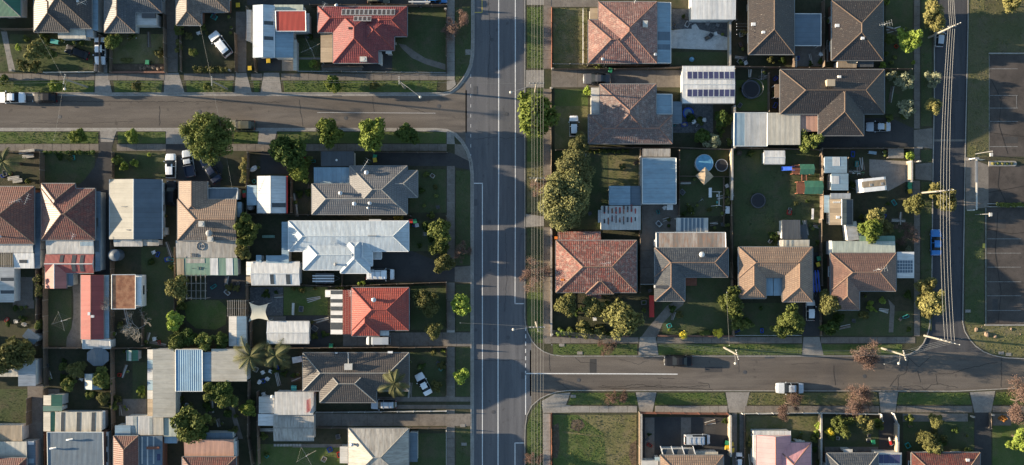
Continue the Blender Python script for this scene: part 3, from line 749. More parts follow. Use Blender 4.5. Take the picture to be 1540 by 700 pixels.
def palm(px, py, rpx, h=5.5, look='palm tree with arching fronds', n=12, lit='leaf_palm'):
    x, y = P(px, py, h); o = thing('palm_tree', 'palm tree', (x, y, GZ), look=look, px=(px, py), group='palm trees'); p = Part(o)
    t = MB(); t.tube([(x,y,GZ),(x+.1,y,h*0.5),(x,y,h)], [0.28,0.2,0.17], 8); p.add(t, 'trunk', 'bark')
    L = rpx/S*1.08
    for i in range(n):
        a = 2*math.pi*i/n+rnd.uniform(-.35,.35); l = L*rnd.uniform(0.65,1.15); up = rnd.uniform(0.1,0.75); pts = []
        for q in range(9):
            s = q/8; pts.append(Vector((x+math.cos(a)*l*s, y+math.sin(a)*l*s, h+up*l*(s*1.4)-l*0.8*s*s)))
        t = MB(); t.tube(pts, [0.045*(1-0.8*q/8)+0.006 for q in range(9)], 4, cap=False)
        side = Vector((-math.sin(a), math.cos(a), 0))
        for q in range(1, 9):
            for k in (0, .5):
                b = pts[q-1].lerp(pts[q], k); w = l*0.30*math.sin(math.pi*min(1, (q+k)/9.5))+0.08; f = (pts[q]-pts[q-1]).normalized()
                for sg in (-1, 1):
                    e = b+side*sg*w*0.8+f*w*0.55+Vector((0,0,-w*0.35)); t.poly([b-f*0.09, b+f*0.11, e])
        p.add(t, 'frond', lit)
def hedge(x0, y0, x1, y1, h=1.3, mat='leaf_mid', look='clipped green hedge', rough=1.0):
    a = P(x0, y0, h); b = P(x1, y1, h); w, d = b[0]-a[0], a[1]-b[1]; cx, cy = (a[0]+b[0])/2, (a[1]+b[1])/2
    o = thing('hedge', 'hedge', (cx, cy, GZ), look=look, px=((x0+x1)/2, (y0+y1)/2), group='hedges'); n = int(w*d*230)+600
    hz = w/2 > d/2; rr, sq = (w/2, d/2) if hz else (d/2, w/2)
    cm, c, cr = leafcloud('foliage', mat, rr, h, n, 0.13, int(px_seed(x0, y0)), max(16, int(w*d*7)), 'box', 0.15, sq*0.85)
    ob = link('foliage', cm, o); ob.rotation_euler[2] = 0 if hz else math.pi/2
    t = MB()
    for i in range(max(3, int(rr*1.5))):
        q = -rr+2*rr*(i+.5)/max(3, int(rr*1.5)); t.tube([(q,0,0),(q+.05,0.03,h*.7)], 0.04, 5)
    s = link('stems', t.mesh('stems', 'bark'), o); s.rotation_euler[2] = ob.rotation_euler[2]
def px_seed(a, b): return abs(a*31+b*17) % 99991

# ================================================================ vehicles
def wheel_meshes():
    t = MB(); t.cyl(0,0,-0.1,0.1,0.32,18); r = MB(); r.cyl(0,0,-0.11,0.11,0.2,10); r.cyl(0,0,-0.115,0.115,0.05,6)
    for m in (t, r): m.v = [(v[0], v[2], v[1]) for v in m.v]
    return t.mesh('tyre', 'tyre'), r.mesh('rim', 'rim')
# stations: x (0 front..1 rear), belt z, roof z, half width at belt factor, half width at top factor, glass flag of the strip that follows
CARS = dict(
 sedan=(4.6,1.78,[(0,.50,.58,.80,.5,0),(.02,.60,.68,.90,.62,0),(.09,.70,.78,.97,.74,0),(.24,.80,.88,1,.80,0),(.285,.84,.91,1,.80,1),(.42,.88,1.36,1,.64,0),(.50,.89,1.42,1,.65,0),(.62,.89,1.41,1,.65,0),(.68,.90,1.36,1,.64,1),(.80,.90,1.0,.99,.76,0),(.84,.90,.98,.98,.78,0),(.95,.86,.94,.93,.70,0),(.99,.70,.78,.88,.6,0),(1,.50,.55,.84,.5,0)]),
 hatch=(4.1,1.74,[(0,.50,.58,.80,.5,0),(.02,.62,.70,.90,.62,0),(.10,.74,.82,.97,.74,0),(.23,.84,.93,1,.80,0),(.27,.87,.96,1,.80,1),(.43,.92,1.43,1,.66,0),(.52,.92,1.48,1,.67,0),(.75,.93,1.46,1,.66,0),(.86,.94,1.38,.97,.64,1),(.97,.92,1.02,.92,.70,0),(.99,.72,.80,.9,.66,0),(1,.50,.55,.86,.5,0)]),
 suv=(4.6,1.85,[(0,.60,.68,.82,.5,0),(.02,.74,.84,.92,.66,0),(.10,.88,.97,.98,.76,0),(.24,.98,1.07,1,.82,0),(.27,1.0,1.1,1,.82,1),(.40,1.05,1.62,1,.69,0),(.50,1.05,1.68,1,.70,0),(.80,1.06,1.66,1,.69,0),(.90,1.06,1.56,.97,.67,1),(.985,1.04,1.12,.93,.74,0),(1,.60,.66,.88,.5,0)]),
 wagon=(4.8,1.8,[(0,.50,.58,.80,.5,0),(.02,.62,.70,.90,.62,0),(.09,.72,.80,.97,.74,0),(.24,.82,.90,1,.80,0),(.28,.86,.94,1,.80,1),(.41,.90,1.40,1,.66,0),(.50,.91,1.46,1,.67,0),(.82,.91,1.44,1,.66,0),(.90,.91,1.36,.97,.66,1),(.98,.88,.98,.93,.72,0),(1,.50,.55,.88,.5,0)]),
 van=(4.9,1.9,[(0,.60,.68,.84,.5,0),(.015,.82,.92,.92,.70,0),(.08,1.0,1.10,.97,.80,0),(.13,1.08,1.18,1,.82,1),(.24,1.15,1.86,1,.78,0),(.30,1.15,1.93,1,.80,0),(.70,1.15,1.94,1,.80,0),(.95,1.15,1.90,1,.79,1),(.99,1.12,1.25,.97,.82,0),(1,.60,.66,.94,.5,0)]),
 ute=(5.0,1.82,[(0,.60,.68,.82,.5,0),(.02,.74,.84,.92,.66,0),(.10,.88,.97,.98,.76,0),(.23,.96,1.05,1,.82,0),(.26,1.0,1.08,1,.82,1),(.36,1.05,1.60,1,.69,0),(.43,1.05,1.66,1,.70,0),(.53,1.05,1.64,1,.69,1),(.58,1.0,1.1,.99,.8,0),(.60,.62,.66,.97,.8,0),(.98,.60,.62,.95,.8,0),(1,.50,.55,.9,.6,0)]))
def car(kind, px, py, ang, paint, label, scale=1.0, tray=None, rails=False, name='parked_car', roofmat=None, sunroof=False):
    """ang: direction the nose points, degrees anticlockwise from the photo's right"""
    L, W, st = CARS[kind]; L *= scale; W *= scale; hw = W/2
    hm = 0.7; x, y = P(px, py, hm); z = GZ if tray != 'road' else 0.012
    onroad = 141 < py < 197 and px < 700 or 535 < py < 589 and px > 800 or (px > 1402 and px < 1450)
    z = 0.012 if onroad else GZ+0.02
    o = thing(name, {'van': 'van', 'ute': 'utility truck'}.get(kind, 'car'), (x, y, z), label=label, group='vehicles parked in the streets and driveways', rz=R(ang))
    rings = []
    for (t, zb, zt, wb, wt, g) in st:
        X = L/2-t*L; b = 0.24 if 0.0 < t < 1 else 0.34; sc = scale
        half = [(hw*wb*0.93, b), (hw*wb, 0.45*sc), (hw*wb, zb*0.82*sc), (hw*wb*0.97, zb*sc), (hw*wt, (zt-0.035)*sc), (hw*wt*0.86, zt*sc), (0, (zt+0.02)*sc)]
        rings.append([(X, -a, c) for a, c in half]+[(X, a, c) for a, c in half[-2::-1]])
    n = len(rings[0]); body = MB(); wsc = MB(); rw = MB(); sw = {0: MB(), 1: MB()}; rear = False; inside = False
    for i in range(len(st)-1):
        g = st[i][5]
        a, b = rings[i], rings[i+1]; cab = (st[i][2]-st[i][1] > 0.3) and (st[i+1][2]-st[i+1][1] > 0.3)
        for k in range(n-1):
            q = [a[k], b[k], b[k+1], a[k+1]]
            if g and k in (4, 5, 6, 7) and False: pass
            if g and 4 <= k <= n-6: (wsc if not inside else rw).poly(q)
            elif (cab or g) and k in (3, n-5): 
                if g: q = q
                sw[0 if k == 3 else 1].poly(q) if not (kind == 'van' and i > 5) else body.poly(q)
            else: body.poly(q)
        if g: inside = True
    cabs = [i for i in range(1, len(st)-1) if st[i][2]-st[i][1] > 0.3]
    for i in cabs[1:2]:
        if True:
            for k in (3, n-5):
                c, d = rings[i][k], rings[i][k+1]; o1 = .012 if k > 5 else -.012; body.poly([c, d, (d[0]-.09, d[1]+o1, d[2]), (c[0]-.09, c[1]+o1, c[2])])
    body.poly(rings[0][::-1]); body.poly(rings[-1])
    mt = [MATS[paint]]
    def put(mb, nm, mats, sm=False):
        me = mb.mesh(nm, mats, (0,0,0), sm); return link(nm, me, o)
    bo = put(body, 'body', paint, True)
    try: bo.data.set_sharp_from_angle(angle=R(32))
    except Exception: pass
    put(wsc, 'windscreen', 'glass')
    if rw.f: put(rw, 'rear_window', 'glass')
    for k in (0, 1):
        if sw[k].f: put(sw[k], 'side_window', 'glass')
    ty, ri = unit('wheel', wheel_meshes)
    for fx in (0.19, 0.80):
        for sg in (-1, 1):
            w = link('wheel', None, o); 
            bpy.data.objects.remove(w); w = bpy.data.objects.new('wheel', None); COL.objects.link(w); w.parent = o; w.empty_display_size = .2
            w.location = (L/2-fx*L, sg*(hw-0.09), 0.32*scale); w.scale = (scale, scale, scale); link('tyre', ty, w); link('rim', ri, w)
    for sg in (-1, 1):
        zb = st[1][1]*scale
        t = MB(); t.box(L/2-0.16, sg*hw*0.62-0.16, zb-0.08, L/2-0.015, sg*hw*0.62+0.16, zb+0.03); put(t, 'headlight', 'lamp_glass')
        t = MB(); t.box(-L/2+0.0, sg*hw*0.68-0.14, st[-2][1]*scale-0.12, -L/2+0.09, sg*hw*0.68+0.14, st[-2][1]*scale+0.02); put(t, 'tail_light', 'tail_red')
        mx = L/2-(st[4][0]+0.05)*L; t = MB(); t.hexa([(mx-.07,sg*hw,.93*scale),(mx+.07,sg*hw,.93*scale),(mx+.05,sg*(hw+.19),.95*scale),(mx-.05,sg*(hw+.19),.95*scale)], [(mx-.07,sg*hw,1.04*scale),(mx+.07,sg*hw,1.04*scale),(mx+.05,sg*(hw+.19),1.06*scale),(mx-.05,sg*(hw+.19),1.06*scale)]); put(t, 'wing_mirror', paint)
    t = MB(); t.box(L/2-0.05, -hw*.7, .32, L/2+.03, hw*.7, .48); put(t, 'bumper', 'darkgrey'); t = MB(); t.box(-L/2-.03, -hw*.7, .34, -L/2+.05, hw*.7, .5); put(t, 'bumper', 'darkgrey')
    t = MB(); t.box(L/2-0.0, -0.24, .36, L/2+.036, 0.24, .46); put(t, 'number_plate', 'white')
    zr = st[len(st)//2][2]*scale
    if rails:
        for sg in (-1, 1): t = MB(); t.tube([(L*.08,sg*hw*.58,zr+.04),(-L*.36,sg*hw*.58,zr+.04)], .03, 5); put(t, 'roof_rail', 'grey')
        for q in ((.04, -.15, -.33) if kind == 'van' else (.02, -.2)): t = MB(); t.box(L*q-.03,-hw*.72,zr+.06,L*q+.03,hw*.72,zr+.1); put(t, 'roof_rack_bar', 'grey')
    if sunroof: t = MB(); t.box(-L*.04,-hw*.38,zr-.02,L*.10,hw*.38,zr+.03); put(t, 'sunroof', 'glass')
    if kind == 'ute':
        t = MB(); x0, x1 = -L/2+.05, L/2-.585*L; t.box(x0,-hw*.96,.66,x1,hw*.96,.72)
        for q in ((x0,-hw*.96,x0+.05,hw*.96),(x1-.05,-hw*.96,x1,hw*.96),(x0,-hw*.96,x1,-hw*.9),(x0,hw*.9,x1,hw*.96)): t.box(q[0],q[1],.72,q[2],q[3],1.02)
        put(t, 'tray', tray or 'grey'); t = MB()
        for sg in (-1,1): t.tube([(x1-.1,sg*hw*.8,1.0),(x1-.1,sg*hw*.8,1.72)], .035, 5)
        t.tube([(x1-.1,-hw*.85,1.72),(x1-.1,hw*.85,1.72)], .035, 5); put(t, 'ladder_rack', 'grey')
    return o

# ================================================================ yard things
def at(px, py, h=0): x, y = P(px, py, h); return (x, y, GZ)
def clothesline(px, py, rz=20, r=2.0, look='pale rotary clothesline'):
    o = thing('clothesline', 'clothesline', at(px, py, 1.9), look=look, px=(px, py), group='rotary clotheslines', rz=R(rz))
    t = MB(); t.tube([(0,0,0),(0,0,1.95)], .035, 8); t.cyl(0,0,1.8,1.95,.09,8); link('pole', t.mesh('pole', 'frame_pale'), o)
    for k in range(4):
        a = k*math.pi/2; t = MB(); t.tube([(0,0,1.72),(math.cos(a)*r,math.sin(a)*r,2.0)], .028, 5); link('arm', t.mesh('arm', 'pole_wood'), o)
    for q in (.4,.65,.9):
        t = MB(); pts = [(math.cos(k*math.pi/2)*r*q, math.sin(k*math.pi/2)*r*q, 1.73+.27*q) for k in range(5)]; t.tube(pts, .01, 3, cap=False); link('line', t.mesh('line', 'cable'), o)
def wheeliebin(px, py, lid, rz=0, look=None):
    o = thing('wheelie_bin', 'bin', at(px, py, 1), look=look or f'dark wheelie bin with {lid} lid', px=(px, py), group='wheelie bins', rz=R(rz))
    t = MB(); t.hexa([(-.24,-.26,.05),(.24,-.26,.05),(.24,.26,.05),(-.24,.26,.05)], [(-.3,-.34,1.0),(.3,-.34,1.0),(.3,.34,1.0),(-.3,.34,1.0)]); link('bin_body', t.mesh('bin_body', 'bin_body'), o)
    t = MB(); t.hexa([(-.33,-.38,1.0),(.33,-.38,1.0),(.33,.36,1.02),(-.33,.36,1.02)], [(-.28,-.33,1.08),(.28,-.33,1.08),(.3,.34,1.12),(-.3,.34,1.12)]); link('lid', t.mesh('lid', 'lid_'+lid), o)
    for sg in (-1,1): t = MB(); t.cyl(0,0,-.03,.03,.1,10); t.v = [(v[2]+sg*.27,v[0]+.27,v[1]+.1) for v in t.v]; link('wheel', t.mesh('wheel', 'tyre'), o)
def trampoline(px, py, r, look='round black trampoline', frame='grey', net=True, mat='mesh_black'):
    o = thing('trampoline', 'trampoline', at(px, py, .8), look=look, px=(px, py), group='trampolines'); 
    ring = [(math.cos(2*math.pi*k/24)*r, math.sin(2*math.pi*k/24)*r, .8) for k in range(25)]
    t = MB(); t.tube(ring, .05, 5, cap=False); link('frame', t.mesh('frame', frame), o)
    t = MB(); t.disc(0,0,.79,r*.86,24); link('mat', t.mesh('mat', mat), o)
    t = MB()
    for k in range(24):
        a, b = ring[k], ring[k+1]; t.poly([(a[0],a[1],.83),(b[0],b[1],.83),(b[0]*.86,b[1]*.86,.81),(a[0]*.86,a[1]*.86,.81)])
    link('pad', t.mesh('pad', 'darkgrey' if frame != 'plastic_blue' else 'car_navy'), o)
    for k in range(6):
        a = k*math.pi/3; c, s_ = math.cos(a)*r, math.sin(a)*r; t = MB(); t.tube([(c,s_,0),(c,s_,.8)], .04, 5); link('leg', t.mesh('leg', frame), o)
        if net: t = MB(); t.tube([(c,s_,.8),(c*1.04,s_*1.04,2.4)], .035, 5); link('net_pole', t.mesh('net_pole', frame), o)
    if net: t = MB(); t.tube([(q[0]*1.04,q[1]*1.04,2.4) for q in ring], .025, 4, cap=False); link('top_ring', t.mesh('top_ring', frame), o)
def chair(px, py, rz, look='white plastic garden chair', mat='white'):
    o = thing('garden_chair', 'chair', at(px, py, .5), look=look, px=(px, py), group='garden chairs', rz=R(rz))
    t = MB(); t.box(-.24,-.24,.4,.24,.24,.45); link('seat', t.mesh('seat', mat), o)
    t = MB(); t.hexa([(-.24,.2,.45),(.24,.2,.45),(.24,.25,.45),(-.24,.25,.45)], [(-.22,.32,.9),(.22,.32,.9),(.22,.36,.9),(-.22,.36,.9)]); link('backrest', t.mesh('backrest', mat), o)
    for sx in (-1,1):
        for sy in (-1,1): t = MB(); t.tube([(sx*.21,sy*.21,.42),(sx*.25,sy*.25,0)], .025, 5); link('leg', t.mesh('leg', mat), o)
        t = MB(); t.box(sx*.27-.03,-.24,.62,sx*.27+.03,.26,.66); link('armrest', t.mesh('armrest', mat), o)
def table(px, py, rz, w, d, look, mat='offwhite', h=.74):
    o = thing('outdoor_table', 'table', at(px, py, h), look=look, px=(px, py), rz=R(rz))
    t = MB(); t.box(-w/2,-d/2,h-.05,w/2,d/2,h); link('tabletop', t.mesh('tabletop', mat), o)
    for sx in (-1,1):
        for sy in (-1,1): t = MB(); t.box(sx*(w/2-.1)-.03,sy*(d/2-.1)-.03,0,sx*(w/2-.1)+.03,sy*(d/2-.1)+.03,h-.05); link('leg', t.mesh('leg', mat), o)
def tank(px, py, r, h, mat, label, dome=True):
    x, y = P(px, py, h); o = thing('water_tank', 'water tank', (x, y, GZ), label=label); t = MB(); t.cyl(0,0,0,h,r,22)
    for q in range(1,5): t.cyl(0,0,h*q/5-.03,h*q/5+.03,r+.03,22)
    link('tank_wall', t.mesh('tank_wall', mat), o); t = MB(); t.cyl(0,0,h,h+.28,r+.04,22,r1=r*.15); link('lid', t.mesh('lid', mat), o)
def fence(pts, kind='timber', h=1.7, look=None, gates=()):
    """posts and panels along a line of photo points"""
    mats = dict(timber=('timber', 'timber_grey'), pale=('weatherboard', 'white'), brick=('brick_wall', 'brick_wall'), cream=('brick_cream', 'concrete_pale'), wire=('steel', 'grey'), render=('render_wall', 'render_wall'), tin=('grey', 'frame_pale'), red=('timber_red','timber_red'))[kind]
    looks = dict(timber='weathered timber paling fence', pale='white painted fence', brick='low red brick wall', cream='pale masonry wall', wire='thin wire fence', render='rendered wall', tin='grey sheet metal fence', red='reddish timber fence')
    w = [P(a, b, h) for a, b in pts]; mid = pts[len(pts)//2] if len(pts) > 2 else ((pts[0][0]+pts[1][0])/2, (pts[0][1]+pts[1][1])/2)
    solid = kind in ('brick', 'cream', 'render'); cat = 'wall' if solid else 'fence'
    o = thing('garden_wall' if solid else 'fence', cat, (w[0][0], w[0][1], GZ), look=look or looks[kind], px=mid, group='boundary fences and walls'); p = Part(o)
    th = .11 if solid else .03
    for a, b in zip(w, w[1:]):
        L = math.dist(a, b); n = max(1, round(L/2.6)); ux, uy = (b[0]-a[0])/L, (b[1]-a[1])/L; nx, ny = -uy, ux
        for i in range(n):
            s0, s1 = L*i/n+.05, L*(i+1)/n-.05; hh = h*(1 if solid else rnd.uniform(.975,1.01)); lean = 0 if solid else rnd.uniform(-.04,.04); t = MB()
            q = lambda s, d, l=0: (a[0]+ux*s+nx*(d+l), a[1]+uy*s+ny*(d+l))
            if kind == 'wire':
                for zz in (.1, .5, .9): t.tube([q(s0,0)+(GZ+h*zz,), q(s1,0)+(GZ+h*zz,)], .012, 3, cap=False)
            elif kind in ('timber', 'red', 'pale'):
                m = max(2, int((s1-s0)/.3))
                for k in range(m):
                    u0, u1 = s0+(s1-s0)*k/m+.006, s0+(s1-s0)*(k+1)/m-.006; dz = rnd.uniform(-.02,.02)
                    t.hexa([q(u0,-.012)+(GZ,),q(u1,-.012)+(GZ,),q(u1,.012)+(GZ,),q(u0,.012)+(GZ,)], [q(u0,-.012,lean)+(GZ+hh+dz,),q(u1,-.012,lean)+(GZ+hh+dz,),q(u1,.012,lean)+(GZ+hh+dz,),q(u0,.012,lean)+(GZ+hh+dz,)])
                t.hexa([q(s0,.012)+(GZ+hh*.8,),q(s1,.012)+(GZ+hh*.8,),q(s1,.06)+(GZ+hh*.8,),q(s0,.06)+(GZ+hh*.8,)], [q(s0,.012)+(GZ+hh*.85,),q(s1,.012)+(GZ+hh*.85,),q(s1,.06)+(GZ+hh*.85,),q(s0,.06)+(GZ+hh*.85,)])
            else:
                t.hexa([q(s0,-th)+(GZ,),q(s1,-th)+(GZ,),q(s1,th)+(GZ,),q(s0,th)+(GZ,)], [q(s0,-th)+(GZ+hh,),q(s1,-th)+(GZ+hh,),q(s1,th)+(GZ+hh,),q(s0,th)+(GZ+hh,)])
            p.add(t, 'panel', mats[0])
        for i in range(n+1):
            s = L*i/n; t = MB(); c = (a[0]+ux*s, a[1]+uy*s); e = .13 if solid else .05; t.box(c[0]-e,c[1]-e,GZ,c[0]+e,c[1]+e,GZ+h+(.06 if solid else .03)); p.add(t, 'post', mats[1])
        if solid:
            t = MB(); q = lambda s, d: (a[0]+ux*s+nx*d, a[1]+uy*s+ny*d)
            t.hexa([q(.14,-.15)+(GZ+h+.003,),q(L-.14,-.15)+(GZ+h+.003,),q(L-.14,.15)+(GZ+h+.003,),q(.14,.15)+(GZ+h+.003,)], [q(.14,-.15)+(GZ+h+.05,),q(L-.14,-.15)+(GZ+h+.05,),q(L-.14,.15)+(GZ+h+.05,),q(.14,.15)+(GZ+h+.05,)]); p.add(t, 'capping', 'concrete_pale' if kind != 'brick' else 'brick_wall')
def powerpole(px, py, h=9.2, arm=0, armlen=2.4, lamp=None, lh=7.6, look='timber power pole with crossarm', label=None, arms=1):
    """px,py: where its top shows"""
    x, y = P(px, py, h); road = (141 < py < 197 and px < 700)
    o = thing('power_pole', 'power pole', (x, y, GZ), label=label, look=look, px=(px, py), group='power poles'); p = Part(o)
    t = MB(); t.tube([(x,y,GZ),(x,y,h)], [.17,.12], 9); p.add(t, 'pole', 'pole_wood')
    ca, sa = math.cos(R(arm)), math.sin(R(arm))
    for k in range(arms):
        z = h-.3-k*1.1; t = MB(); l = armlen/2; qx, qy = -sa*.05, ca*.05
        t.hexa([(x-ca*l+qx,y-sa*l+qy,z),(x-ca*l-qx,y-sa*l-qy,z),(x+ca*l-qx,y+sa*l-qy,z),(x+ca*l+qx,y+sa*l+qy,z)], [(x-ca*l+qx,y-sa*l+qy,z+.12),(x-ca*l-qx,y-sa*l-qy,z+.12),(x+ca*l-qx,y+sa*l-qy,z+.12),(x+ca*l+qx,y+sa*l+qy,z+.12)])
        am = p.add(t, 'crossarm', 'pole_wood')
        for q in (-.92,-.45,.45,.92): t = MB(); t.cyl(x+ca*l*q,y+sa*l*q,z+.12,z+.32,.06,8); p.add(t, 'insulator', 'frame_pale', parent=am)
    if lamp:
        lx, ly = P(lamp[0], lamp[1], lh); t = MB(); t.tube([(x,y,lh-.6),(x+(lx-x)*.4,y+(ly-y)*.4,lh-.05),(lx,ly,lh)], .032, 6); b = p.add(t, 'lamp_arm', 'grey')
        t = MB(); d = Vector((lx-x, ly-y, 0)); 
        t.dome(lx, ly, lh-.1, .22, .22, .18, 12, 4); t.disc(lx, ly, lh-.1, .22, 12); p.add(t, 'lamp_head', 'offwhite', parent=b)
    return (x, y)
def wire(pts, look, sag=.35, r=.014, mat='cable'):
    ps = [Vector(P3(*q)) for q in pts]; out = []
    for a, b in zip(ps, ps[1:]):
        for k in range(13):
            if out and k == 0: continue
            t = k/12; v = a.lerp(b, t); v.z -= sag*4*t*(1-t); out.append(v)
    m = ps[0].lerp(ps[-1], .5); o = thing('overhead_wire', 'wire', tuple(ps[0]), look=look, px=((pts[0][0]+pts[-1][0])/2, (pts[0][1]+pts[-1][1])/2), group='overhead power lines'); p = Part(o)
    t = MB(); t.tube(out, r, 4, cap=False); p.add(t, 'conductor', mat)
    for q in (pts[0], pts[-1]): t = MB(); x, y, z = P3(*q); t.tube([(x,y,z-.12),(x,y,z+.04)], .05, 6); p.add(t, 'clamp', 'frame_pale')

# ================================================================ ground sheets
def sheet(name, pts, z, mat, label=None, world=False):
    mb = MB(); mb.poly([(p[0], p[1], z) if world else P(p[0], p[1])+(z,) for p in pts]); o = link(name, mb.mesh(name, mat)); struct(o); return o
LV = [0]
def surf(name, pts, mat, lv=1):
    if len(pts) == 4 and not hasattr(pts[0], '__len__'): x0, y0, x1, y1 = pts; pts = [(x0,y0),(x1,y0),(x1,y1),(x0,y1)]
    LV[0] = (LV[0]+1) % 7
    return sheet(name, pts, GZ+.006*lv+.0006*LV[0], mat)
def strip(name, pts, w, z, mat, world=False):
    """a band of width w (m) along a line"""
    c = [Vector((p[0], p[1])) if world else Vector(P(*p)) for p in pts]; mb = MB(); Ls, Rs = [], []
    for i, p in enumerate(c):
        d = (c[min(i+1,len(c)-1)]-c[max(i-1,0)]).normalized(); n = Vector((-d.y, d.x)); Ls.append(p+n*w/2); Rs.append(p-n*w/2)
    for i in range(len(c)-1): mb.poly([tuple(Rs[i])+(z,), tuple(Rs[i+1])+(z,), tuple(Ls[i+1])+(z,), tuple(Ls[i])+(z,)])
    o = link(name, mb.mesh(name, mat)); struct(o); return o
SLAB = {}
def paved(name, x0, y0, x1, y1, mat, bay=1.55, lv=2, cross=1, base='dirt', skip=()):
    """footpath or drive laid in concrete bays: every bay in view is a slab of its own, joints open between them"""
    a, b = P(x0, y0), P(x1, y1); X0, X1, Y0, Y1 = a[0], b[0], b[1], a[1]; z = GZ+.006*lv
    root = sheet(name, [(X0,Y0),(X1,Y0),(X1,Y1),(X0,Y1)], z-.004, base, world=True)
    hz = X1-X0 > Y1-Y0; L = (X1-X0) if hz else (Y1-Y0); W = ((Y1-Y0) if hz else (X1-X0))/cross; n = max(1, round(L/bay)); l = L/n
    key = (round(l,2), round(W,2), hz, mat)
    if key not in SLAB:
        t = MB(); u, v = (l/2-.012, W/2-.012) if hz else (W/2-.012, l/2-.012); e = .012
        t.hexa([(-u,-v,-.03),(u,-v,-.03),(u,v,-.03),(-u,v,-.03)], [(-u+e,-v+e,.012),(u-e,-v+e,.012),(u-e,v-e,.012),(-u+e,v-e,.012)]); SLAB[key] = t.mesh('slab', mat)
    for i in range(n):
        for k in range(cross):
            c, d = l*(i+.5), W*(k+.5); o = bpy.data.objects.new('slab', SLAB[key]); COL.objects.link(o); o.parent = root
            o.location = ((X0+c, Y0+d) if hz else (X0+d, Y0+c))+(z+rnd.uniform(0,.010),); o.rotation_euler = (rnd.uniform(-.003,.003), rnd.uniform(-.003,.003), 0)
    return root
TUFT = {'grass_blade': [], 'grass_dry': [], 'grass_shaded': []}
def inside(p, poly):
    x, y = p; r = False
    for i in range(len(poly)):
        (x0,y0),(x1,y1) = poly[i], poly[(i+1)%len(poly)]
        if (y0 > y) != (y1 > y) and x < (x1-x0)*(y-y0)/(y1-y0)+x0: r = not r
    return r
def lawn(pts, mat='lawn', tuft='grass_blade', dens=14, hgt=.055, name='lawn', lv=1, holes=()):
    if len(pts) == 4 and not hasattr(pts[0], '__len__'): x0, y0, x1, y1 = pts; pts = [(x0,y0),(x1,y0),(x1,y1),(x0,y1)]
    surf(name, pts, mat, lv); w = [P(*p) for p in pts]
    xs, ys = [p[0] for p in w], [p[1] for p in w]; x0, x1, y0, y1 = max(min(xs),-92), min(max(xs),92), max(min(ys),-45), min(max(ys),45)
    hw = [[P(*p) for p in h] for h in holes]
    for _ in range(int(max(0,x1-x0)*max(0,y1-y0)*dens)):
        p = (rnd.uniform(x0,x1), rnd.uniform(y0,y1))
        if inside(p, w) and not any(inside(p, h) for h in hw): TUFT[tuft].append((p[0]+rnd.gauss(0,.1), p[1]+rnd.gauss(0,.1), min(hgt, .075)*rnd.uniform(.4,1.3)))
def build_tufts():
    for m, L in TUFT.items():
        if not L: continue
        g = np.random.default_rng(5); a = np.array(L); n = len(a); th = g.uniform(0, 6.283, n); w = a[:,2]*.9
        base = np.stack([a[:,0], a[:,1], np.full(n, GZ)], 1); d = np.stack([np.cos(th), np.sin(th), np.zeros(n)], 1)*w[:,None]
        tip = base+np.stack([g.normal(0,.4,n)*a[:,2], g.normal(0,.4,n)*a[:,2], a[:,2]], 1)
        v = np.stack([base-d, base+d, tip+d*.5, tip-d*.5], 1).reshape(-1, 3)
        o = link('grass', rawmesh('grass', v, np.arange(4*n).reshape(n,4), m)); o['kind'] = 'stuff'; o['category'] = 'grass'
        o['label'] = {'grass_blade': 'short green grass on verges and sunlit lawns', 'grass_dry': 'dry yellowish grass on verges and the vacant lot', 'grass_shaded': 'deep green grass coloured as shaded, in back gardens'}[m]
DIRS = ['right of', 'at upper right of', 'above', 'at upper left of', 'left of', 'at lower left of', 'below', 'at lower right of']
def finish_labels():
    groups = {}
    for o, look, px in PEND:
        s = min(LAND, key=lambda l: math.hypot(l[1]-px[0], l[2]-px[1])); a = math.degrees(math.atan2(-(px[1]-s[2]), px[0]-s[1])) % 360
        d = DIRS[int(((a+22.5) % 360)//45)]; groups.setdefault((look, d, s[0]), []).append((o, px))
    for (look, d, sh), L in groups.items():
        if len(L) == 1: L[0][0]['label'] = f'{look} {d} {sh}'; continue
        xs = [p[0] for _, p in L]; ys = [p[1] for _, p in L]; hz = max(xs)-min(xs) >= max(ys)-min(ys); L.sort(key=lambda q: q[1][0 if hz else 1]); n = len(L)
        for i, (o, p) in enumerate(L):
            if i == 0: pre = 'leftmost' if hz else 'topmost'
            elif i == n-1: pre = 'rightmost' if hz else 'lowest'
            else: pre = ['', 'second', 'third', 'fourth', 'fifth', 'sixth', 'seventh', 'eighth', 'ninth', 'tenth', 'eleventh', 'twelfth'][min(i, 11)]+(' from left' if hz else ' from top')
            o['label'] = f'{pre} {look} {d} {sh}' if i in (0, n-1) else f'{look}, {pre}, {d} {sh}'
    for o in COL.objects:
        if 'label' in o and not 4 <= len(o['label'].split()) <= 16: print('LONG', o.name, o['label'])
# ================================================================ ground, roads, kerbs
X0, X1, Y0, Y1 = -900, 2440, -900, 1600      # photo coordinates reached by the built-up ground
sheet('ground', [(-2600,-2600),(2600,-2600),(2600,2600),(-2600,2600)], -0.02, 'far_ground', world=True)
sheet('main_road', [(700,Y1),(799,Y1),(799,Y0),(700,Y0)], 0.004, 'asphalt')
sheet('side_road', [(X0,200),(702,200),(702,136),(X0,136)], 0.004, 'asphalt_side')
sheet('corner_asphalt', [(640,225),(712,265),(712,85),(640,136)], 0.0, 'asphalt_side')
sheet('side_road', [(797,596),(X1,596),(X1,527),(797,527)], 0.004, 'asphalt_side')
sheet('corner_asphalt', [(780,480),(780,660),(880,600),(880,526)], 0.0, 'asphalt_side')
sheet('side_road', [(1385,530),(1475,530),(1475,Y0),(1385,Y0)], 0.008, 'asphalt_fresh')
sheet('corner_asphalt', [(1370,540),(1530,545),(1480,480),(1380,480)], 0.0, 'asphalt_side')
def arc(pts): return pts
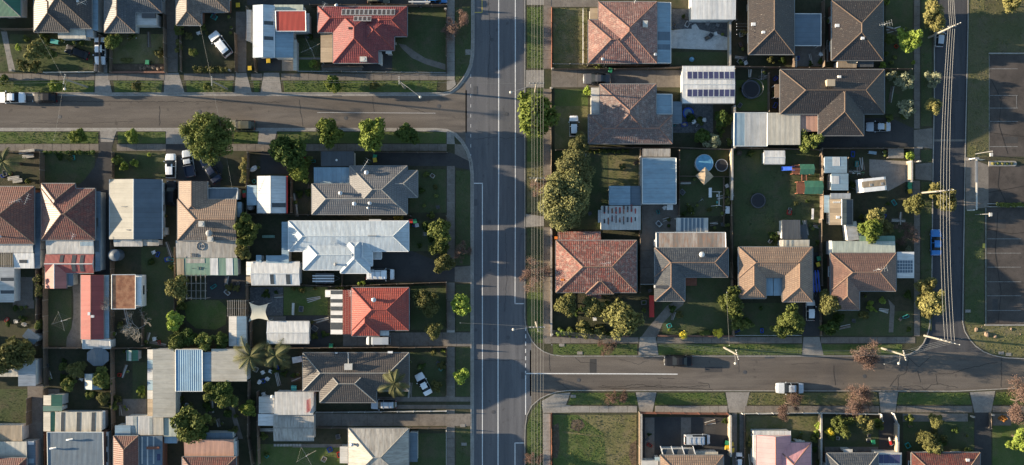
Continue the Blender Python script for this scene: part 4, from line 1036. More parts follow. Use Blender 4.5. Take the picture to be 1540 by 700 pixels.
K1 = [(X0,141),(655,141),(668,140.5),(678,138),(687,131),(695,121),(702,110),(707,98),(709.5,82),(710,60),(709,Y0)]
K2 = [(X0,196),(655,196.5),(672,198),(684,203.5),(694,214),(702,228),(707,244),(709,262),(709,Y1)]
K3 = [(790,Y0),(790,478),(791,488),(794,500),(800,512),(808,521.5),(818,528.5),(830,533),(845,535),(1352,535),(1368,532),(1380,525),(1388,516),(1393,505),(1397,490),(1400,440),(1402,250),(1404,150),(1404,Y0)]
K4 = [(790,Y1),(790,660),(790.5,642),(793,625),(800,611),(812,600.5),(824,594.5),(838,590),(854,588),(1440,589),(1500,586),(1540,584),(X1,580)]
K5 = [(1458,Y0),(1456,40),(1452,220),(1449,400),(1448,485),(1451,498),(1458,510),(1467,520),(1479,528.5),(1493,534),(1511,537.5),(1540,539),(X1,541)]
def block(K, extra, name='land'):
    mb = MB(); pts = [P(*p) for p in K+extra]; mb.poly([p+(GZ,) for p in pts])
    for a, b in zip(pts, pts[1:]+pts[:1]): mb.poly([a+(-.03,), b+(-.03,), b+(GZ,), a+(GZ,)])
    struct(link(name, mb.mesh(name, 'yard')))
block(K1, [(X0,Y0)]); block(K2, [(X0,Y1)]); block(K3, []); block(K4, [(X1,Y1)]); block(K5, [(X1,Y0)])
def kerb(K, side):
    """concrete kerb with its channel; side +1 = road lies left of the line's direction in world space"""
    c = [Vector(P(*p)) for p in K]; prof = [(-.16,GZ+.002),(-.16,GZ+.028),(.0,GZ+.028),(.05,.03),(.42,.016),(.42,.0)]; rows = []
    for i, p in enumerate(c):
        d = (c[min(i+1,len(c)-1)]-c[max(i-1,0)]).normalized(); n = Vector((-d.y, d.x))*side; rows.append([tuple(p+n*u)+(z,) for u, z in prof])
    mb = MB()
    for a, b in zip(rows, rows[1:]):
        for k in range(len(prof)-1): mb.poly([a[k], b[k], b[k+1], a[k+1]] if side < 0 else [a[k], a[k+1], b[k+1], b[k]])
    struct(link('kerb', mb.mesh('kerb', 'kerb')))
kerb(K1, -1); kerb(K2, 1); kerb(K3, 1); kerb(K4, -1); kerb(K5, 1)
# road paint
def line(pts, w=.13, name='road_marking', mat='paint_line', z=.016): return strip(name, pts, w, z, mat)
def cline(a, b, w=.13):
    t = [a, b] if a[1] <= b[1] else [b, a]; line([a, b], w)
line([(750,Y0),(750,262),(749,400),(749,Y1)], .16)
line([(775,Y0),(775,330),(774.5,457),(774.5,457.5)], .14)
line([(774,457),(788,457)], .14)
line([(711,276),(726,276)], .14); line([(725.5,275),(725.5,Y1)], .14)
for i in range(7): line([(790.5,492+i*11),(790.5,498+i*11)], .14)
line([(790.5,562),(790.5,624)], .16); line([(791,562),(943,562.5),(1019,563)], .16)
line([(774.5,666.5),(788,666.5)], .14); line([(774.5,666),(774.5,Y1)], .14)
line([(477,169.5),(655,170.5)], .05); 
for i in range(11): line([(708,112+i*15),(708,117+i*15)], .07)
line([(707,19),(725,19)], .12, mat='paint_yellow'); line([(725,0),(725,19)], .12, mat='paint_yellow')
# cracks and patches
def crack(pts, w=.07, dens=1):
    out = [pts[0]]
    for a, b in zip(pts, pts[1:]):
        n = max(2, int(math.dist(a, b)/3))
        for i in range(1, n+1): out.append((a[0]+(b[0]-a[0])*i/n+rnd.uniform(-.8,.8), a[1]+(b[1]-a[1])*i/n+rnd.uniform(-.8,.8)))
    strip('crack', out, w, .0125, 'crack')
for c in ([(1350,587),(1352,566),(1362,561),(1367,540)], [(1358,582),(1380,580),(1392,587),(1400,579),(1410,578),(1407,563),(1430,562),(1460,553),(1500,545)], [(1365,537),(1382,553),(1393,542),(1400,537)], [(1380,558),(1384,575)], [(1408,577),(1440,583)],
          [(900,582),(935,585),(990,580),(1040,584),(1075,587)], [(905,580),(925,583),(960,578),(1000,584),(1065,580)], [(1050,576),(1066,577),(1068,584)], [(1254,550),(1256,580)], [(1506,540),(1506,582)], [(989,569),(1014,570)], [(865,538),(873,545),(896,547)], [(1338,582),(1352,563)], [(1500,170),(1502,216)],
          [(1503,250),(1503,275),(1508,300)], [(1487,300),(1485,288)], [(240,160),(240,190)], [(604,160),(625,165),(640,170)], [(0,152),(160,153),(420,154)], [(826,520),(827,560)]): crack(c)
surf2 = lambda pts, m, z=.0108: sheet('asphalt_patch', [(pts[0],pts[3]),(pts[2],pts[3]),(pts[2],pts[1]),(pts[0],pts[1])], z, m)
surf2((887,540,897,561), 'asphalt_dark'); surf2((868,544,886,560), 'asphalt_side', .0112); surf2((792,30,793,31), 'asphalt'); surf2((1402.5,210,1452,213), 'concrete_old', .0117)

# ---------------- pavements, verges, drives (each band of land between the kerb and the gardens)
# top left block
paved('footpath', -60, 111, 143, 121, 'concrete_old'); paved('footpath', 163, 111, 248, 121, 'concrete_old'); paved('footpath', 277, 111, 353, 121, 'concrete_old'); paved('footpath', 378, 111, 395, 121, 'concrete_old'); paved('footpath', 423, 111, 672, 121, 'concrete_old')
paved('footpath', 672, -60, 684, 121, 'concrete')
for c in ([(144,111),(163,111),(169,140),(143,140)], [(248,110),(269,110),(278,140),(247,140)], [(355,110),(371,110),(379,140),(353,140)], [(397,110),(420,110),(424,140),(392,140)]): surf('driveway_crossing', c, 'concrete', 2)
for a, b in ((0,143),(169,247),(278,353),(379,393),(424,660)): lawn([(a+2,122),(b-2,122),(b-4,139),(a+4,139)] if a else [(0,122),(b-1,122),(b-2,139),(0,139)], 'lawn', 'grass_blade', 26, .10, 'verge')
lawn([(685,12),(708,10),(708,92),(703,104),(694,118),(685,122)], 'lawn_shaded', 'grass_blade', 22, .1, 'verge'); surf('concrete_pad', (700,75,709,83), 'concrete', 3); surf('kerb_ramp', [(684,121),(686,128),(678,135),(672,136),(672,122)], 'concrete', 3)
paved('driveway', 144, 60, 162, 110, 'concrete', bay=2.2); paved('driveway', 249, -60, 268, 109, 'concrete_old', bay=2.4); paved('driveway', 355, 18, 371, 109, 'concrete_old', bay=2.4)
surf('carport_slab', (388,88,423,107), 'asphalt_dark', 2); paved('driveway', 424, 87, 445, 107, 'concrete', bay=2.3)
surf('garden_path', [(2,48),(11,48),(17,80),(24,108),(14,108),(9,80)], 'concrete', 2); surf('garden_path', [(599,66),(610,68),(624,78),(640,88),(670,97),(670,106),(640,97),(620,88),(606,75)], 'concrete_old', 3)
lawn((0,50,12,108),'lawn_shaded','grass_shaded'); lawn((15,52,140,108),'lawn_shaded','grass_shaded',10); lawn((165,52,247,96),'lawn_dry','grass_dry',10); lawn((586,12,671,108),'lawn_shaded','grass_shaded',18,holes=([(599,66),(612,66),(640,86),(671,96),(671,107),(640,98),(616,88)],))
lawn((447,85,482,107),'lawn','grass_blade'); lawn((447,58,482,84),'lawn_shaded','grass_shaded'); surf('garden_bed',(272,40,352,98),'yard',1); surf('garden_bed',(165,97,248,108),'dirt',2); surf('paving_strip',(446,87,482,90),'concrete',2)
surf('asphalt_yard',(372,-60,672,8),'asphalt_dark',1); surf('paved_terrace',(543,76,590,107),'asphalt_dark',2); surf('garden_bed',(484,97,545,107),'concrete_old',2)
# lower left block
paved('footpath', -60, 217, 149, 227.5, 'concrete_old'); paved('footpath', 176, 217, 250, 227.5, 'concrete_old'); paved('footpath', 330, 217, 672, 227.5, 'concrete_old'); paved('footpath', 672, 250, 684, 402, 'concrete_old'); paved('footpath', 672, 425, 684, 497, 'concrete_old'); paved('footpath', 672, 522, 684, 597, 'concrete_old'); paved('footpath', 672, 616, 684, 760, 'concrete_old')
surf('driveway', [(150,197),(176,197),(169,222),(168,270),(166,288),(144,288),(113,284),(128,270),(142,252),(149,232)], 'asphalt_dark', 2); surf('driveway_crossing', [(151,197),(176,197),(170,214),(152,214)], 'concrete', 3)
surf('driveway_crossing', [(250,197),(290,197),(296,217),(250,217)], 'concrete', 2); surf('driveway', [(250,217),(318,217),(336,250),(330,290),(250,290)], 'asphalt_dark', 2); surf('driveway_crossing', [(390,197),(417,197),(412,217),(388,217)], 'concrete', 2); surf('driveway', (392,228,437,262), 'asphalt_dark', 2)
surf('driveway', [(560,229),(672,229),(684,232),(708,244),(708,256),(672,250),(560,250)], 'asphalt_dark', 2); surf('kerb_ramp', [(672,199),(683,204),(684,217),(672,217)], 'concrete', 2); surf('paved_corner', [(684,217),(696,218),(706,245),(684,246)], 'concrete_old', 1)
for a, b in ((0,148),(178,249),(352,388),(418,671)): lawn((a,199,b,216),'lawn','grass_blade',20,.1,'verge')
for a, b in ((257,399),(428,498),(523,596),(645,700)): lawn((686,a,707.5,b),'lawn_shaded','grass_blade',18,.1,'verge')
surf('concrete_pad',(673,252,684,319),'concrete',3); surf('concrete_pad',(672,478,684,503),'concrete_pale',3); surf('concrete_pad',(672,573,684,597),'concrete_pale',3)
surf('driveway', [(553,378),(620,378),(645,388),(672,399),(708,402),(708,424),(553,424)], 'asphalt_dark', 2); surf('driveway_crossing', [(684,402),(708,400),(708,426),(684,424)], 'concrete_old', 3)
paved('driveway', 516, 500, 708, 521, 'concrete_old', bay=2.4, base='asphalt_dark')
surf('wheel_track', (567,597,708,604), 'concrete_old', 2); surf('wheel_track', (590,609,708,615), 'concrete_old', 2); paved('driveway', 475, 622, 708, 641, 'concrete_old', bay=4.2)
lawn((590,530,671,596),'lawn_shaded','grass_shaded',12); lawn((616,255,671,320),'lawn_shaded','grass_shaded'); lawn((616,332,671,378),'lawn_shaded','grass_shaded'); lawn((618,430,671,496),'lawn_shaded','grass_shaded'); lawn((617,652,671,700),'lawn_shaded','grass_blade')
lawn((213,372,262,520),'lawn_shaded','grass_shaded',9); lawn([(277,456),(290,451),(330,452),(341,462),(340,488),(325,496),(295,494),(281,482)],'lawn','grass_shaded',14); lawn((427,432,493,474),'lawn','grass_blade',18); lawn((72,437,108,520),'lawn_shaded','grass_shaded',10); lawn((62,228,143,276),'lawn_shaded','grass_shaded'); lawn((172,230,249,268),'lawn_shaded','grass_shaded')
surf('stone_patio',(376,432,426,475),'stone_paving',2); surf('paved_yard',(426,475,497,522),'asphalt_dark',1); surf('patio',(311,414,369,450),'asphalt_dark',2); surf('patio',(404,476,430,483),'concrete_old',2)
surf('driveway', [(108,412),(123,412),(123,524),(100,524),(101,508),(108,494),(111,474),(111,448)], 'concrete_old', 2); surf('side_lane',(144,286,165,524),'asphalt_dark',1); surf('side_lane',(63,376,72,524),'dirt',1)
surf('driveway',(42,578,65,700),'concrete_old',2); surf('patio',(31,417,50,453),'concrete_old',2); surf('patio',(20,452,52,464),'concrete_old',2)
lawn((386,668,520,700),'lawn','grass_blade',16); surf('garden_path',(440,668,523,673),'concrete_old',2); lawn((200,545,221,626),'lawn_shaded','grass_shaded'); surf('patio',(185,600,221,626),'concrete_old',2); surf('dirt_patch',(262,592,372,660),'yard',1); surf('garden_path',[(345,612),(352,612),(366,660),(358,660)],'concrete_old',2)
lawn((0,585,42,640),'lawn_shaded','grass_shaded'); surf('concrete_yard',(66,585,90,594),'concrete_old',2)
# right top block
paved('footpath', 818, -60, 829, 104, 'concrete_old'); paved('footpath', 818, 134, 829, 324, 'concrete_old'); paved('footpath', 818, 342, 829, 506, 'concrete_old'); paved('footpath', 829, 507, 960, 516.5, 'concrete_old'); paved('footpath', 988, 507, 1206, 516.5, 'concrete_old'); paved('footpath', 1234, 507, 1376, 516.5, 'concrete_old'); surf('footpath_corner',[(817,506),(829,506),(829,517),(819,517)],'concrete_old',2)
surf('driveway_crossing',[(792,-60),(818,-60),(818,8),(792,8)],'concrete',2); surf('driveway_crossing',[(791,106),(818,106),(818,132),(791,132)],'concrete',2); surf('driveway_crossing',[(791,322),(818,326),(818,340),(791,342)],'concrete',2); surf('driveway',(829,-60,900,11),'concrete_old',2)
lawn((793,11,816,103),'lawn','grass_blade',26,.1,'verge'); lawn((793,134,816,244),'lawn','grass_blade',20,.1,'verge'); lawn((793,244,816,320),'lawn_dry','grass_dry',26,.1,'verge'); lawn((793,344,816,384),'lawn_shaded','grass_blade',16,.1,'verge'); lawn((793,384,816,440),'lawn_dry','grass_dry',26,.1,'verge'); lawn([(793,440),(816,440),(816,516),(806,516),(796,500),(793,485)],'lawn','grass_blade',18,.1,'verge')
for a, b in ((832,958),(990,1206),(1236,1356)): lawn((a,518,b,533.5),'lawn','grass_blade',20,.1,'verge')
surf('driveway_crossing',[(962,507),(986,507),(990,534),(960,534)],'concrete',2); surf('driveway_crossing',[(1208,507),(1232,507),(1238,534),(1206,534)],'concrete',2)
paved('driveway', 829, 106, 1026, 132, 'concrete_old', bay=4.0, base='dirt', cross=1)
lawn((832,13,883,103),'lawn_dry','grass_dry',20,.12); lawn((834,135,884,160),'lawn','grass_blade',12); lawn((834,160,884,226),'lawn_dry','grass_dry',16); lawn((915,234,962,280),'lawn_dry','grass_blade',16); lawn((834,226,914,345),'lawn_shaded','grass_shaded',8)
lawn((1104,226,1234,371),'lawn_shaded','grass_shaded',12,.08); lawn((1022,226,1102,325),'lawn_shaded','grass_shaded',12); lawn((1010,79,1098,98),'lawn_shaded','grass_shaded',12); lawn((1107,121,1156,167),'lawn','grass_blade',16)
surf('concrete_terrace',[(1009,46),(1030,44),(1046,36),(1052,45),(1075,50),(1097,58),(1097,76),(1060,75),(1009,73)],'concrete_white',2); surf('concrete_terrace',(1040,30,1097,58),'stone_paving',1); surf('concrete_terrace',(1010,14,1040,44),'stone_paving',2); surf('paved_yard',(1010,156,1072,200),'stone_paving',1); surf('paved_yard',(965,308,1022,352),'concrete_old',2); paved('driveway', 963, 352, 984, 428, 'concrete_old', bay=2.5)
surf('garden_path',[(964,507),(975,492),(990,475),(1003,460),(1016,452),(1030,450),(1027,459),(1012,470),(996,487),(988,507)],'concrete_old',2); lawn((996,455,1104,505),'lawn_shaded','grass_shaded',12,holes=([(964,507),(990,475),(1030,448),(1030,462),(988,507)],)); lawn((1032,418,1104,455),'lawn_shaded','grass_shaded',12); lawn((1110,456,1200,505),'lawn_shaded','grass_shaded',10); lawn((1238,468,1372,505),'lawn_shaded','grass_shaded',10)
surf('driveway',(1207,380,1233,506),'asphalt_dark',2); surf('driveway',[(1231,178),(1340,178),(1374,194),(1374,222),(1231,222)],'asphalt_dark',2); surf('driveway_crossing',[(1374,196),(1402,193),(1402,224),(1374,221)],'concrete_old',2); surf('driveway',[(1307,240),(1367,243),(1367,271),(1335,288),(1307,264)],'concrete',2); surf('driveway_crossing',[(1376,247),(1401,245),(1401,272),(1376,270)],'concrete_old',2)
paved('footpath', 1374, -60, 1383, 194, 'concrete_old'); paved('footpath', 1374, 272, 1383, 506, 'concrete_old'); paved('footpath', 1374, 222, 1383, 246, 'concrete_old')
for a, b in ((0,190),(226,244),(274,498)): lawn((1385,a,1400.5,b),'lawn_shaded','grass_blade',16,.1,'verge')
lawn((1332,0,1372,176),'lawn_shaded','grass_shaded',9); lawn((1276,345,1372,362),'lawn_shaded','grass_shaded',8); surf('garden_bed',(1337,422,1372,466),'yard',2); surf('garden_path',[(1335,450),(1345,460),(1343,500),(1336,500),(1338,462)],'concrete_old',3); surf('carport_slab',(1194,70,1236,100),'concrete_old',1); surf('patio',(1104,84,1190,100),'yard',1)
# bottom right block
paved('footpath', 858, 610.5, 958, 620.5, 'concrete'); paved('footpath', 985, 610.5, 1094, 620.5, 'concrete'); paved('footpath', 1120, 610.5, 1322, 620.5, 'concrete_old'); paved('footpath', 1348, 610.5, 1462, 620.5, 'concrete_old'); paved('footpath', 1492, 610.5, 1600, 620.5, 'concrete_old'); paved('footpath', 817, 622, 828, 760, 'concrete')
surf('paved_corner',[(815,603),(834,592.5),(858,590.5),(851,609),(858,610),(858,620.5),(829,621),(817,621),(815,610)],'concrete',2)
for c in ([(956,590),(987,590),(981,620.5),(962,620.5)], [(1091,590),(1127,590),(1120,620.5),(1096,620.5)], [(1321,590),(1350,590),(1346,620.5),(1324,620.5)], [(1458,590),(1496,588),(1490,620.5),(1465,620.5)]): surf('driveway_crossing', c, 'concrete', 3)
for pts, d in (([(860,591),(954,591),(960,608.5),(854,608.5)],0), ([(989,591),(1089,591),(1094,608.5),(984,608.5)],0), ([(1129,591),(1318,591),(1322,608.5),(1119,608.5)],1), ([(1352,591),(1456,591),(1461,608.5),(1348,608.5)],0), ([(1499,590),(1560,588),(1560,608.5),(1492,608.5)],0)):
    lawn(pts, 'lawn_dry' if d else 'lawn', 'grass_dry' if d else 'grass_blade', 26, .11, 'verge')
lawn([(793,700),(793,640),(800,618),(812,605),(814,612),(815,700)],'lawn','grass_blade',26,.1,'verge')
lawn((832,624,957,706),'lawn_dry','grass_dry',16,.16,'vacant_lot'); lawn([(832,624),(868,624),(890,640),(908,652),(912,706),(832,706)],'lawn','grass_blade',12,.12,'vacant_lot',lv=2)  # second, greener polygon paints the outline of a shadow cast across the lot
surf('bare_dirt',[(860,632),(874,630),(880,640),(870,650),(858,644)],'dirt',3); surf('bare_dirt',[(832,640),(840,636),(842,668),(838,690),(832,688)],'dirt',3); surf('bare_dirt',[(948,668),(957,662),(957,700),(950,700),(945,684)],'dirt',3); surf('worn_track',[(845,648),(905,655),(908,658),(846,651)],'lawn_dry',3)
surf('asphalt_yard',(966,627,1098,760),'asphalt_dark',2); surf('concrete_strip',(1024,628,1039,676),'concrete_old',3); surf('concrete_strip',(970,628,984,690),'concrete_old',3)
surf('wheel_track',(1101,621,1108,760),'concrete_old',2); surf('wheel_track',(1112,621,1118,760),'concrete_old',2); surf('driveway',(1322,621,1347,690),'asphalt_dark',2); surf('driveway',(1465,621,1490,760),'asphalt_dark',2)
lawn((1122,625,1235,664),'lawn_dry','grass_blade',16); lawn((1238,628,1320,676),'lawn_shaded','grass_shaded',12); lawn((1358,634,1464,680),'lawn_shaded','grass_blade',14); surf('paved_terrace',(1357,622,1455,634),'concrete_old',2); lawn((1492,634,1560,700),'lawn','grass_blade',14); surf('paved_terrace',(1492,622,1520,640),'concrete_old',3); surf('paved_terrace',(1240,672,1320,682),'concrete_old',2)
# right block: grass and car parks
lawn([(1459,-20),(1560,-20),(1560,80),(1487,80),(1487,237),(1454,237),(1456,60)],'lawn_rough','grass_dry',11,.11); lawn([(1451,316),(1479,318),(1479,488),(1451,488)],'lawn_shaded','grass_blade',12,.1)
lawn([(1452,489),(1560,489),(1560,537),(1511,536),(1490,532),(1468,518),(1458,506)],'lawn_dry','grass_dry',18,.12); lawn([(1460,-20),(1480,-20),(1480,14),(1460,14)],'lawn_dry','grass_dry',16,.1,lv=2); lawn([(1456,222),(1468,218),(1468,236),(1456,236)],'lawn_dry','grass_dry',20,.1,lv=2)
for c in ((1488,83,1700,236),(1485,249,1700,305),(1484,313,1700,488)): surf('car_park', c, 'car_park', 1)
surf('driveway_crossing',[(1452,236),(1486,249),(1486,312),(1452,316)],'concrete_old',2)
def pline(a, b, w=.07, z=None): strip('parking_line', [a, b], w, GZ+.0235, 'line_worn')
for y in (104,144,163,183,221): pline((1488,y),(1530,y))
for y in (359.5,381,402,424,445,467): pline((1484,y),(1535,y))
pline((1487,83),(1487,235)); pline((1528,144),(1528,163)); strip('parking_line',[(1482,313),(1482,488)],.12,GZ+.024,'line_worn'); strip('parking_line',[(1477,370),(1481,370)],.8,GZ+.03,'paint_yellow')
for (x0,y0,x1,y1) in ((1480,488,1700,490),(1486,80,1700,82),(1484,306,1500,307.5),(1484,310.5,1540,312)): 
    mb = MB(); a = P(x0,y0); b = P(x1,y1); mb.box(a[0],b[1],GZ+.01,b[0],a[1],GZ+.16); struct(link('kerb', mb.mesh('kerb','kerb')))
o = thing('traffic_island','traffic island',P(1506,246)+(GZ,),label='long kerbed planted island dividing the two car parks'); p_ = Part(o)
mb = MB(); pts = []
for k in range(9): a = math.pi/2-math.pi*k/8; q = P(1524,246.5); pts.append((q[0]+.45*math.cos(a), q[1]+.45*math.sin(a)))
q = P(1486,246.5); pts += [(q[0],q[1]-.45),(q[0],q[1]+.45)]; mb.prism(pts[::-1], GZ, GZ+.15); p_.add(mb,'island_kerb','kerb')
for i in range(5): t = MB(); q = P(1492+i*7,246.5); t.dome(q[0],q[1],GZ+.14,.36,.26,.3,8,3,.15); p_.add(t,'ground_cover',('leaf_yellow','leaf_mid')[i%2])

# ================================================================ houses
HS = {}
def Hs(key, *a, **k): HS[key] = House(*a, **k); return HS[key]
G = 'houses of the suburb'
# -- top left block
h = Hs('A','house','green metal roofed house cut by the top left corner','house',[(-70,-45,31,25)],'metal_green','ridge_grey','weatherboard',short='the green roofed corner house',group=G,pitch=17)
h = Hs('B','house','brown tiled house with cream awning in the top left','house',[(52,-60,138,43),(51,-20,104,48.5)],'tile_brown','ridge_brown','brick_cream',short='the brown tiled house with awning',group=G)
h.skillion(87,44,128,58,'metal_cream',h=2.3,high='T',rise=.3); h.skillion(138,-40,147,46,'metal_sky',h=2.3,high='L',rise=.2); h.antenna(130,8); h.vent(119,3); h.skillion(128,44,140,56,'metal_zinc',h=2.1,high='T',rise=.2)
h = Hs('C','house','dark grey roofed house with small white flat extension','house',[(157,-50,203,49),(157.5,-80,243,19)],'tile_slate','ridge_tan','weatherboard',short='the slate grey house',group=G)
h.skillion(198,19,235,38,'metal_pale',h=2.5,high='L',rise=.2); t = MB(); x,y = P(224,24,2.75); t.box(x-1.1,y-.35,2.6,x+1.1,y+.35,2.95); h.p.add(t,'skylight','darkgrey')
h = Hs('D','house','chocolate tiled house beside the diagonally parked white car','house',[(265,-60,303,38),(266,-90,344,18)],'tile_bark','ridge_brown','brick_wall',short='the chocolate tiled house',group=G)
h = Hs('E','house','white metal roofed house with raised red corrugated roof section','house',[(381,8,412,87,'TB')],'metal_frost','ridge_white','weatherboard',short='the white and red roofed house',group=G,pitch=15,gutter='white')
h.strips(h.form,[(397,31.5,410,37),(397,54.5,410,60)])
h.skillion(411.5,45,441,87,'metal_sky',h=2.55,high='L',rise=.25); h.skillion(411.5,7,456,22,'metal_sage',h=2.5,high='B',rise=.25); h.skillion(456,20,465,48,'metal_pale',h=2.2,high='L',rise=.2)
h.skillion(415,17,460,47,'metal_red',h=3.1,high='T',rise=.35,trim='white'); h.skillion(441,60,446,106,'metal_cream',h=2.2,high='L',rise=.1)
h = Shed('garden_shed','long narrow pale shed beside the concrete driveway','shed',(374,38)); h.skillion(371,15,378,62,'metal_pale',h=2.2,high='L',rise=.2)
h = Hs('F','house','crimson tiled corner house with a row of solar panels','house',[(478,10,612,49),(501,10.5,569,95),(550,10.2,612.3,55),(535,20,593,76)],'tile_crimson','ridge_scarlet','brick_wall',short='the crimson corner house',group=G)
h.solar(514,14,594,23.5,12,1,mat='solar_brown'); h.solar(532,24.5,559,33.5,4,1,mat='solar_brown'); h.skillion(482,50,500.5,94,'metal_tan',h=2.3,high='R',rise=.2,open_=True); h.aircon(547,90); h.hatch(527,43,.6,.35,'black'); h.skillion(569,78,574,97,'metal_pale',h=2.3,high='L',rise=.05); h.skillion(580,77,589,81,'metal_white',h=2.3,high='T',rise=.05)
h.antenna(489,11,1.1,1.0,1.0); h.vent(507,9)
# -- lower left block
h = Hs('G','house','terracotta tiled house cut by the left edge','house',[(-40,281,51.5,367)],'tile_umber','ridge_tan','brick_wall',short='the left edge terracotta house',group=G)
h.antenna(30,303,.3,2.0,1.5); h.antenna(47,300,1.2,1.8,1.5); h.vent(3,356,.12)
h.skillion(-10,367,49.5,380.5,'metal_pale',h=2.45,high='T',rise=.25); h.skillion(20.5,381,51,404,'metal_white',h=2.3,high='T',rise=.2,panels=[(29,391,41,396)]); h.skillion(52,290,60,404,'metal_slate',h=2.2,high='L',rise=.1)
h.pergola(0,382,19,400,7,2,slat=.14); h.skillion(-20,402,20.5,455,'metal_pale',h=2.3,high='L',rise=.35,panels=[(1,418,20,423),(1,437,20,442)])
h = Hs('H','house','mottled terracotta tiled house with red rear extension','house',[(62,284,143,361),(62.2,276.5,113,330)],'tile_terracotta','ridge_tan','brick_wall',short='the mottled terracotta house',group=G)
h.skillion(69,361.3,141,382,'metal_pale',h=2.5,high='T',rise=.25,panels=[(121,364,141,370,'metal_sky')]); h.skillion(143.5,288,151,408,'metal_slate',h=2.3,high='L',rise=.12,panels=[(144,328,148,341),(144,362,149,379)])
F2 = h.gable(68.5,383,141,411,'x','metal_maroon',h=2.35,pitch=18,panels=[(89,384,94,395),(107,384,113,396),(119,384,125,396),(107,398,113,409),(119,398,125,409)]); h.gable(68,397,100,434,'y','metal_rose',h=2.33,pitch=18); h.skillion(100,412,110,430,'metal_slate',h=2.1,high='T',rise=.1); h.antenna(113,356,1.2,1,1)
h = Hs('I','house','plain gabled house with cream and slate blue roof halves','house',[(165,270,243.5,360,'TB')],'metal_ink','frame_pale','render_wall',eave=2.9,pitch=12,short='the cream and slate gabled house',group=G,gutter='frame_pale')
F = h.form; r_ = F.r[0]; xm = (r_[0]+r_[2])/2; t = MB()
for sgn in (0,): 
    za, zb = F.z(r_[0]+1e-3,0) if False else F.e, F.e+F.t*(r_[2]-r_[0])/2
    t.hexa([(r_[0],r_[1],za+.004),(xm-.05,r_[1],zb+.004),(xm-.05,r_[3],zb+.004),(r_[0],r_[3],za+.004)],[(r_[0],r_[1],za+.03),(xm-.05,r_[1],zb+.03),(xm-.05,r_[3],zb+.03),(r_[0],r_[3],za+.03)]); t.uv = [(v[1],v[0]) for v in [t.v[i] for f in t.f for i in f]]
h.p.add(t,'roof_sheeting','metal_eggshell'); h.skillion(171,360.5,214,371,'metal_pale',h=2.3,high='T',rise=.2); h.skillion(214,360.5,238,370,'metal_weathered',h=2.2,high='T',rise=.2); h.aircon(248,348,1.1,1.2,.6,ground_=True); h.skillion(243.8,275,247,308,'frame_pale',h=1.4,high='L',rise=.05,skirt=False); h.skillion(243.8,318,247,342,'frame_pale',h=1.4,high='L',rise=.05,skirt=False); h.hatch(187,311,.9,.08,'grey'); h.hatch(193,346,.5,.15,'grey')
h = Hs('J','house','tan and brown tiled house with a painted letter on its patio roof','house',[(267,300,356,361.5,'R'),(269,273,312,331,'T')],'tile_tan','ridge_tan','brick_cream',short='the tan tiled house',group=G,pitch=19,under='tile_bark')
h.skillion(312.5,283,357,301,'metal_ink',h=2.5,high='B',rise=.35,trim='frame_pale'); h.aircon(304,337,.9,.9,.5); h.vent(318,351,.3,1.2,'grey'); h.aircon(317,360,.9,.9,.4); h.skillion(357,304,363,327,'metal_sky',h=2,high='L',rise=.1)
h.skillion(264.5,361.8,356,388,'metal_weathered',h=2.55,high='T',rise=.2,panels=[(264.6,386,280,395,'metal_weathered')]); rt1 = h.sk; h.skillion(265.5,388.3,357.5,414.5,'metal_mint',h=2.3,high='T',rise=.22,panels=[(266,389,277,414,'metal_tan'),(280,389,308,396,'metal_weathered'),(316,382.5,328,414,'metal_white'),(340,382.5,350.5,414,'metal_white')]); rt2 = h.sk
def mark(px, py, seglist, sk, w, nm, s=.1, mat='darkgrey'):
    rt, zf = sk; t = MB(); x0, y0 = P(px, py, 2.6)
    for pl in seglist:
        t.tube([(x0+a*s, y0+b*s, zf(x0+a*s, y0+b*s)+.05) for a, b in pl], w, 4)
    h.p.add(t, nm, mat)
circ = [(6.5*math.cos(k*math.pi/10), 6.5*math.sin(k*math.pi/10)) for k in range(21)]
mark(302.5,370.5,[circ,[(-2,-2.6),(-2,2.6)],[(2,-2.6),(2,2.6)],[(-2,0),(2,0)]],rt1,.045,'painted_letter')
mark(299,404,[[(-3,2.4),(-1,2.4),(-1.6,.3),(-1,-.3),(-1,-2.4),(-3,-2.4)],[(1,2.4),(3.4,2.4),(1.6,-2.6)],[(-12,0),(-9,0)],[(6,0),(9,0)]],rt2,.04,'painted_number')
mark(291,384,[[(-5,2),(-2,3),(-4,0),(-1,-2),(-5,-3)],[(1,-3),(1,3)],[(4,3),(4,-3),(7,-2),(7,1),(4,1)]],rt1,.035,'painted_number')
h.pergola(281,415,309,449,5,4,'timber_grey',2.5,.11)
h = Shed('garage','small white gabled garage with red edge beside a yard','garage',(408,292),short='the white gabled garage',group=None); h.gable(387,265,429.5,321,'y','metal_white','frame_pale',h=2.35,pitch=14,panels=[(409,305.5,428.5,312)]); h.skillion(371,279,387,309,'metal_sky',h=2.1,high='R',rise=.2); t = MB(); a = P(430.6,265,2.4); b = P(430.6,321,2.4); t.box(a[0],b[1],2.2,a[0]+.2,a[1],2.38); h.p.add(t,'red_gutter','red')
h = Hs('L','house','grey hip roofed house with three round roof vents','house',[(469,277,612,322.5),(526,250,612.4,322.2),(575,257,628,297)],'tile_grey','ridge_grey','render_wall',short='the grey hip roofed house',group=G)
h.skillion(472,252,526.3,277,'metal_sky',h=2.5,high='T',rise=.12); h.vent(513,291,.2,.6); h.vent(534,307,.2,.6); h.vent(557,306,.17,.5); h.vent(554,313,.12,.3); h.vent(552,260,.22,.5); h.antenna(551,250,1.0,2.2,1.8)
h = Shed('garage','flat dark grey garage roof beside the driveway','garage',(507,238)); h.skillion(483,228,532,250,'metal_dark',h=2.6,high='T',rise=.05,trim='darkgrey'); t = MB(); x,y = P(506,241,2.7); t.dome(x,y,2.6,.2,.2,.25,8,3); h.p.add(t,'roof_vent','white')
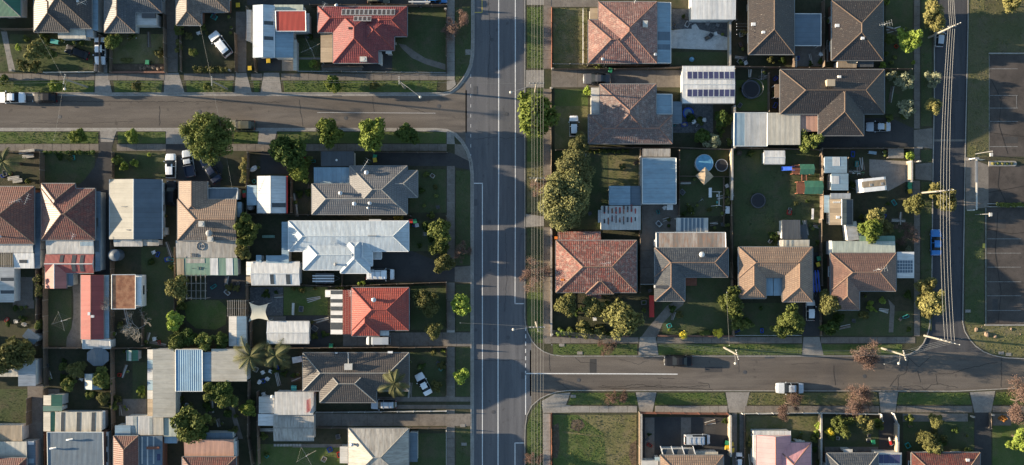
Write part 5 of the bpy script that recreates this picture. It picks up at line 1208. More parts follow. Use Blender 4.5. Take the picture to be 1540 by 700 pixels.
h = Hs('M','house','long white metal roofed house with several hips and wings','house',[(434,333,614.5,378),(456,361,552,406),(512,350,556,411),(532,352,560,400)],'metal_frost','ridge_white','weatherboard',short='the long white metal roofed house',group=G,gutter='white',pitch=18)
h.skillion(423.5,334,434.3,396,'metal_sky',h=2.5,high='R',rise=.06); h.skillion(400,384.5,423.8,396,'metal_sky',h=2.45,high='R',rise=.05); h.skillion(385,384,393,396,'metal_sky',h=2.4,high='R',rise=.05); h.skillion(555.5,379,573.5,390,'metal_pale',h=2.4,high='T',rise=.06,trim='white'); h.skillion(555,330,573,335,'frame_pale',h=2.4,high='T',rise=.05); h.antenna(502,366,.05,1,.3); h.vent(505,398,.15,.3,'grey'); h.hatch(560,355,1.4,.15,'grey')
h = Shed('barn_shed','white shed with two dark skylight strips on its lower slope','shed',(410,410),short='the striped white shed'); h.gable(378,394,451,429,'x','metal_white','frame_pale',h=2.4,pitch=17,panels=[(406,413,411.5,428),(430,413,436,428)]); h.skillion(370,394,381,414,'metal_white',h=2.3,high='R',rise=.2); h.skillion(370,414,380,427,'metal_tan',h=1.9,high='R',rise=.1)
h = Hs('O','house','scarlet tiled house with black and white striped side roof','house',[(529,433,615,497,''),(529.2,440,571,505.5)],'tile_scarlet','ridge_scarlet','brick_wall',short='the scarlet tiled house',group=G)
h.skillion(515.5,436.5,531,503,'tile_scarlet',h=2.62,high='R',rise=.06); h.vent(563,451,.22,.5); h.antenna(528,441,1.5,1,.8)
ys = [(437,443),(449.5,455.5),(461.5,467.5),(474,480),(485,496)]; h.skillion(497,436.5,515.3,503,'metal_white',h=2.35,high='R',rise=.2,open_=True,panels=[(497.2,a,515.2,b) for a, b in ((437,443),(450,455.5),(461,467.5),(474,479),(485.5,496))]); h.skillion(489,436.5,497,447,'metal_white',h=2.1,high='R',rise=.1); h.skillion(572,496.5,585,505,'metal_white',h=2.4,high='T',rise=.05,open_=True)
h = Shed('barn_shed','white curved-end shed standing on the dark paved yard','shed',(433,500),short='the plain white shed'); h.gable(401.5,483.5,465,517,'x','metal_white','frame_pale',h=2.2,pitch=11)
h = Hs('R','house','charcoal brown tiled house with chimney and palm','house',[(455.5,531,615,588),(481,545,566,605.5)],'tile_brown','ridge_grey','brick_wall',short='the charcoal brown house',group=G)
h.chimney(525,551,1.2,.9,.8,'render_wall',0); t = MB(); x,y,z = h.on(525,540); t.tube([(x,y-1,z+.6),(x,y+1.2,z+.9)],.05,5); h.p.add(t,'flue_pipe','frame_pale'); h.hatch(506,531,.4,.15); h.hatch(587,530,.8,.3,'white')
h = Hs('S','house','pale grey hip roofed house cut by the bottom edge','house',[(524,645,614.5,724)],'metal_weathered','ridge_grey','weatherboard',short='the pale bottom edge house',group=G,pitch=23)
h.skillion(511,672,524,697,'metal_pale',h=2.4,high='R',rise=.1); h.skillion(615,651,628,695,'metal_slate',h=2.3,high='L',rise=.1); h.vent(530,668,.18,.5)
h = Hs('T','shed','weathered pale metal roofed building with red rail stack','house',center=(444,627),short='the weathered metal building')
h.skillion(412.5,590,471,624,'metal_pale',h=2.7,high='B',rise=.3); h.gable(411.5,624.3,472,663,'x','metal_weathered','metal_pale',h=2.55,pitch=8); h.skillion(389,597,412.5,622,'metal_pale',h=2.3,high='R',rise=.15); h.skillion(388,623,412,640.5,'metal_white',h=2.2,high='R',rise=.1); t = MB()
for i in range(4): x,y = P(462+i*1.6,611-i*1,3); t.box(x-.035,y-1.1,3.05,x+.035,y+1.0,3.12)
h.p.add(t,'red_rails','red'); x,y = P(409,597,2.6); t = MB(); t.dome(x,y,2.45,.3,.3,.35,10,4); h.p.add(t,'roof_dome','white')
h = Hs('U','shed','L-shaped cream and blue flat roofed workshop','workshop',center=(285,560),short='the cream and blue workshop')
h.skillion(230,525.5,264,628,'metal_cream',h=2.9,high='L',rise=.12); h.skillion(264.3,526,304.5,589,'metal_blue',h=3.0,high='T',rise=.1,trim='frame_pale'); h.skillion(304.8,530,318,574,'metal_sky',h=2.75,high='L',rise=.06); h.skillion(318.2,525,371,574,'metal_cream',h=2.8,high='L',rise=.15); 
for i, (a, b, m) in enumerate(((526,541,'metal_pale'),(541.5,555,'metal_sky'),(555.5,572,'metal_zinc'),(572.5,587,'metal_sky'),(587.5,600,'metal_pale'),(600.5,627,'metal_tan'))): h.skillion(221.5,a,229.8,b,m,h=2.2,high='R',rise=.1)
h.skillion(189,626,230,655,'metal_pale',h=2.3,high='T',rise=.1,panels=[(201,626.5,206,654,'polycarb_pale'),(225,628,229,654,'polycarb_pale')]); h.skillion(230.3,628.3,245.5,655,'metal_cream',h=2.35,high='T',rise=.1); h.skillion(245.8,629,266.5,657,'metal_sage',h=2.2,high='T',rise=.1); h.skillion(247,657.3,266.5,667,'metal_sky',h=2.05,high='T',rise=.05); h.skillion(173,640,196,655,'metal_sky',h=2.5,high='L',rise=.08)
h = Hs('V','house','narrow brown tiled roof joined to a blue grey striped one','house',[(170.5,656,208,760)],'tile_umber','ridge_tan','brick_wall',short='the narrow brown house',group=G)
h.skillion(208.3,656,244,760,'metal_slate',h=2.6,high='L',rise=.15,panels=[(213,657,215,698,'metal_pale'),(221,657,223,700,'metal_pale'),(230,657,232,698,'metal_pale'),(236,683,241,693,'solar')],wall='brick_wall'); t = MB(); x,y = P(230,674,2.8); t.box(x-1.0,y-.2,2.6,x+1.0,y+.2,2.95); h.p.add(t,'roof_box','timber_red')
h = Hs('W','house','blue grey ribbed roof with two white bent flues','house',center=(115,690),short='the blue grey ribbed house')
h.skillion(72,650,156,760,'metal_slate',h=2.8,high='T',rise=.4,wall='brick_wall',trim='frame_pale'); h.skillion(83,620,153,649.5,'metal_cream',h=2.4,high='B',rise=.2,panels=[(92,620.5,97,649,'polycarb'),(115,620.5,121,649,'polycarb'),(138,620.5,143,649,'polycarb')]); h.skillion(156.5,650,163,760,'frame_pale',h=1.8,high='L',rise=.06,panels=[(157,656,162,672),(157,680,162,695)])
for a, b in ((80,674),(105,661)): t = MB(); x,y = P(a,b,3.4); t.tube([(x-.5,y-.1,3.0),(x-.45,y-.1,3.5),(x,y,3.6),(x+.6,y+.1,3.6)],.13,8); h.p.add(t,'flue','white')
h.skillion(154,618,158,645,'frame_pale',h=1.6,high='L',rise=.05)
h = Shed('lean_to','dark green and cream lean-to along the concrete driveway','shed',(79,620),short='the green and cream lean-to'); h.skillion(65,595,77,610,'metal_cream',h=2.4,high='R',rise=.15); h.skillion(77.3,594,93,611,'metal_green',h=2.5,high='L',rise=.15); h.skillion(65,611,93,619,'metal_mint',h=2.2,high='L',rise=.1); h.skillion(65,620,76,649,'metal_cream',h=2.3,high='R',rise=.1); h.skillion(76.3,620,82.5,649,'metal_green',h=2.3,high='L',rise=.1)
h = Hs('X','house','bottom left house with tan and white sheets above terracotta tiles','house',[(-40,689,40,760)],'tile_terracotta','ridge_tan','brick_wall',short='the bottom left corner house',group=G)
h.skillion(-20,640,33,664,'metal_tan',h=2.4,high='T',rise=.15); h.skillion(-20,664.3,40,689,'metal_cream',h=2.5,high='T',rise=.15); h.skillion(41,663,53,760,'metal_slate',h=2.1,high='L',rise=.1,panels=[(42,664,51,669,'metal_white'),(43,690,51,697,'metal_sky')])
h = Shed('garage','pale L-shaped garage roof under the olive tree','garage',(30,560)); h.skillion(-40,552,27.5,567,'metal_cream',h=2.5,high='T',rise=.15); h.skillion(28,541,53,581,'metal_zinc',h=2.5,high='L',rise=.25)
h = Hs('Z','shed','long red metal shed with pink sunlit slope','shed',center=(138,462),short='the long red shed'); h.gable(121.5,414,156,510.5,'y','metal_maroon','metal_rose',h=2.5,pitch=15); h.skillion(156.3,414,163.5,510,'metal_sky',h=2.1,high='L',rise=.12); h.skillion(124,511,166,524.5,'metal_pale',h=2.3,high='T',rise=.15,trim='frame_pale'); h.hatch(134.5,472,.4,.5); h.hatch(139.5,476,.5,.4,'frame_pale')
h = Shed('carport','flat rusty corrugated carport roof over the caravan','carport',(185,439),short='the rusty carport'); h.skillion(168.5,413.5,203.5,465,'metal_rust',h=2.95,high='L',rise=.2,open_=True,trim='frame_pale')
h = Shed('garden_shed','small tilted blue roofed shed with white end','shed',(45,506)); h.skillion(36,499,57,514,'metal_slate',h=2.0,high='L',rise=.25,rot=-38)
h = Shed('garden_shed','little shed with cream and blue roof halves among trees','shed',(140,574),short='the cream and blue shed'); h.gable(128,562.5,152,586,'y','metal_sky','frame_pale',h=2.0,pitch=16); h.skillion(128.4,563,139.5,585.6,'metal_cream',h=2.06,high='R',rise=.36,skirt=False)
h = Shed('garden_shed','small dark green shed near the workshop wall','shed',(200,535)); h.gable(191,527,207.5,543,'y','metal_green','metal_green',h=2.0,pitch=14); h.skillion(193,527.3,198,543,'metal_sage',h=2.08,high='R',rise=.14,skirt=False)
h = Hs('AA2','house','pink sheeted terracotta house at the bottom edge','house',[(274,687.5,355,760)],'tile_terracotta','ridge_tan','brick_wall',short='the pink sheeted house',group=G); h.skillion(277,661,351.5,688,'metal_pink',h=2.5,high='T',rise=.25); h.skillion(308,651,350,661,'metal_slate',h=2.3,high='T',rise=.1); h.skillion(352,664,356,700,'frame_pale',h=1.6,high='L',rise=.05)
h = Shed('garden_shed','slatted pergola and pale shed beside the dark fence','shed',(357,490),short='the slatted pergola shed'); h.pergola(343,453,369,475,9,3,'timber_grey',2.3,.1); h.skillion(344,476,356,521,'metal_pale',h=2.4,high='R',rise=.15); h.skillion(356.3,476,370,521,'metal_sky',h=2.5,high='L',rise=.1)
# gazebo
o = thing('gazebo','gazebo',P3(145,537,2.6)[:2]+(GZ,),label='grey green octagonal gazebo roof behind the long red shed'); LAND.append(('the octagonal gazebo',145,537)); p = Part(o); cx, cy = P(146,537,2.6); rr = 1.95
for k in range(8):
    a, b = math.pi*(k+.5)/4, math.pi*(k+1.5)/4; t = MB(); t.poly([(cx+rr*math.cos(a),cy+rr*.85*math.sin(a),2.3),(cx+rr*math.cos(b),cy+rr*.85*math.sin(b),2.3),(cx,cy,3.0)]); p.add(t,'roof_panel','metal_ink'); t = MB(); t.tube([(cx+rr*.92*math.cos(a),cy+rr*.8*math.sin(a),GZ),(cx+rr*.92*math.cos(a),cy+rr*.8*math.sin(a),2.3)],.05,5); p.add(t,'post','timber')
# -- right top block
h = Hs('a','house','red mottled tile house with blue side veranda near the main road','house',[(900,3,988,95),(885,30,960,95.3)],'tile_russet','ridge_red','brick_wall',short='the upper red tiled house',group=G)
h.skillion(988.3,4,1009,95,'metal_sky',h=2.5,high='L',rise=.2,panels=[(989,48,1008,61,'metal_slate'),(989,67,1008,75,'metal_slate')],trim='frame_pale'); h.aircon(970,37,.8,1.0,.5); h.antenna(954,4,1.2,1.0,1.4); h.skillion(887,12,900,30,'metal_tan',h=2.2,high='R',rise=.15); h.vent(906,90,.15,.6); h.vent(985,83,.15,.5)
h = Shed('garage','large white corrugated garage cut by the top edge','garage',(1073,5),short='the white top edge garage'); h.skillion(1040,-60,1107,29,'metal_white',h=2.8,high='T',rise=.6)
h = Hs('b','garage','white garage roof carrying two rows of solar panels','garage',center=(1066,128),short='the solar panelled garage')
F = h.gable(1026,100,1105,155.5,'x','metal_white','frame_pale',h=2.7,pitch=5); h.solar(1033,107.6,1105,119.6,9,1,gap=.02); h.solar(1033,134.3,1105,146.3,9,1,gap=.02)
h = Hs('c','house','brown red tiled house beside the white hatchback','house',[(902,127,986.5,216),(885,173,1011,216.2)],'tile_ash','ridge_red','brick_wall',short='the brown red tiled house',group=G)
h.skillion(889,132,901.8,171.5,'metal_pale',h=2.4,high='R',rise=.1); h.skillion(986.8,142,1011,172,'metal_sky',h=2.5,high='L',rise=.2,trim='frame_pale'); h.skillion(1011.3,153,1025.5,186,'metal_slate',h=2.3,high='L',rise=.1)
h = Hs('d','house','long brown and charcoal tiled house cut by the top edge','house',[(1126,-70,1194.5,82)],'tile_charcoal','ridge_brown','brick_wall',short='the long top edge house',group=G)
h.skillion(1194,21,1235,69,'metal_slate',h=2.6,high='L',rise=.1,trim='frame_pale',open_=True); h.hatch(1133,37); h.hatch(1148,49,.5,.4)
h = Hs('e','house','charcoal tiled square house left of the round lime tree','house',[(1251,1,1328,91)],'tile_charcoal','ridge_brown','brick_wall',short='the square charcoal house',group=G)
h.antenna(1325,40,.2,2,2); h.hatch(1259,39); h.hatch(1297,58,.5,.4); h.skillion(1260,91.5,1288,102,'metal_tan',h=2.3,high='T',rise=.1); h.skillion(1290,91.5,1314,101,'metal_dark',h=2.2,high='T',rise=.1)
h = Hs('f','house','large charcoal L-shaped house with cream chimney','house',[(1173.5,105,1330,171.5),(1231,108,1299,204)],'tile_charcoal','ridge_brown','brick_wall',short='the large charcoal house',group=G)
h.chimney(1247,126,1.2,1.0,.9,'brick_cream',0); h.hatch(1262,116,.5,.4); h.skillion(1165,127,1173.5,147,'timber',h=2.3,high='R',rise=.1,open_=True); h.skillion(1104,170,1154,220,'metal_sky',h=2.5,high='T',rise=.15,panels=[(1120,170.5,1153,219.5,'metal_pale')],trim='frame_pale'); h.skillion(1154.4,170,1204,218,'metal_cream',h=2.65,high='T',rise=.08); h.skillion(1204.3,172,1231,198,'metal_pink',h=2.5,high='T',rise=.08)
h = Shed('workshop','flat blue grey metal workshop roof behind the red tiled homes','workshop',(991,272),short='the blue grey workshop'); h.skillion(966,238,1017,307,'metal_sky',h=2.9,high='L',rise=.12,trim='frame_pale',wall='brick_cream'); h.skillion(966,224,1008,236,'metal_weathered',h=2.3,high='T',rise=.1); h.skillion(1003,308,1012,316,'frame_pale',h=2,high='T',rise=.05)
h = Shed('carport','blue grey corrugated carport left of the workshop','carport',(938,295)); h.skillion(916,280,948,309,'metal_sky',h=2.3,high='R',rise=.1); h.skillion(948.3,280,963.5,309,'metal_slate',h=2.2,high='R',rise=.1)
h = Shed('patched_roof','pale patched roof scattered with rusty red and black sheets','shed',(933,327),short='the patched roof'); h.skillion(904,310,963.5,346,'metal_pale',h=2.4,high='T',rise=.15)
rt, zf = h.sk
for i in range(34):
    t = MB(); col_ = i % 17; px_, py_ = (909+(col_ % 9)*5.8, (314 if i < 17 else 331)+rnd.uniform(-2,4)); x, y = P(px_, py_, 2.5); w_, l_ = rnd.uniform(.12,.3), rnd.uniform(.4,1.3); z = zf(x,y)+.02+.006*(i%5)
    t.box(x-w_/2,y-l_/2,z,x+w_/2,y+l_/2,z+.05); h.p.add(t,'loose_sheet',('metal_red','black','timber_red','darkgrey')[i%4] if True else 'red')
h.skillion(899.5,316,906,335,'metal_white',h=1.8,high='R',rise=.1)
h = Hs('g','house','broad mottled red tiled house facing the main road','house',[(836,362,957.5,440),(881,405,923,442)],'tile_red','ridge_tan','brick_wall',short='the broad red tiled house',group=G)
h.skillion(839,348.5,903.5,363,'tile_red',h=2.2,high='B',rise=.66,wall='brick_wall'); h.antenna(910,396,.1,1.6,.8); h.hatch(846,421,.5,.3,'orange'); h.skillion(882,441,904,449.5,'tile_red',h=2.3,high='T',rise=.2,open_=True); h.skillion(851,434,864,439,'metal_white',h=2.6,high='T',rise=.02,skirt=False); h.skillion(834,356,838.5,360,'orange',h=1.2,high='T',rise=.02,skirt=False)
h = Hs('j','house','slate grey L-shaped house with multicoloured sheet rear roof','house',[(985,373,1095,417),(985.2,373.5,1030,453)],'tile_slate','ridge_tan','render_wall',short='the slate grey L-shaped house',group=G)
h.skillion(987,350,1091.5,375.5,'metal_rainbow',h=2.65,high='B',rise=.3,trim='frame_pale'); h.skillion(1017,328,1065,349.5,'metal_pale',h=2.3,high='T',rise=.1,open_=True,panels=[(1024+i*6,328.5,1028+i*6,349,'metal_slate') for i in range(6)]); h.vent(1055,383,.25,.35,'frame_pale'); h.chimney(995,431.5,2.0,.4,.5,'darkgrey',0); h.hatch(986.5,431,.6,.4); h.skillion(984,361,988,371,'metal_white',h=2.3,high='R',rise=.05); h.skillion(1031,418,1048,430,'timber_red',h=.25,high='T',rise=.02)
h = Hs('k','house','tan tiled U-shaped house with two blue panels between its wings','house',[(1111,372,1220.5,418),(1111.2,372.3,1152,449),(1177,372.2,1222,454)],'tile_tan','ridge_tan','brick_cream',short='the tan U-shaped house',group=G)
h.skillion(1150,416.5,1162.5,445,'metal_sky',h=2.5,high='T',rise=.12); h.skillion(1163.5,416.5,1176.5,445,'metal_sky',h=2.5,high='T',rise=.12); h.skillion(1178,361,1217.5,374.5,'metal_cream',h=2.3,high='T',rise=.12,panels=[(1182,361.5,1184.5,374,'polycarb_pale'),(1190,361.5,1192,374,'polycarb_pale')]); h.skillion(1173,361,1178,371,'metal_pale',h=1.9,high='R',rise=.1)
h = Hs('l','house','reddish brown tiled house with pale green rear roof','house',[(1249,381,1347.5,438),(1249.3,381.3,1292.5,466.5)],'tile_cocoa','ridge_tan','brick_wall',short='the reddish brown L-shaped house',group=G)
h.skillion(1251.5,363,1346.5,383,'metal_sage',h=2.55,high='B',rise=.25); h.antenna(1319,405,.2,2.2,1.4); h.skillion(1293,355,1346,363,'metal_mint',h=2.2,high='B',rise=.1); h.skillion(1247,362,1251,384,'frame_pale',h=2,high='R',rise=.05)
h = Shed('carport','white carport roof with a grid of blue glass squares','carport',(1362,399),short='the glass grid carport'); h.skillion(1349,379,1375,418.5,'metal_white',h=2.5,high='L',rise=.08,open_=True); rt, zf = h.sk
for i in range(6):
    for j in range(4):
        t = MB(); x, y = P(1351.2+i*4.0, 394+j*4.8, 2.6); t.box(x-.18,y-.22,zf(x,y)-.01,x+.18,y+.22,zf(x,y)+.03); h.p.add(t,'glass_pane','metal_slate')
h = Shed('outbuilding','pale blue flat roofed outbuilding left of the caravan','outbuilding',(1258,262),short='the pale blue outbuilding'); h.skillion(1240,236,1274,260.5,'metal_sky',h=2.5,high='L',rise=.1,panels=[(1252,236.5,1263,250,'metal_white')]); h.skillion(1250,261,1276,286.5,'metal_sky',h=2.4,high='L',rise=.1,panels=[(1250.3,265,1262,277,'metal_white')])
h = Shed('outbuilding','narrow tan and dark roofed outbuilding with roof heater','outbuilding',(1265,315),short='the tan and dark outbuilding'); h.gable(1248,300,1282,338.5,'y','metal_tan','frame_pale',h=2.4,pitch=9); h.skillion(1268.5,300.5,1282,338,'metal_dark',h=2.43,high='L',rise=.2,skirt=False); h.skillion(1249,291,1279,299.5,'metal_zinc',h=2.3,high='T',rise=.08); h.solar(1252,303,1264,306,4,1,mat='metal_slate'); h.hatch(1260,327,.5,.4); h.skillion(1240,294,1247.5,320,'metal_sky',h=2.1,high='R',rise=.1)
h = Shed('garden_shed','pale crooked lean-to shed beside the yellow green trees','shed',(1281,347)); h.skillion(1273,334,1290,362,'metal_pale',h=2.1,high='L',rise=.1,rot=8); h.skillion(1290,350,1296,362,'metal_white',h=1.8,high='L',rise=.05)
h = Shed('garden_shed','white ribbed garden shed at the top of the big lawn','shed',(1164,237),short='the white ribbed shed'); h.gable(1149,227,1180.5,247,'x','metal_white','frame_pale',h=2.1,pitch=10)
h = Shed('garden_shed','dark tarpaulin covered shed behind the tan house','shed',(1192,345)); h.skillion(1176,331,1204,360,'metal_dark',h=2.0,high='B',rise=.2); h.skillion(1204,338,1214,360,'metal_dark',h=1.5,high='B',rise=.2,rot=6); h.aircon(1172,351,.7,.6,.6,ground_=True)
# -- bottom right block
h = Hs('m','house','tan tiled house with rafters beside the parked people carrier','house',[(993,685,1088,770)],'tile_tan','ridge_tan','brick_cream',short='the tan house with rafters',group=G)
h.skillion(996,676,1045,686,'metal_dark',h=2.5,high='B',rise=.1); h.skillion(1043,680,1080,690,'metal_cream',h=2.35,high='B',rise=.1); h.skillion(965,693,990,760,'metal_pale',h=2.3,high='R',rise=.1); h.skillion(985,688,993,695,'metal_sky',h=2.2,high='R',rise=.1)
for i in range(4): t = MB(); a = P(993+i*16.3,671,2.5); b = P(997+i*16.3,684,2.5); t.hexa([(a[0]-.06,a[1],2.5),(a[0]+.06,a[1],2.5),(b[0]+.06,b[1],2.5),(b[0]-.06,b[1],2.5)][::-1],[(a[0]-.06,a[1],2.66),(a[0]+.06,a[1],2.66),(b[0]+.06,b[1],2.66),(b[0]-.06,b[1],2.66)][::-1]); h.p.add(t,'rafter','white')
h = Hs('n','house','pink roofed house with white trimmed end','house',[(1138,655,1189,770,'T'),(1160,666,1220,770)],'metal_candy','ridge_red','weatherboard',short='the pink house',group=G,pitch=22)
h.skillion(1133,648.5,1189.5,655,'metal_white',h=2.3,high='B',rise=.06); h.skillion(1133,655,1138,700,'metal_white',h=2.2,high='R',rise=.06); h.skillion(1197,663,1210,667,'metal_white',h=2.2,high='B',rise=.04)
h = Hs('o','house','grey brown house with four large solar panels','house',[(1243,682,1321,770)],'tile_slate','ridge_grey','brick_wall',short='the grey brown bottom house',group=G); h.skillion(1318,681,1356,720,'metal_pale',h=2.6,high='T',rise=.15); rt, zf = h.sk
for i in range(4):
    t = MB(); a = P(1321+i*8.3,684,2.8); b = P(1328.6+i*8.3,697,2.8); z = lambda x,y: zf(x,y)
    t.hexa([(a[0],b[1],z(0,b[1])+.03),(b[0],b[1],z(0,b[1])+.03),(b[0],a[1],z(0,a[1])+.03),(a[0],a[1],z(0,a[1])+.03)],[(a[0],b[1],z(0,b[1])+.08),(b[0],b[1],z(0,b[1])+.08),(b[0],a[1],z(0,a[1])+.08),(a[0],a[1],z(0,a[1])+.08)]); h.p.add(t,'solar_panel','solar')
h.skillion(1269,676,1282,681,'metal_white',h=2.2,high='T',rise=.04)
h = Hs('p','house','terracotta tiled house behind the conifer at the bottom edge','house',[(1371,681,1474,770)],'tile_terracotta','ridge_tan','brick_wall',short='the bottom terracotta house',group=G); h.hatch(1455,692,.5,.4)
# neighbours just outside the frame (their shadows reach in)
for i, (a, b, c, d, m) in enumerate(((-170,-40,-60,45,'tile_brown'),(-300,-30,-200,50,'tile_red'),(-170,275,-70,365,'tile_terracotta'),(-180,400,-60,470,'metal_pale'),(-150,500,-60,570,'tile_brown'),(-170,630,-60,720,'tile_umber'),(-300,280,-200,370,'tile_slate'),(-300,640,-200,720,'tile_red'))):
    Hs(f'x{i}','house',['brown tiled','red tiled','terracotta tiled','pale metal roofed','dark brown tiled','umber tiled','slate tiled','bright red tiled'][i]+' neighbouring house outside the left edge of the photo','house',[(a,b,c,d)],m,'ridge_brown','brick_wall',group=G,windows=False)

# ================================================================ vehicles
car('sedan',17,147,180,'car_white','white sedan parked at the kerb at the far left'); car('hatch',67,147,180,'car_black','black hatchback parked behind the white sedan on the street')
car('sedan',151,77,-90,'car_white','white sedan in the driveway beside the brown tiled house'); car('wagon',116,79,160,'car_black','dark car in the shaded yard behind the white front fence',scale=.85)
car('suv',332,67,128,'car_white','white sport utility vehicle parked diagonally in a front yard',sunroof=True); car('suv',364,189,180,'car_khaki','khaki four wheel drive at the kerb beside the large dome tree',.95)
car('hatch',257,250,90,'car_white','white hatchback with dark roof on the dark driveway',sunroof=True); car('ute',284,246,100,'car_silver','silver utility with blue tray between white and navy cars',.9,tray='car_navy'); car('sedan',317,256,122,'car_navy','navy sedan parked askew at the end of the driveway'); car('hatch',258,291,90,'car_black','black car in the shade beside the cream and slate house')
car('van',572,413,0,'car_white','white van with roof rack beside the long white house',rails=True,scale=.95); car('van',569,512,180,'car_silver','silver van below the scarlet tiled house',.82)
car('sedan',637,578,118,'car_white','white sedan parked at an angle on the front lawn',.85); car('wagon',577,608.5,180,'car_silver','silver wagon on the drive below the charcoal brown house',.88,rails=True)
car('sedan',898,119,180,'car_grey','dark grey sedan on the drive between two red tiled houses'); car('hatch',863,190,90,'car_white','white hatchback on dry grass beside the brown red house',.85)
car('hatch',1414,56,86,'car_silver','small silver white hatchback beneath the power pole on the right street',.8); car('sedan',1321,191,180,'car_silver','silver sedan on the shaded drive of the large charcoal house',.88); car('sedan',1408,365,90,'car_blue','bright blue car parked on the right hand street',.95)
car('hatch',1219,467,90,'car_white','white car in the drive between the tan and reddish houses',.85); car('sedan',1020,543,180,'car_black','black sedan parked on the lower street'); car('sedan',1188,584,180,'car_silver','silver sedan parked at the lower kerb'); car('van',1048,661,0,'car_silver','silver people carrier on the walled asphalt yard',.88,rails=True)
car('hatch',1112,692,90,'car_white','tiny white car on the wheel tracks at the bottom edge',.6); car('hatch',656,-2,0,'car_blue','blue car cut by the top edge of the photo',.9)
o_ = car('hatch',569,-1,0,'car_khaki','tan car cut by the top edge above the crimson house',.9)
def caravan(px, py, rz, L, W, label, roof, stripe):
    x, y = P(px, py, 2.4); o = thing('caravan','caravan',(x,y,GZ),label=label,rz=R(rz)); t = MB(); prof = [(-L/2,.6),(-L/2+.1,2.2),(-L/2+.5,2.5),(L/2-.6,2.52),(L/2-.1,2.2),(L/2,1.2),(L/2-.1,.5)]
    for a, b in zip(prof, prof[1:]): t.poly([(a[0],-W/2,a[1]),(a[0],W/2,a[1]),(b[0],W/2,b[1]),(b[0],-W/2,b[1])])
    t.poly([(a,-W/2,b) for a,b in prof]); t.poly([(a,W/2,b) for a,b in prof][::-1]); t.poly([(-L/2,-W/2,.6),(L/2-.1,-W/2,.5),(L/2-.1,W/2,.5),(-L/2,W/2,.6)]); link('body', t.mesh('body',roof), o)
    t = MB(); t.box(-L*.44,-W*.3,2.5,L*.42,W*.16,2.55); link('roof_panel', t.mesh('roof_panel',stripe), o)
    for q in (-.3,.1): t = MB(); t.box(L*q-.2,-.2,2.53,L*q+.2,.2,2.6); link('roof_hatch', t.mesh('roof_hatch','grey'), o)
    for sg in (-1,1):
        w = bpy.data.objects.new('wheel',None); COL.objects.link(w); w.parent = o; w.location = (0,sg*(W/2-.1),.32); ty, ri = unit('wheel',wheel_meshes); link('tyre',ty,w); link('rim',ri,w); t = MB(); t.box(-.9,sg*W/2-.02,1.3,.6,sg*W/2+.02,1.9); link('side_window', t.mesh('side_window','glass'), o)
    t = MB(); t.tube([(L/2-.1,-.5,.5),(L/2+.9,0,.5),(L/2-.1,.5,.5)],.04,5); link('drawbar', t.mesh('drawbar','grey'), o)
caravan(1313,278,186,4.6,2.2,'white caravan with brown stained roof on the concrete drive','white','metal_tan'); caravan(204,438,-90,5.2,2.1,'white caravan sticking out from under the rusty carport','white','frame_pale')
def trailer(px, py, rz, label, load='frame_pale'):
    x, y = P(px, py, 1); o = thing('box_trailer','trailer',(x,y,GZ),label=label,rz=R(rz)); t = MB(); t.box(-1.5,-.8,.5,1.5,.8,.56)
    for q in ((-1.5,-.8,-1.45,.8),(1.45,-.8,1.5,.8),(-1.5,-.8,1.5,-.75),(-1.5,.75,1.5,.8)): t.box(q[0],q[1],.56,q[2],q[3],.95)
    link('tray', t.mesh('tray','grey'), o)
    for q in (-.45,0,.45): t = MB(); t.box(-1.9,q-.1,1.3,1.7,q+.1,1.36); link('ladder', t.mesh('ladder',load), o)
    for q in (-1.2,1.2): t = MB(); t.tube([(q,-.75,.9),(q,-.75,1.3),(q,.75,1.3),(q,.75,.9)],.03,4); link('rack', t.mesh('rack','grey'), o)
    for sg in (-1,1): w = bpy.data.objects.new('wheel',None); COL.objects.link(w); w.parent = o; w.location = (0,sg*.95,.32); ty, ri = unit('wheel',wheel_meshes); link('tyre',ty,w); link('rim',ri,w)
    t = MB(); t.tube([(1.5,-.5,.5),(2.5,0,.5),(1.5,.5,.5)],.04,5); link('drawbar', t.mesh('drawbar','grey'), o)
trailer(488,419,0,'trailer loaded with ladders below the long white house','white'); trailer(1226,424,-85,'small trailer with blue load above the white car in the drive','plastic_blue'); trailer(632,0,0,'pale trailer at the top edge above the crimson house')
# motorbike
o = thing('motorcycle','motorcycle',P(1336,664)+(GZ,),label='red and white motorcycle standing on the lower driveway',rz=R(-75)); 
for q in (-.65,.65): t = MB(); t.cyl(0,0,-.07,.07,.31,16); t.v = [(v[0]+q,v[2],v[1]+.31) for v in t.v]; link('wheel', t.mesh('wheel','tyre'), o)
t = MB(); t.hexa([(-.25,-.14,.35),(.3,-.14,.35),(.3,.14,.35),(-.25,.14,.35)],[(-.3,-.17,.8),(.35,-.15,.9),(.35,.15,.9),(-.3,.17,.8)]); link('fairing', t.mesh('fairing','red'), o); t = MB(); t.hexa([(-.9,-.1,.72),(-.2,-.14,.72),(-.2,.14,.72),(-.9,.1,.72)],[(-.95,-.08,.84),(-.2,-.13,.8),(-.2,.13,.8),(-.95,.08,.84)]); link('seat', t.mesh('seat','white'), o); t = MB(); t.tube([(.3,-.36,1.0),(.45,0,.98),(.3,.36,1.0)],.025,5); link('handlebar', t.mesh('handlebar','grey'), o); t = MB(); t.tube([(.45,0,.95),(.65,0,.31)],.04,5); link('fork', t.mesh('fork','grey'), o)

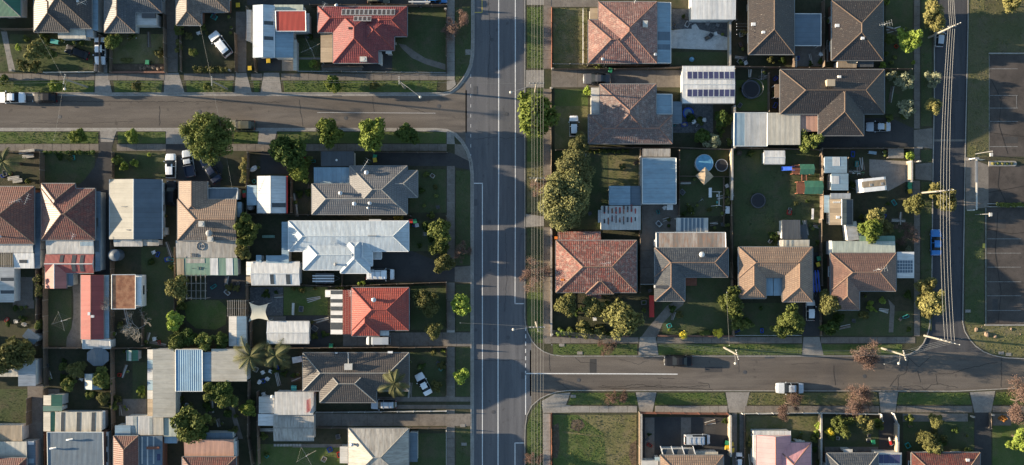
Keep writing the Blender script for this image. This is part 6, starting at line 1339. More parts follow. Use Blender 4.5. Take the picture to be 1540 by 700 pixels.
# ================================================================ trees and plants
T = tree
for a in (('bright',85,130,10),('olive',206,129,8),('mid',313,130,7),('bright',501,127,12),('olive',563,129,8),('bright',118,204,12),('bright',198,206,11),('big',314,205,36),('dark',434,231,25),('bright',451,259,16),('bright',497,199,20),('bright',557,202,23),('dark',612,201,18),
  ('olive',58,76,17),('oliveshrub',33,98,10),('limeshrub',28,73,6),('oliveshrub',52,100,10),('mid',78,82,8),('shrub',67,55,7),('mid',291,80,7),('shrub',270,45,9),('mid',170,62,12),('shrub',305,43,6),('limeshrub',676,0,1),('shrub',6,120,9),
  ('limeshrub',189,250,8),('limeshrub',203,245,7),('shrub',176,240,9),('limeshrub',225,234,4),('oliveshrub',240,80,8),('limeshrub',469,96,8),('oliveshrub',476,100,7),
  ('mid',368,335,13),('mid',372,358,14),('olive',366,379,12),('mid',378,345,13),('gold',600,327,8),('shrub',649,324,6),('mid',663,347,17),('mid',662,371,14),('olive',668,396,15),('olive',639,450,17),('olive',646,462,14),('lime',692,459,15),('olive',653,496,13),('lime',693,566,12),
  ('olive',268,432,18),('lime',264,481,14),('mid',273,460,8),('mid',270,512,15),('dark',285,508,14),('mid',308,512,14),('dark',336,512,14),('olive',20,535,27),('olive',5,545,18),('olive',38,525,15),
  ('olive',116,556,13),('mid',104,577,11),('mid',152,568,14),('dark',160,575,10),('mid',136,592,9),('olive',157,598,11),('mid',172,611,7),('lime',213,586,7),('mid',213,594,6),('mid',286,634,26),('dark',303,648,15),('mid',322,588,15),('mid',342,598,15),('dark',335,585,16),('bright',374,615,12),
  ('limeshrub',513,488,4),('oliveshrub',454,438,5),('oliveshrub',442,434,4),('oliveshrub',474,434,3),('shrub',512,432,6),('limeshrub',545,428,7),('oliveshrub',655,580,10),('oliveshrub',663,550,7),('limeshrub',667,527,4),('shrub',560,428,4),('oliveshrub',652,530,5),('darkshrub',465,290,8),('shrub',463,243,9),('darkshrub',640,340,8),
  ('bright',806,170,30),('bright',800,186,18),('bright',815,192,12),('gum',862,248,26),('gum',846,300,34),('gum',862,285,30),('gum',848,322,24),('gum',826,312,16),('gum',872,215,15),('gum',868,262,22),('gum',838,285,20),('gum',862,320,20),
  ('cone',938,478,29),('cone',928,470,18),('olive',893,462,17),('olive',852,457,17),('oliveshrub',880,494,13),('oliveshrub',900,498,12),('shrub',858,500,9),('limeshrub',843,503,7),('shrub',868,503,6),('shrub',915,505,7),('mid',1098,452,18),('mid',1104,468,12),('mid',1113,486,12),('mid',1187,478,17),('mid',1176,495,15),('mid',1196,490,14),('olive',1246,456,17),('darkshrub',1250,492,14),('darkshrub',1262,480,8),
  ('yellow',1402,18,16),('yellow',1405,36,15),('lime',1367,61,18),('mid',1337,60,9),('shrub',1332,82,5),('limeshrub',1374,94,4),('shrub',1330,2,6),('limeshrub',1334,3,5),('limeshrub',1328,98,7),('silver',1362,124,15),('silver',1340,112,9),('silver',1404,120,12),('silver',1363,165,14),('silver',1400,128,8),('yellow',1402,160,12),
  ('yellow',1405,285,12),('yellow',1421,302,17),('olive',1374,307,15),('bright',1310,345,18),('yellow',1316,326,15),('yellow',1329,341,13),('silver',1366,375,7),('yellow',1392,433,15),('yellow',1402,455,19),('yellow',1383,452,11),('yellow',1393,470,10),('mid',1216,212,16),('mid',1228,207,10),('limeshrub',1366,233,9),('darkshrub',1085,178,14),('silver',1073,213,12),('shrub',1098,215,6),('shrub',1098,180,9),('darkshrub',1055,205,13),
  ('limeshrub',1307,460,8),('limeshrub',1326,453,6),('oliveshrub',1299,473,8),('limeshrub',1317,467,3),('shrub',1093,290,6),('oliveshrub',1095,305,7),('ball',1027,505,7),('ball',1080,501,8),('limeshrub',1006,496,3),
  ('mid',1267,640,15),('yellow',1303,637,14),('shrub',1322,641,8),('ball',1248,650,7),('limeshrub',1229,639,6),('limeshrub',1228,650,6),('shrub',1367,630,8),('olive',1407,633,11),('cone',1396,660,15),('cone',1405,674,14),('shrub',1455,680,7),('lime',1534,660,18),('orange',1507,630,6),('limeshrub',1318,668,1),('oliveshrub',1168,630,1),
  ('yellow',1522,4,15),('limeshrub',883,139,8),('shrub',900,98,7),('shrub',893,97,5),('silver',910,100,5),('limeshrub',1318,633,5),('limeshrub',931,110,1),('shrub',940,395,1),('limeshrub',1181,651,3),('gold',1323,636,5)):
    if a[3] > 2: T(*a, hs=1.8 if a[1] in (368,372,366,378) else 1.28)
for x, y, r, k in ((687,38,18,'red'),(205,495,22,'grey'),(160,456,16,'grey'),(693,377,13,'brown'),(803,414,21,'brown'),(915,523,13,'brown'),(1293,531,23,'red'),(928,599,13,'red'),(1186,609,19,'red'),(1281,606,25,'red'),(1533,605,25,'red'),(803,691,11,'red'),(1366,350,16,'brown'),(814,283,14,'brown')): bare(x, y, r, k)
palm(376,536,27); palm(414,535,22); palm(593,577,22,n=11); palm(4,243,22)
for x in range(888,950,7): T('shrub', x, 228+rnd.uniform(-1,1), 3.6, look='row bush')
hedge(288,99,345,110,1.2,'leaf_olive','low leafy front hedge'); hedge(262,52,271,78,1.4,'leaf_olive','narrow tall side hedge'); hedge(359,234,371,279,2.2,'leaf_yellow','ragged yellow green hedge'); hedge(48,408,59,450,2.9,'leaf_olive','clipped upright olive hedge'); hedge(50,482,58,500,2.4,'leaf_mid','short clipped green hedge'); hedge(1498,305,1560,312,1.0,'leaf_mid','long hedge dividing the car parks'); hedge(1050,497,1070,505,.6,'leaf_mid','low green garden hedge'); hedge(180,90,200,92,.5,'leaf_olive','low planted border'); hedge(62,228,143,231,.8,'leaf_dark','low dark front hedge')

# ================================================================ fences
FN = [('timber',[(0,43),(50,43)]),('timber',[(149,52),(149,108)]),('timber',[(165,45),(165,108)],1.2),('timber',[(245,20),(247,108)]),('pale',[(66,109),(142,108)],.9),('pale',[(142,108),(143,97)],.9),('brick',[(166,109),(247,109)],.4),('timber',[(353,50),(354,108)],1.4),('timber',[(370,10),(370,60)]),('timber',[(382,88),(384,108)],1.3),('timber',[(270,40),(271,107)],1.0),
 ('wire',[(446,107),(671,109)],.9),('timber',[(671,8),(671,109)],.9),('timber',[(466,7),(672,7)]),('timber',[(484,100),(545,100)],1.1),('timber',[(446,60),(446,107)],1.3),
 ('timber',[(60,229),(60,282)]),('timber',[(0,229),(60,229)],1.2),('timber',[(168,229),(168,268)],1.2),('timber',[(61,290),(61,376)]),('timber',[(65,404),(65,524),(66,582)]),('timber',[(54,404),(54,520)]),('timber',[(166,286),(166,524)]),('timber',[(372,230),(370,300),(372,430)]),('timber',[(370,429),(370,524)]),('timber',[(66,524),(166,525)]),('timber',[(166,525),(221,524)]),('timber',[(371,429),(455,429),(497,431)],1.6),
 ('timber',[(437,229),(437,320)]),('timber',[(372,322),(470,323),(617,325)],1.6),('timber',[(463,324),(556,325)],1.3),('timber',[(497,431),(671,425)],1.3),('timber',[(671,325),(672,400)],.9),('timber',[(671,426),(672,495)],.9),('timber',[(456,524),(672,523)],1.6),('timber',[(372,525),(456,524)],1.7),('timber',[(671,524),(671,596)],.8),('pale',[(475,621),(671,619)],1.0),('timber',[(475,644),(522,645)],1.4),('timber',[(616,645),(671,645)],1.2),('wire',[(671,645),(671,700)],.8),
 ('timber',[(373,574),(372,660),(378,700)]),('timber',[(386,590),(388,700)]),('timber',[(166,525),(168,660)]),('timber',[(66,585),(66,700)],1.5),('timber',[(40,600),(40,640)]),('timber',[(560,229),(672,229)],1.4),('timber',[(372,228),(437,228)],1.3),('timber',[(262,372),(262,520)],1.5),('timber',[(213,470),(213,520)],1.2),('timber',[(264,590),(268,660)],1.2),('timber',[(514,410),(514,430)],1.4),('timber',[(376,476),(376,522)],1.5),
 ('red',[(829.5,11),(829.5,104)],.8),('wire',[(832,96),(883,96)],.9),('wire',[(877,13),(877,96)],.9),('timber',[(829,134),(829,225)],.9),('timber',[(829,226),(829,345)],1.5),('cream',[(829,346),(829,505)],.7),('timber',[(830,104),(925,104)],1.4),('timber',[(925,104),(1026,101)],1.6),('timber',[(884,98),(1009,98)],1.3),('cream',[(1098,30),(1098,100)],1.6),('timber',[(1108,0),(1108,30)],1.7),('timber',[(1105,100),(1240,102),(1372,104)],1.6),('timber',[(1106,103),(1106,168)],1.7),('timber',[(1157,110),(1157,168)],1.2),
 ('timber',[(836,226),(886,224)],1.2),('timber',[(886,222),(1020,222),(1104,225)],1.6),('timber',[(963,224),(963,440)],1.7),('cream',[(964,236),(964,308)],2.0),('timber',[(1022,226),(1022,325)],1.6),('timber',[(1022,265),(1097,266)],1.4),('cream',[(1101,225),(1101,300)],1.7),('timber',[(1101,300),(1102,420),(1104,505)],1.6),('timber',[(1089,268),(1089,340)],.9),('cream',[(1105,160),(1105,222)],1.8),('timber',[(1104,222),(1234,225)],1.6),('timber',[(1237,225),(1238,290),(1238,330)],1.7),('timber',[(1236,330),(1236,380),(1237,430)],1.6),('timber',[(1237,223),(1374,223)],1.6),('pale',[(963,428),(983,428)],1.4),
 ('timber',[(1276,237),(1276,290)],1.3),('cream',[(1371,243),(1371,273)],1.8),('wire',[(1374,273),(1374,300)],1.2),('timber',[(1105,420),(1105,505)],1.2),('wire',[(1106,505),(1205,505)],.7),('brick',[(990,505),(1104,506)],.4),('timber',[(1100,330),(1172,345)],.1),('brick',[(831,505),(945,506)],.4),('timber',[(1234,440),(1236,505)],1.0),('timber',[(1240,0),(1240,100)],1.7),('timber',[(1320,222),(1370,241)],.5),('timber',[(1195,70),(1195,101)],1.6),('cream',[(1197,86),(1197,101)],1.4),
 ('timber',[(962.5,622),(962.5,700)],1.7),('cream',[(964.5,624),(964.5,760)],1.8),('red',[(965,622.5),(1096,624)],1.7),('cream',[(1099,626),(1099,686)],1.8),('pale',[(1117,623),(1232,622)],1.0),('cream',[(1235,624),(1235,700)],1.3),('pale',[(1236,622),(1324,624)],1.0),('pale',[(1326,624),(1328,634)],1.3),('pale',[(1345,623),(1351,638)],1.3),('cream',[(1351,640),(1350,682)],1.6),('timber',[(1120,624),(1120,700)],.8),('timber',[(1491,622),(1491,645)],.9),('red',[(829.5,622),(829.5,760)],.5)]
for f in FN:
    if (f[2] if len(f) > 2 else 1.7) > .2: fence(f[1], f[0], f[2] if len(f) > 2 else 1.7)

# ================================================================ poles, wires, lamps
powerpole(96,119,h=8,arm=80,armlen=1.6,lamp=(97,134),label='power pole with street lamp at the top left',lh=7.2); powerpole(318,122,h=8,arm=90,armlen=1.4,label='slim power pole above the first street near the hedge'); powerpole(600,121,h=8,arm=90,armlen=1.2,lamp=(632,146),label='power pole with long lamp arm near the crimson corner house',lh=7.4)
powerpole(807,125,h=9,arm=0,lamp=(768,139),label='power pole with lamp reaching over the main road at the top'); powerpole(808,268,h=9,arm=0,label='power pole on the main road verge beside the gum trees'); powerpole(808,493,h=9,arm=0,lamp=(772,496),label='power pole with lamp at the main road corner',arms=2); powerpole(808,-60,h=9,label='power pole beyond the top edge of the main road verge'); powerpole(808,760,h=9,label='power pole beyond the bottom edge of the main road verge')
powerpole(1437,38,h=9.2,arm=25,armlen=2.0,label='power pole leaning over the small silver white hatchback'); powerpole(1421,287,h=9.2,arm=6,armlen=3.0,label='power pole with crossarm above the yellow green street tree'); powerpole(1430,515,h=9.2,arm=-16,armlen=3.2,arms=2,label='large power pole at the lower right street corner')
powerpole(1361,535,h=9,arm=-75,armlen=1.6,lamp=(1352,547),label='power pole with lamp near the reddish street tree'); powerpole(1109,534,h=9,arm=-75,armlen=1.6,lamp=(1106,547),label='power pole with lamp above the lower street')
for i, x in enumerate((800,803.5,808,813,817)):
    lk = ['outer left','inner left','middle','inner right','outer right'][i]; hz = 8.9 if i != 2 else 8.2
    for a, b, w in ((-60,125,'upper'),(125,268,'central'),(268,493,'lower'),(493,760,'bottom')):
        wire([(x,a,hz),(x,b,hz)], f'{lk} wire of the {w} span over the main road verge')
        PEND[-1][0]['label'] = PEND[-1][1]; PEND.pop()
def wl(pts, label, sag=.35, r=.013, mat='cable'): wire(pts, label, sag, r if 'right street' not in label else .017, 'cable_bright' if 'right street' in label or 'turning' in label else mat); PEND[-1][0]['label'] = label; PEND.pop()
for i, y in enumerate((124,127)): wl([(-60,y-1,7.7),(96,y-4 if i == 0 else y-3,7.7)], f'{"upper" if i == 0 else "lower"} street wire left of the first lamp pole'); wl([(96,y-4,7.7),(318,y-3,7.7)], f'{"upper" if i == 0 else "lower"} wire between the first two street poles'); wl([(318,y-3,7.7),(600,y-3,7.7)], f'{"upper" if i == 0 else "lower"} wire between second and third street poles')
wl([(600,123,7.7),(807,126,8.6)],'wire crossing the main road at the top'); wl([(692,486,6),(808,492,8.6)],'service wire crossing the main road lower down'); wl([(96,120,7.6),(81,211,5)],'thin service wire crossing the first street',.2); wl([(318,123,7.6),(301,40,3.4)],'service wire to the chocolate tiled house',.2); wl([(318,124,7.6),(349,283,3.2)],'service wire across the street to the tan tiled house',.3); wl([(808,494,8.4),(830,519,6)],'guy wire at the main road corner pole',.05); wl([(96,120,7.6),(53,44,3.4)],'service wire to the brown tiled house',.2)
for i in range(4): o4 = (-3,-1,1.2,3.2)[i]; lk = ('first','second','third','fourth')[i]; wl([(1430+o4*1.2,-60,8.9),(1433+o4*1.4,40,8.9)], f'{lk} right street wire above the upper pole'); wl([(1431+o4*1.6,40,8.9),(1421+o4*2.2,287,8.9)], f'{lk} right street wire in the upper span',.5); wl([(1421+o4*2.2,287,8.9),(1428+o4*2.4,514+o4*.6,8.9)], f'{lk} right street wire in the lower span',.5); wl([(1428+o4*2.4,514+o4*.6,8.7),(1361+o4*.5,532+o4*1.2,8.7)], f'{lk} wire turning from corner pole to the lower street'); wl([(1361+o4*.4,532+o4*1.2,8.7),(1109,530+o4*1.2,8.7)], f'{lk} wire above the lower street, right span'); wl([(1109,530+o4*1.2,8.7),(809,494+o4*.6+3,8.3)], f'{lk} wire above the lower street, left span')
wl([(1097,520,8),(1093,440,3.6)],'service wire to the slate grey house',.2); wl([(1430,514,8.6),(1560,480,8.8)],'wire leaving the corner pole toward the right edge'); wl([(1428,514,8.6),(1330,548,8.4)],'low wire beneath the corner pole')
for i, y in enumerate((36,40,45,52)): wl([(1108,y,4),(1126,y,2.9)], f'{("top","second","third","lowest")[i]} short line beside the long top edge house',.02)
for (lx, ly, bx, by, lb) in ((1491,233,1484,232,'upper'),(1490,323,1484,323,'lower')):
    x, y = P(bx-18, by, 0); o = thing('car_park_lamp','lamp post',(x,y,GZ),label=f'{lb} white headed lamp post at the car park edge'); p = Part(o); t = MB(); t.tube([(x,y,GZ),(x,y,5.6)],.05,8); p.add(t,'pole','grey'); u, v = P(lx,ly,5.7); t = MB(); t.tube([(x,y,5.6),(u,v,5.7)],.03,6); p.add(t,'arm','grey'); t = MB(); t.hexa([(u-.25,v-.3,5.62),(u+.25,v-.3,5.62),(u+.25,v+.3,5.62),(u-.25,v+.3,5.62)],[(u-.2,v-.25,5.8),(u+.2,v-.25,5.8),(u+.2,v+.25,5.8),(u-.2,v+.25,5.8)]); p.add(t,'lamp_head','offwhite')
o = thing('height_barrier','barrier',P(1467,276)+(GZ,),label='long white height barrier across the car park entrance'); p = Part(o); a = P(1469,238,2.6); b = P(1466,316,2.6)
t = MB(); t.box(a[0]-.11,b[1],2.5,a[0]+.11,a[1],2.62); p.add(t,'crossbar','offwhite')
for q in (a,b): t = MB(); t.box(q[0]-.08,q[1]-.08,GZ,q[0]+.08,q[1]+.08,2.5); p.add(t,'post','white')
t = MB(); t.box(a[0]-.35,a[1]-.2,2.62,a[0]+.35,a[1]+.1,2.7); t.box(a[0]-.3,a[1]-4,2.62,a[0]+.02,a[1]-.4,2.66); p.add(t,'bracket','grey')
for i in range(4): t = MB(); z = 1.0+.4*i; t.tube([(a[0]-.2,a[1],z),(a[0]+1.6,a[1]-.25,z)],.02,4); p.add(t,'rail','steel')

# ================================================================ yard things
clothesline(467,73,25,1.7); clothesline(93,483,18,1.7); clothesline(461,686,30,1.9); trampoline(1129,135,1.55,'trampoline with dark blue frame on a small lawn','car_navy'); trampoline(1140,302,1.25,'solid black round trampoline on the big lawn','black',False); trampoline(1085,249,1.0,'thin framed round enclosure beside the pool','steel',False)
for x, y, l in ((404,92,'yellow'),(358,8,'yellow'),(376,103,'yellow'),(564,241,'yellow'),(564,236,'green'),(624,333,'green'),(618,333,'red'),(1231,389,'green'),(1230,398,'yellow'),(1313,665,'green'),(1368,282,'green'),(1368,288,'yellow'),(1368,277,'green'),(1093,666,'green'),(1100,668,'yellow'),(1093,673,'yellow'),(1101,677,'yellow'),(368,290,'green'),(368,294,'red'),(918,106,'green'),(222,94,'green'),(498,520,'green')): wheeliebin(x, y, l, rnd.uniform(-20,20))
for x, y, r in ((396,560.5,30),(407,559,-20),(391,574,150),(403,570,60),(397,593,20)): chair(x, y, r)
for x, y, r in ((1045,33,20),(1056,31,80),(1064,36,-30),(1079,38,160),(1037,34,200)): chair(x, y, r, 'grey terrace chair', 'grey')
for x, y, r in ((25,484,10),(38,488,70)): chair(x, y, r, 'pale small yard chair', 'offwhite')
table(442,584,0,.9,.9,'small green garden table','teal'); table(447,541,10,1.6,1.0,'cluttered outdoor workbench','frame_pale'); table(1068,290,0,.5,1.6,'narrow white bench','white'); table(404,356,0,2.1,.45,'long pale green bench','metal_mint',.5) if 'metal_mint' in MATS else None; table(441,465,88,2.0,.4,'pale bench on the lawn','offwhite',.45); table(1222,322,88,1.8,.35,'narrow white plank bench','white',.4); table(1094,316,88,1.2,.7,'small white table by the fence','white')
tank(172,384,.95,1.9,'metal_ink','round dark grey water tank beside the side lane'); tank(376,312,.45,1.4,'grey','small round grey tank beside the white garage'); tank(1043,1,.1,.3,'grey','tiny grey drum') if False else None
# pool, umbrella
x, y = P(1059,246,.9); o = thing('above_ground_pool','pool',(x,y,GZ),label='round above-ground pool with bright blue cover'); LAND.append(('the round blue pool',1059,246)); t = MB(); t.cyl(0,0,0,.95,1.5,28); link('pool_wall', t.mesh('pool_wall','frame_pale'), o); t = MB(); t.cyl(0,0,.95,1.0,1.42,28); t.dome(0,0,1.0,1.3,1.3,.06,24,3); link('cover', t.mesh('cover','pool_cover'), o)
x, y = P(1060,265,2.4); o = thing('garden_umbrella','umbrella',(x,y,GZ),label='square beige umbrella overlapping the blue pool',rz=R(42)); w = 1.05; t = MB()
for k in range(4): a = [(-w,-w),(w,-w),(w,w),(-w,w)]; p0, p1 = a[k], a[(k+1)%4]; t = MB(); t.poly([(p0[0],p0[1],2.15),(p1[0],p1[1],2.15),(0,0,2.65)]); link('canopy_panel', t.mesh('canopy_panel','cloth_beige'), o)
t = MB(); t.tube([(0,0,0),(0,0,2.7)],.03,6); link('pole', t.mesh('pole','frame_pale'), o); t = MB(); t.cyl(0,0,0,.12,.35,12); link('base', t.mesh('base','darkgrey'), o)
x, y = P(1035,170,.4); o = thing('paddling_pool','pool',(x,y,GZ),label='small round blue paddling pool beside the garage'); t = MB(); t.tube([(math.cos(k*math.pi/10)*.8,math.sin(k*math.pi/10)*.8,.25) for k in range(21)],.14,6,cap=False); link('rim', t.mesh('rim','plastic_blue'), o); t = MB(); t.disc(0,0,.2,.78); link('water', t.mesh('water','metal_sky'), o)
x, y = P(1040,90,.4); o = thing('ball','toy',(x,y,GZ),label='large bright blue ball on the shaded lawn'); t = MB(); t.dome(0,0,.42,.42,.42,.42,14,6); u = MB(); u.dome(0,0,-.42,.42,.42,.42,14,6); t.poly; u.v = [(v[0],v[1],-v[2]) for v in u.v]; 
for f in u.f: t.poly([u.v[i] for i in f][::-1])
link('shell', t.mesh('shell','pool_cover',smooth=True), o); t = MB(); t.cyl(0,0,.82,.87,.05,8); link('valve', t.mesh('valve','white'), o)
# shade sail
o = thing('shade_sail','shade sail',P3(390,470,2.5)[:2]+(GZ,),label='cream shade sail stretched over the stone patio'); p = Part(o); cs = [P3(375,455.5,2.7),P3(403,457,2.3),P3(404,482.5,2.7),P3(374,483.5,2.3)]; t = MB(); n = 8; g = {}
for i in range(n+1):
    for j in range(n+1):
        u, v = i/n, j/n; q = Vector(cs[0])*(1-u)*(1-v)+Vector(cs[1])*u*(1-v)+Vector(cs[2])*u*v+Vector(cs[3])*(1-u)*v; c = sum((Vector(k) for k in cs), Vector())/4; e = 1-.28*(4*u*(1-u)*(1-4*v*(1-v))+4*v*(1-v)*(1-4*u*(1-u))); g[i,j] = c+(q-c)*e
for i in range(n):
    for j in range(n): t.poly([g[i,j],g[i,j+1],g[i+1,j+1],g[i+1,j]])
p.add(t,'fabric','cloth_cream')
for q in cs: t = MB(); t.tube([(q[0],q[1],GZ),q],.05,6); p.add(t,'post','frame_pale')
# play set
o = thing('playset','playground',P(1212,275)+(GZ,),label='wooden play fort with green roofs and blue slide'); LAND.append(('the wooden play fort',1212,272)); p = Part(o)
for (a,b,c,d) in ((1203,247,1225,262.5),(1210,272,1238,292)):
    x0,y1 = P(a,b,2.4); x1,y0 = P(c,d,2.4); ym = (y0+y1)/2; mats_ = 'metal_green'
    for s_ in ((y0,ym),(y1,ym)): t = MB(); t.poly([(x0,s_[0],2.2),(x1,s_[0],2.2),(x1,s_[1],2.7),(x0,s_[1],2.7)] if s_[0] == y0 else [(x1,s_[0],2.2),(x0,s_[0],2.2),(x0,s_[1],2.7),(x1,s_[1],2.7)],[(x0,0),(x1,0),(x1,1),(x0,1)]); p.add(t,'roof_panel','metal_green')
    t = MB(); t.box(x0-.9,y0+.1,1.1,x1,y1-.1,1.2); p.add(t,'deck','timber_red')
    for q in ((x0+.05,y0+.1),(x1-.1,y0+.1),(x0+.05,y1-.1),(x1-.1,y1-.1),(x0-.85,y0+.15),(x0-.85,y1-.15)): t = MB(); t.box(q[0]-.05,q[1]-.05,GZ,q[0]+.05,q[1]+.05,2.2 if q[0] >= x0 else 1.8); p.add(t,'post','timber_red')
    for q in (y0+.15,y1-.15): t = MB(); t.box(x0-.9,q-.04,1.7,x0,q+.04,1.8); p.add(t,'rail','timber_red')
x0,y0 = P(1203,253.5,1.2); x1,_ = P(1175,255,.2); t = MB(); t.hexa([(x1,y0-.3,.18),(x0-.9,y0-.3,1.1),(x0-.9,y0+.3,1.1),(x1,y0+.3,.18)],[(x1,y0-.3,.25),(x0-.9,y0-.3,1.2),(x0-.9,y0+.3,1.2),(x1,y0+.3,.25)])
for sg in (-.3,.3): t.hexa([(x1,y0+sg-.03,.25),(x0-.9,y0+sg-.03,1.2),(x0-.9,y0+sg+.03,1.2),(x1,y0+sg+.03,.25)],[(x1,y0+sg-.03,.42),(x0-.9,y0+sg-.03,1.4),(x0-.9,y0+sg+.03,1.4),(x1,y0+sg+.03,.42)])
p.add(t,'slide','plastic_blue')
for q in (1206,1213): a = P(q,263,1.9); b = P(q,272,1.9); t = MB(); t.box(a[0]-.06,b[1],1.8,a[0]+.06,a[1],1.92); p.add(t,'beam','timber_red')
for q in range(4): a = P(1206,265+q*2,1.5); b = P(1213,265+q*2,1.5); t = MB(); t.box(a[0],a[1]-.05,1.72,b[0],a[1]+.05,1.79); p.add(t,'rung','timber_red')
# swings
def swing(px, py, rz, label, L=2.2, mat='frame_pale', seats=('teal','white')):
    x, y = P(px, py, 1.8); o = thing('swing_set','swing',(x,y,GZ),label=label,rz=R(rz)); t = MB(); t.tube([(-L/2,0,1.9),(L/2,0,1.9)],.05,6); link('top_bar', t.mesh('top_bar',mat), o)
    for e in (-1,1):
        for s_ in (-1,1): t = MB(); t.tube([(e*L/2,0,1.9),(e*(L/2+.1),s_*.9,0)],.05,5); link('leg', t.mesh('leg',mat), o)
    for i, m in enumerate(seats): q = -L/4+L/2*i; t = MB(); t.box(q-.22,-.1,.45,q+.22,.1,.49); st_ = link('seat', t.mesh('seat',m), o); t = MB(); t.tube([(q-.2,0,.47),(q-.2,0,1.9)],.012,3); t.tube([(q+.2,0,.47),(q+.2,0,1.9)],.012,3); link('rope', t.mesh('rope','grey'), st_)
swing(1081,299,90,'pale swing frame with teal seat near the beige umbrella',2.2); swing(1292,260,0,'dark green swing frame above the caravan',1.6,'metal_green',('white','white'))
def bike(px, py, rz, look):
    o = thing('bicycle','bicycle',at(px,py,.5),look=look,px=(px,py),rz=R(rz),group='bicycles')
    for q in (-.5,.5): t = MB(); t.tube([(q+.33*math.cos(k*math.pi/8),.0,.33+.33*math.sin(k*math.pi/8)) for k in range(17)],.022,4,cap=False); link('wheel', t.mesh('wheel','tyre'), o)
    t = MB(); t.tube([(-.5,0,.33),(-.15,0,.8),(.38,0,.8),(0,0,.33),(-.15,0,.8)],.022,5,cap=False); t.tube([(.38,0,.8),(.5,0,.33)],.022,5); link('frame', t.mesh('frame','frame_pale'), o); t = MB(); t.tube([(.35,-.28,.95),(.4,0,.95),(.35,.28,.95)],.02,5); link('handlebar', t.mesh('handlebar','grey'), o); t = MB(); t.hexa([(-.28,-.07,.84),(-.02,-.03,.84),(-.02,.03,.84),(-.28,.07,.84)],[(-.28,-.08,.9),(0,-.03,.88),(0,.03,.88),(-.28,.08,.9)]); link('saddle', t.mesh('saddle','black'), o)
bike(1053,302,40,'pale framed bicycle lying in the yard'); bike(1047,191,70,'pale bicycle on the paved yard'); bike(1050,187,20,'pale bicycle on the paved yard')
# small boat, rocks, pots, arch
x, y = P(380,254,.6); o = thing('dinghy','boat',(x,y,GZ),label='small white upturned dinghy on the shaded driveway',rz=R(35)); t = MB(); ns = 8; ring = []
for i in range(ns+1):
    s_ = i/ns; w = .42*math.sin(math.pi*min(1,.12+.88*(1-s_)))**.6+.02; ring.append([(-.7+1.4*s_, w*math.cos(math.pi*k/6), .42*math.sin(math.pi*k/6)*(.6+.4*math.sin(math.pi*s_))) for k in range(7)])
for a, b in zip(ring, ring[1:]):
    for k in range(6): t.poly([a[k], b[k], b[k+1], a[k+1]])
link('hull', t.mesh('hull','white',smooth=True), o); t = MB(); t.box(-.6,-.02,.38,.6,.02,.45); link('keel', t.mesh('keel','frame_pale'), o)
def rock(px, py, r, lk='rough brown boulder'):
    o = thing('boulder','rock',at(px,py,0),look=lk,px=(px,py),group='landscape rocks',rz=rnd.uniform(0,6)); t = MB(); t.dome(0,0,-.1,r,r*.75,r*.9,9,4,.12); link('stone', t.mesh('stone','rock'), o)
for a in ((1467.5,496,.45),(1483,503,.55),(1496,506,.4),(1520,495,.3),(1534,503,.2),(1476,492,.2),(218,103,.45),(224,100,.5),(231,102,.5),(238,104,.45),(244,103,.4),(212,104,.35)): rock(*a)
for i in range(9): x = 414+i*4.7; o = thing('paver','paver',at(x,669.5,0),look='pale stepping stone',px=(x,669.5),group='stepping stones below the weathered building'); t = MB(); t.box(-.22,-.2,0,.22,.2,.06); link('stone', t.mesh('stone','concrete_pale'), o)
def pot(px, py, m, lk, r=.25):
    o = thing('plant_pot','plant pot',at(px,py,.4),look=lk,px=(px,py),group='plant pots'); t = MB(); t.cyl(0,0,0,.4,r*.75,12,r1=r); link('pot', t.mesh('pot',m), o); t = MB(); t.dome(0,0,.38,r*1.1,r*1.1,r*1.3,9,4,.2); link('plant', t.mesh('plant','leaf_mid'), o)
for a in ((112,64,'white','white pot with small plant'),(348,42,'white','white pot with small plant'),(347,50,'grey','grey pot with small plant'),(389,252,'white','white pot with small plant'),(31,477,'plastic_blue','blue pot with small plant'),(187,529,'pool_cover','blue tub with small plant'),(192,559,'white','white pot with small plant'),(448,563,'white','white pot with small plant'),(1205,652,'teal','teal pot with small plant'),(657,295,'teal','teal tub with small plant'),(334,637,'white','white pot with small plant'),(1167,351,'white','white pot with small plant'),(1205,380,'white','white pot with small plant'),(655,295,'white','white pot with small plant'),(1044,270,'teal','teal tub with small plant'),(45,284,'red','red pot with small plant'),(249,325,'red','red pot with small plant'),(188,612,'plastic_blue','blue pot with small plant'),(191,616,'white','white pot with small plant'),(1034,308,'white','white pot with small plant'),(1048,309,'white','white pot with small plant'),(1042,321,'white','white pot with small plant')): pot(*a)
for x, y, w in ((20,268,1.9),(40,228,2.6),(42,235,1.9),(26,272,1.6)):
    o = thing('stacked_boards','timber stack',at(x,y,.4),look='stack of pale boards',px=(x,y),group='stacks of boards',rz=R(8))
    for i in range(4): t = MB(); t.box(-w/2,-.3+.16*i,.1,w/2,-.2+.16*i,.3+rnd.uniform(-.05,.05)); link('board', t.mesh('board','offwhite'), o)
table(980,461,90,3.6,.8,'long red covered bench','red',.7); table(1312,230,-8,1.3,.5,'small pale workbench','metal_sky'); table(1347,231,0,2.6,1.6,'pale timber frame bench in the narrow yard','timber_grey',.9); table(82,63,-10,1.3,.7,'cluttered teal table in a shaded yard','teal')
def boxunit(px, py, lk, mat='concrete_pale'):
    o = thing('letterbox','letterbox',at(px,py,.8),look=lk,px=(px,py),group='letterboxes'); t = MB(); t.box(-.12,-.12,0,.12,.12,.8); link('post', t.mesh('post',mat), o); t = MB(); t.hexa([(-.2,-.15,.8),(.2,-.15,.8),(.2,.15,.8),(-.2,.15,.8)],[(-.17,-.12,1.1),(.17,-.12,1.1),(.17,.12,1.1),(-.17,.12,1.1)]); link('box', t.mesh('box',mat), o)
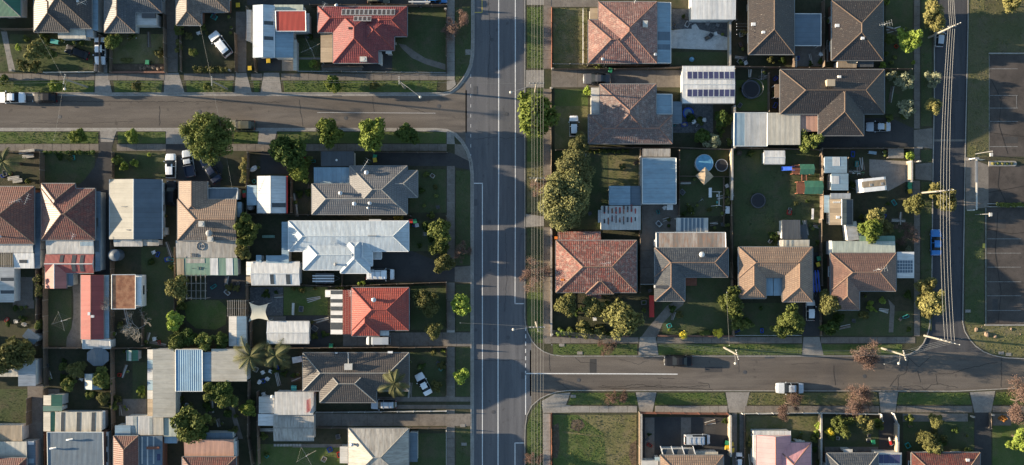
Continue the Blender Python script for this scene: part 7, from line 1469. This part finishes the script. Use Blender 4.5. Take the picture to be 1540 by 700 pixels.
for a in ((595,66),(345,106),(18,106),(831,104),(829,133),(1463,627),(1492,624),(1382,243),(830,503),(670,14)): boxunit(a[0],a[1],'pale masonry letterbox')
# utility pits and covers in the verges
for x, y in ((696,640),(1516,533),(862,596),(1455,468),(1454,240),(1383,222),(698,668),(845,519),(872,531),(1505,531)):
    t = MB(); a = P(x,y); t.box(a[0]-.45,a[1]-.25,GZ,a[0]+.45,a[1]+.25,GZ+.05); t.box(a[0]-.4,a[1]-.2,GZ+.05,a[0]+.4,a[1]+.2,GZ+.065); struct(link('pit_cover', t.mesh('pit_cover','concrete'), None))
# ---- small clutter of the yards, each item a thing of its own
def crate(px, py, m, lk):
    o = thing('crate','crate',at(px,py,.3),look=lk,px=(px,py),group='crates and tubs in the yards',rz=rnd.uniform(0,3)); w, d, hh = rnd.uniform(.25,.5), rnd.uniform(.2,.4), rnd.uniform(.25,.5); t = MB()
    t.box(-w,-d,0,w,d,.04)
    for q in ((-w,-d,w,-d+.04),(-w,d-.04,w,d),(-w,-d,-w+.04,d),(w-.04,-d,w,d)): t.box(q[0],q[1],.04,q[2],q[3],hh)
    link('box', t.mesh('box',m), o); t = MB(); t.dome(0,0,hh*.5,w*.8,d*.8,hh*.35,8,3,.25); link('contents', t.mesh('contents',rnd.choice(['timber','leaf_dark','darkgrey','cloth_beige'])), o)
def planks(px, py, lk):
    o = thing('plank_pile','timber pile',at(px,py,.2),look=lk,px=(px,py),group='plank piles in the yards',rz=rnd.choice([0,1.57])+rnd.uniform(-.3,.3)); l = rnd.uniform(.6,1.5)
    for i in range(5): t = MB(); z = .05*(i%3); y = -.25+.12*i; a = rnd.uniform(-.1,.1); t.hexa([(-l,y-.05+a,z),(l,y-.05-a,z),(l,y+.05-a,z),(-l,y+.05+a,z)],[(-l,y-.05+a,z+.05),(l,y-.05-a,z+.05),(l,y+.05-a,z+.05),(-l,y+.05+a,z+.05)]); link('plank', t.mesh('plank',rnd.choice(['timber','timber_grey','offwhite'])), o)
YARDS = [(4,460,50,490,6),(62,232,140,240,3),(168,470,200,520,4),(212,376,260,400,4),(213,505,262,520,5),(245,362,262,410,3),(314,418,366,448,6),(378,434,424,450,4),(430,436,490,470,2),(466,480,494,520,6),(70,530,125,580,8),(70,560,122,592,6),(168,556,190,620,7),(268,595,300,618,6),(300,600,368,655,12),(380,532,450,586,10),(455,610,472,620,2),(392,645,408,700,4),(475,650,520,700,4),(600,535,668,560,5),(600,575,668,594,3),(618,258,668,318,6),(618,335,655,376,5),(375,262,386,320,3),(440,265,468,318,6),(436,228,480,250,4),(14,55,140,70,5),(166,52,245,62,4),(275,45,320,60,3),(318,12,350,40,5),(450,52,478,58,2),(2,255,58,276,5),
 (1010,160,1070,198,8),(1075,160,1102,220,6),(1010,18,1036,40,4),(1044,48,1095,60,4),(1107,30,1124,98,6),(1108,85,1190,99,6),(1107,108,1155,118,4),(1110,122,1120,166,2),(1160,108,1170,166,3),(1196,74,1236,98,5),(1240,12,1249,95,4),(1256,93,1320,101,3),(1334,10,1370,100,7),(1334,110,1370,180,5),(1024,268,1034,324,3),(1028,305,1090,324,6),(966,310,1018,346,6),(1070,330,1100,350,5),(1088,270,1100,330,5),(837,230,900,340,6),(918,240,960,275,2),(1108,228,1146,240,3),(1180,300,1232,330,4),(1150,350,1172,368,4),(1206,336,1236,372,7),(1278,228,1300,262,5),(1300,226,1366,240,6),(1280,262,1292,290,3),(1286,300,1370,340,6),(1300,365,1346,372,2),(1212,385,1232,440,5),(1098,425,1110,500,4),(836,450,960,500,10),(966,430,984,500,4),(1000,460,1030,500,4),(1120,455,1170,500,4),(1240,470,1290,500,5),(1296,440,1370,500,6),(968,640,990,680,3),(1060,630,1092,640,2),(1124,628,1132,700,3),(1192,655,1234,664,3),(1240,630,1262,672,4),(1300,650,1320,674,3),(1360,636,1460,676,7),(1222,666,1234,698,3),(384,12,440,16,1)]
cr = random.Random(42)
for (a, b, c, d, n) in YARDS:
    for _ in range(n):
        x, y = cr.uniform(a+2, c-2), cr.uniform(b+2, d-2); k = cr.random()
        if k < .42: tree(cr.choice(['darkshrub','shrub','oliveshrub','darkshrub']), x, y, cr.uniform(3.2, 7), hs=1.1)
        elif k < .62: m = cr.choice(['white','grey','plastic_blue','timber','red','teal','offwhite']); crate(x, y, m, {'white':'white','grey':'grey','plastic_blue':'blue','timber':'wooden','red':'red','teal':'teal','offwhite':'cream'}[m]+' crate')
        elif k < .76: planks(x, y, 'loose pile of planks')
        elif k < .9: m = cr.choice(['white','timber_red','grey','darkgrey']); pot(x, y, m, {'white':'white pot with small plant','timber_red':'terracotta pot with plant','grey':'grey pot with small plant','darkgrey':'dark pot with small plant'}[m], cr.uniform(.2,.35))
        else: chair(x, y, cr.uniform(0,360), 'white plastic garden chair' if cr.random() < .5 else 'dark garden chair', 'white' if cr.random() < .5 else 'darkgrey')
for c in ([(1490,120),(1505,150),(1502,190),(1515,232)],[(1503,250),(1500,280),(1512,304)],[(1484,345),(1520,352),(1540,350)],[(1500,320),(1496,380),(1505,440),(1500,486)],[(1488,200),(1540,206)],[(1486,290),(1540,280)]): strip('crack', c, .09, GZ+.022, 'crack')
for q in ((1496,330,1512,344),(1510,206,1530,216),(1492,450,1500,470)): surf('asphalt_patch', q, 'asphalt_patch', 2)
# ---- drains and covers in the roads
def cover(px, py, r=.32):
    t = MB(); x, y = P(px, py); t.cyl(x, y, .0, .019, r, 16); t.cyl(x, y, .019, .024, r*.8, 16); struct(link('manhole_cover', t.mesh('manhole_cover','darkgrey')))
for a in ((740,60),(762,172),(736,334),(764,508),(742,620),(300,168),(520,178),(90,176),(870,572),(1120,560),(1300,566),(1428,140),(1425,330),(1420,430),(660,160)): cover(*a)
for x, y, w, h_ in ((712,130,6,14),(713,300,5,10),(784,560,4,10),(1150,536.5,14,3),(500,143,14,3),(250,194,12,3)):
    a = P(x,y); b = P(x+w,y+h_); t = MB(); t.box(a[0],b[1],.0,b[0],a[1],.02); struct(link('drain_grate', t.mesh('drain_grate','darkgrey')))
for q in ((1060,552,1086,560),(1310,540,1330,556)): surf2(q, 'asphalt_patch', .0102+.0001*(q[0]%7))
for c in ([(712,210),(748,206),(760,209),(788,205)],[(712,540),(740,543),(788,541)],[(760,350),(762,420),(759,470)],[(735,0),(737,60),(734,120)],[(1428,70),(1432,160),(1426,240),(1430,330),(1427,450)],[(1405,150),(1450,152)],[(1402,330),(1448,334)],[(30,184),(120,186),(200,183)],[(450,150),(455,190)],[(560,142),(563,168)],[(1110,536),(1112,560)],[(1190,548),(1230,546)],[(840,575),(860,590)],[(930,540),(960,548),(975,543)]): crack(c, .045)
build_tufts()
finish_labels()
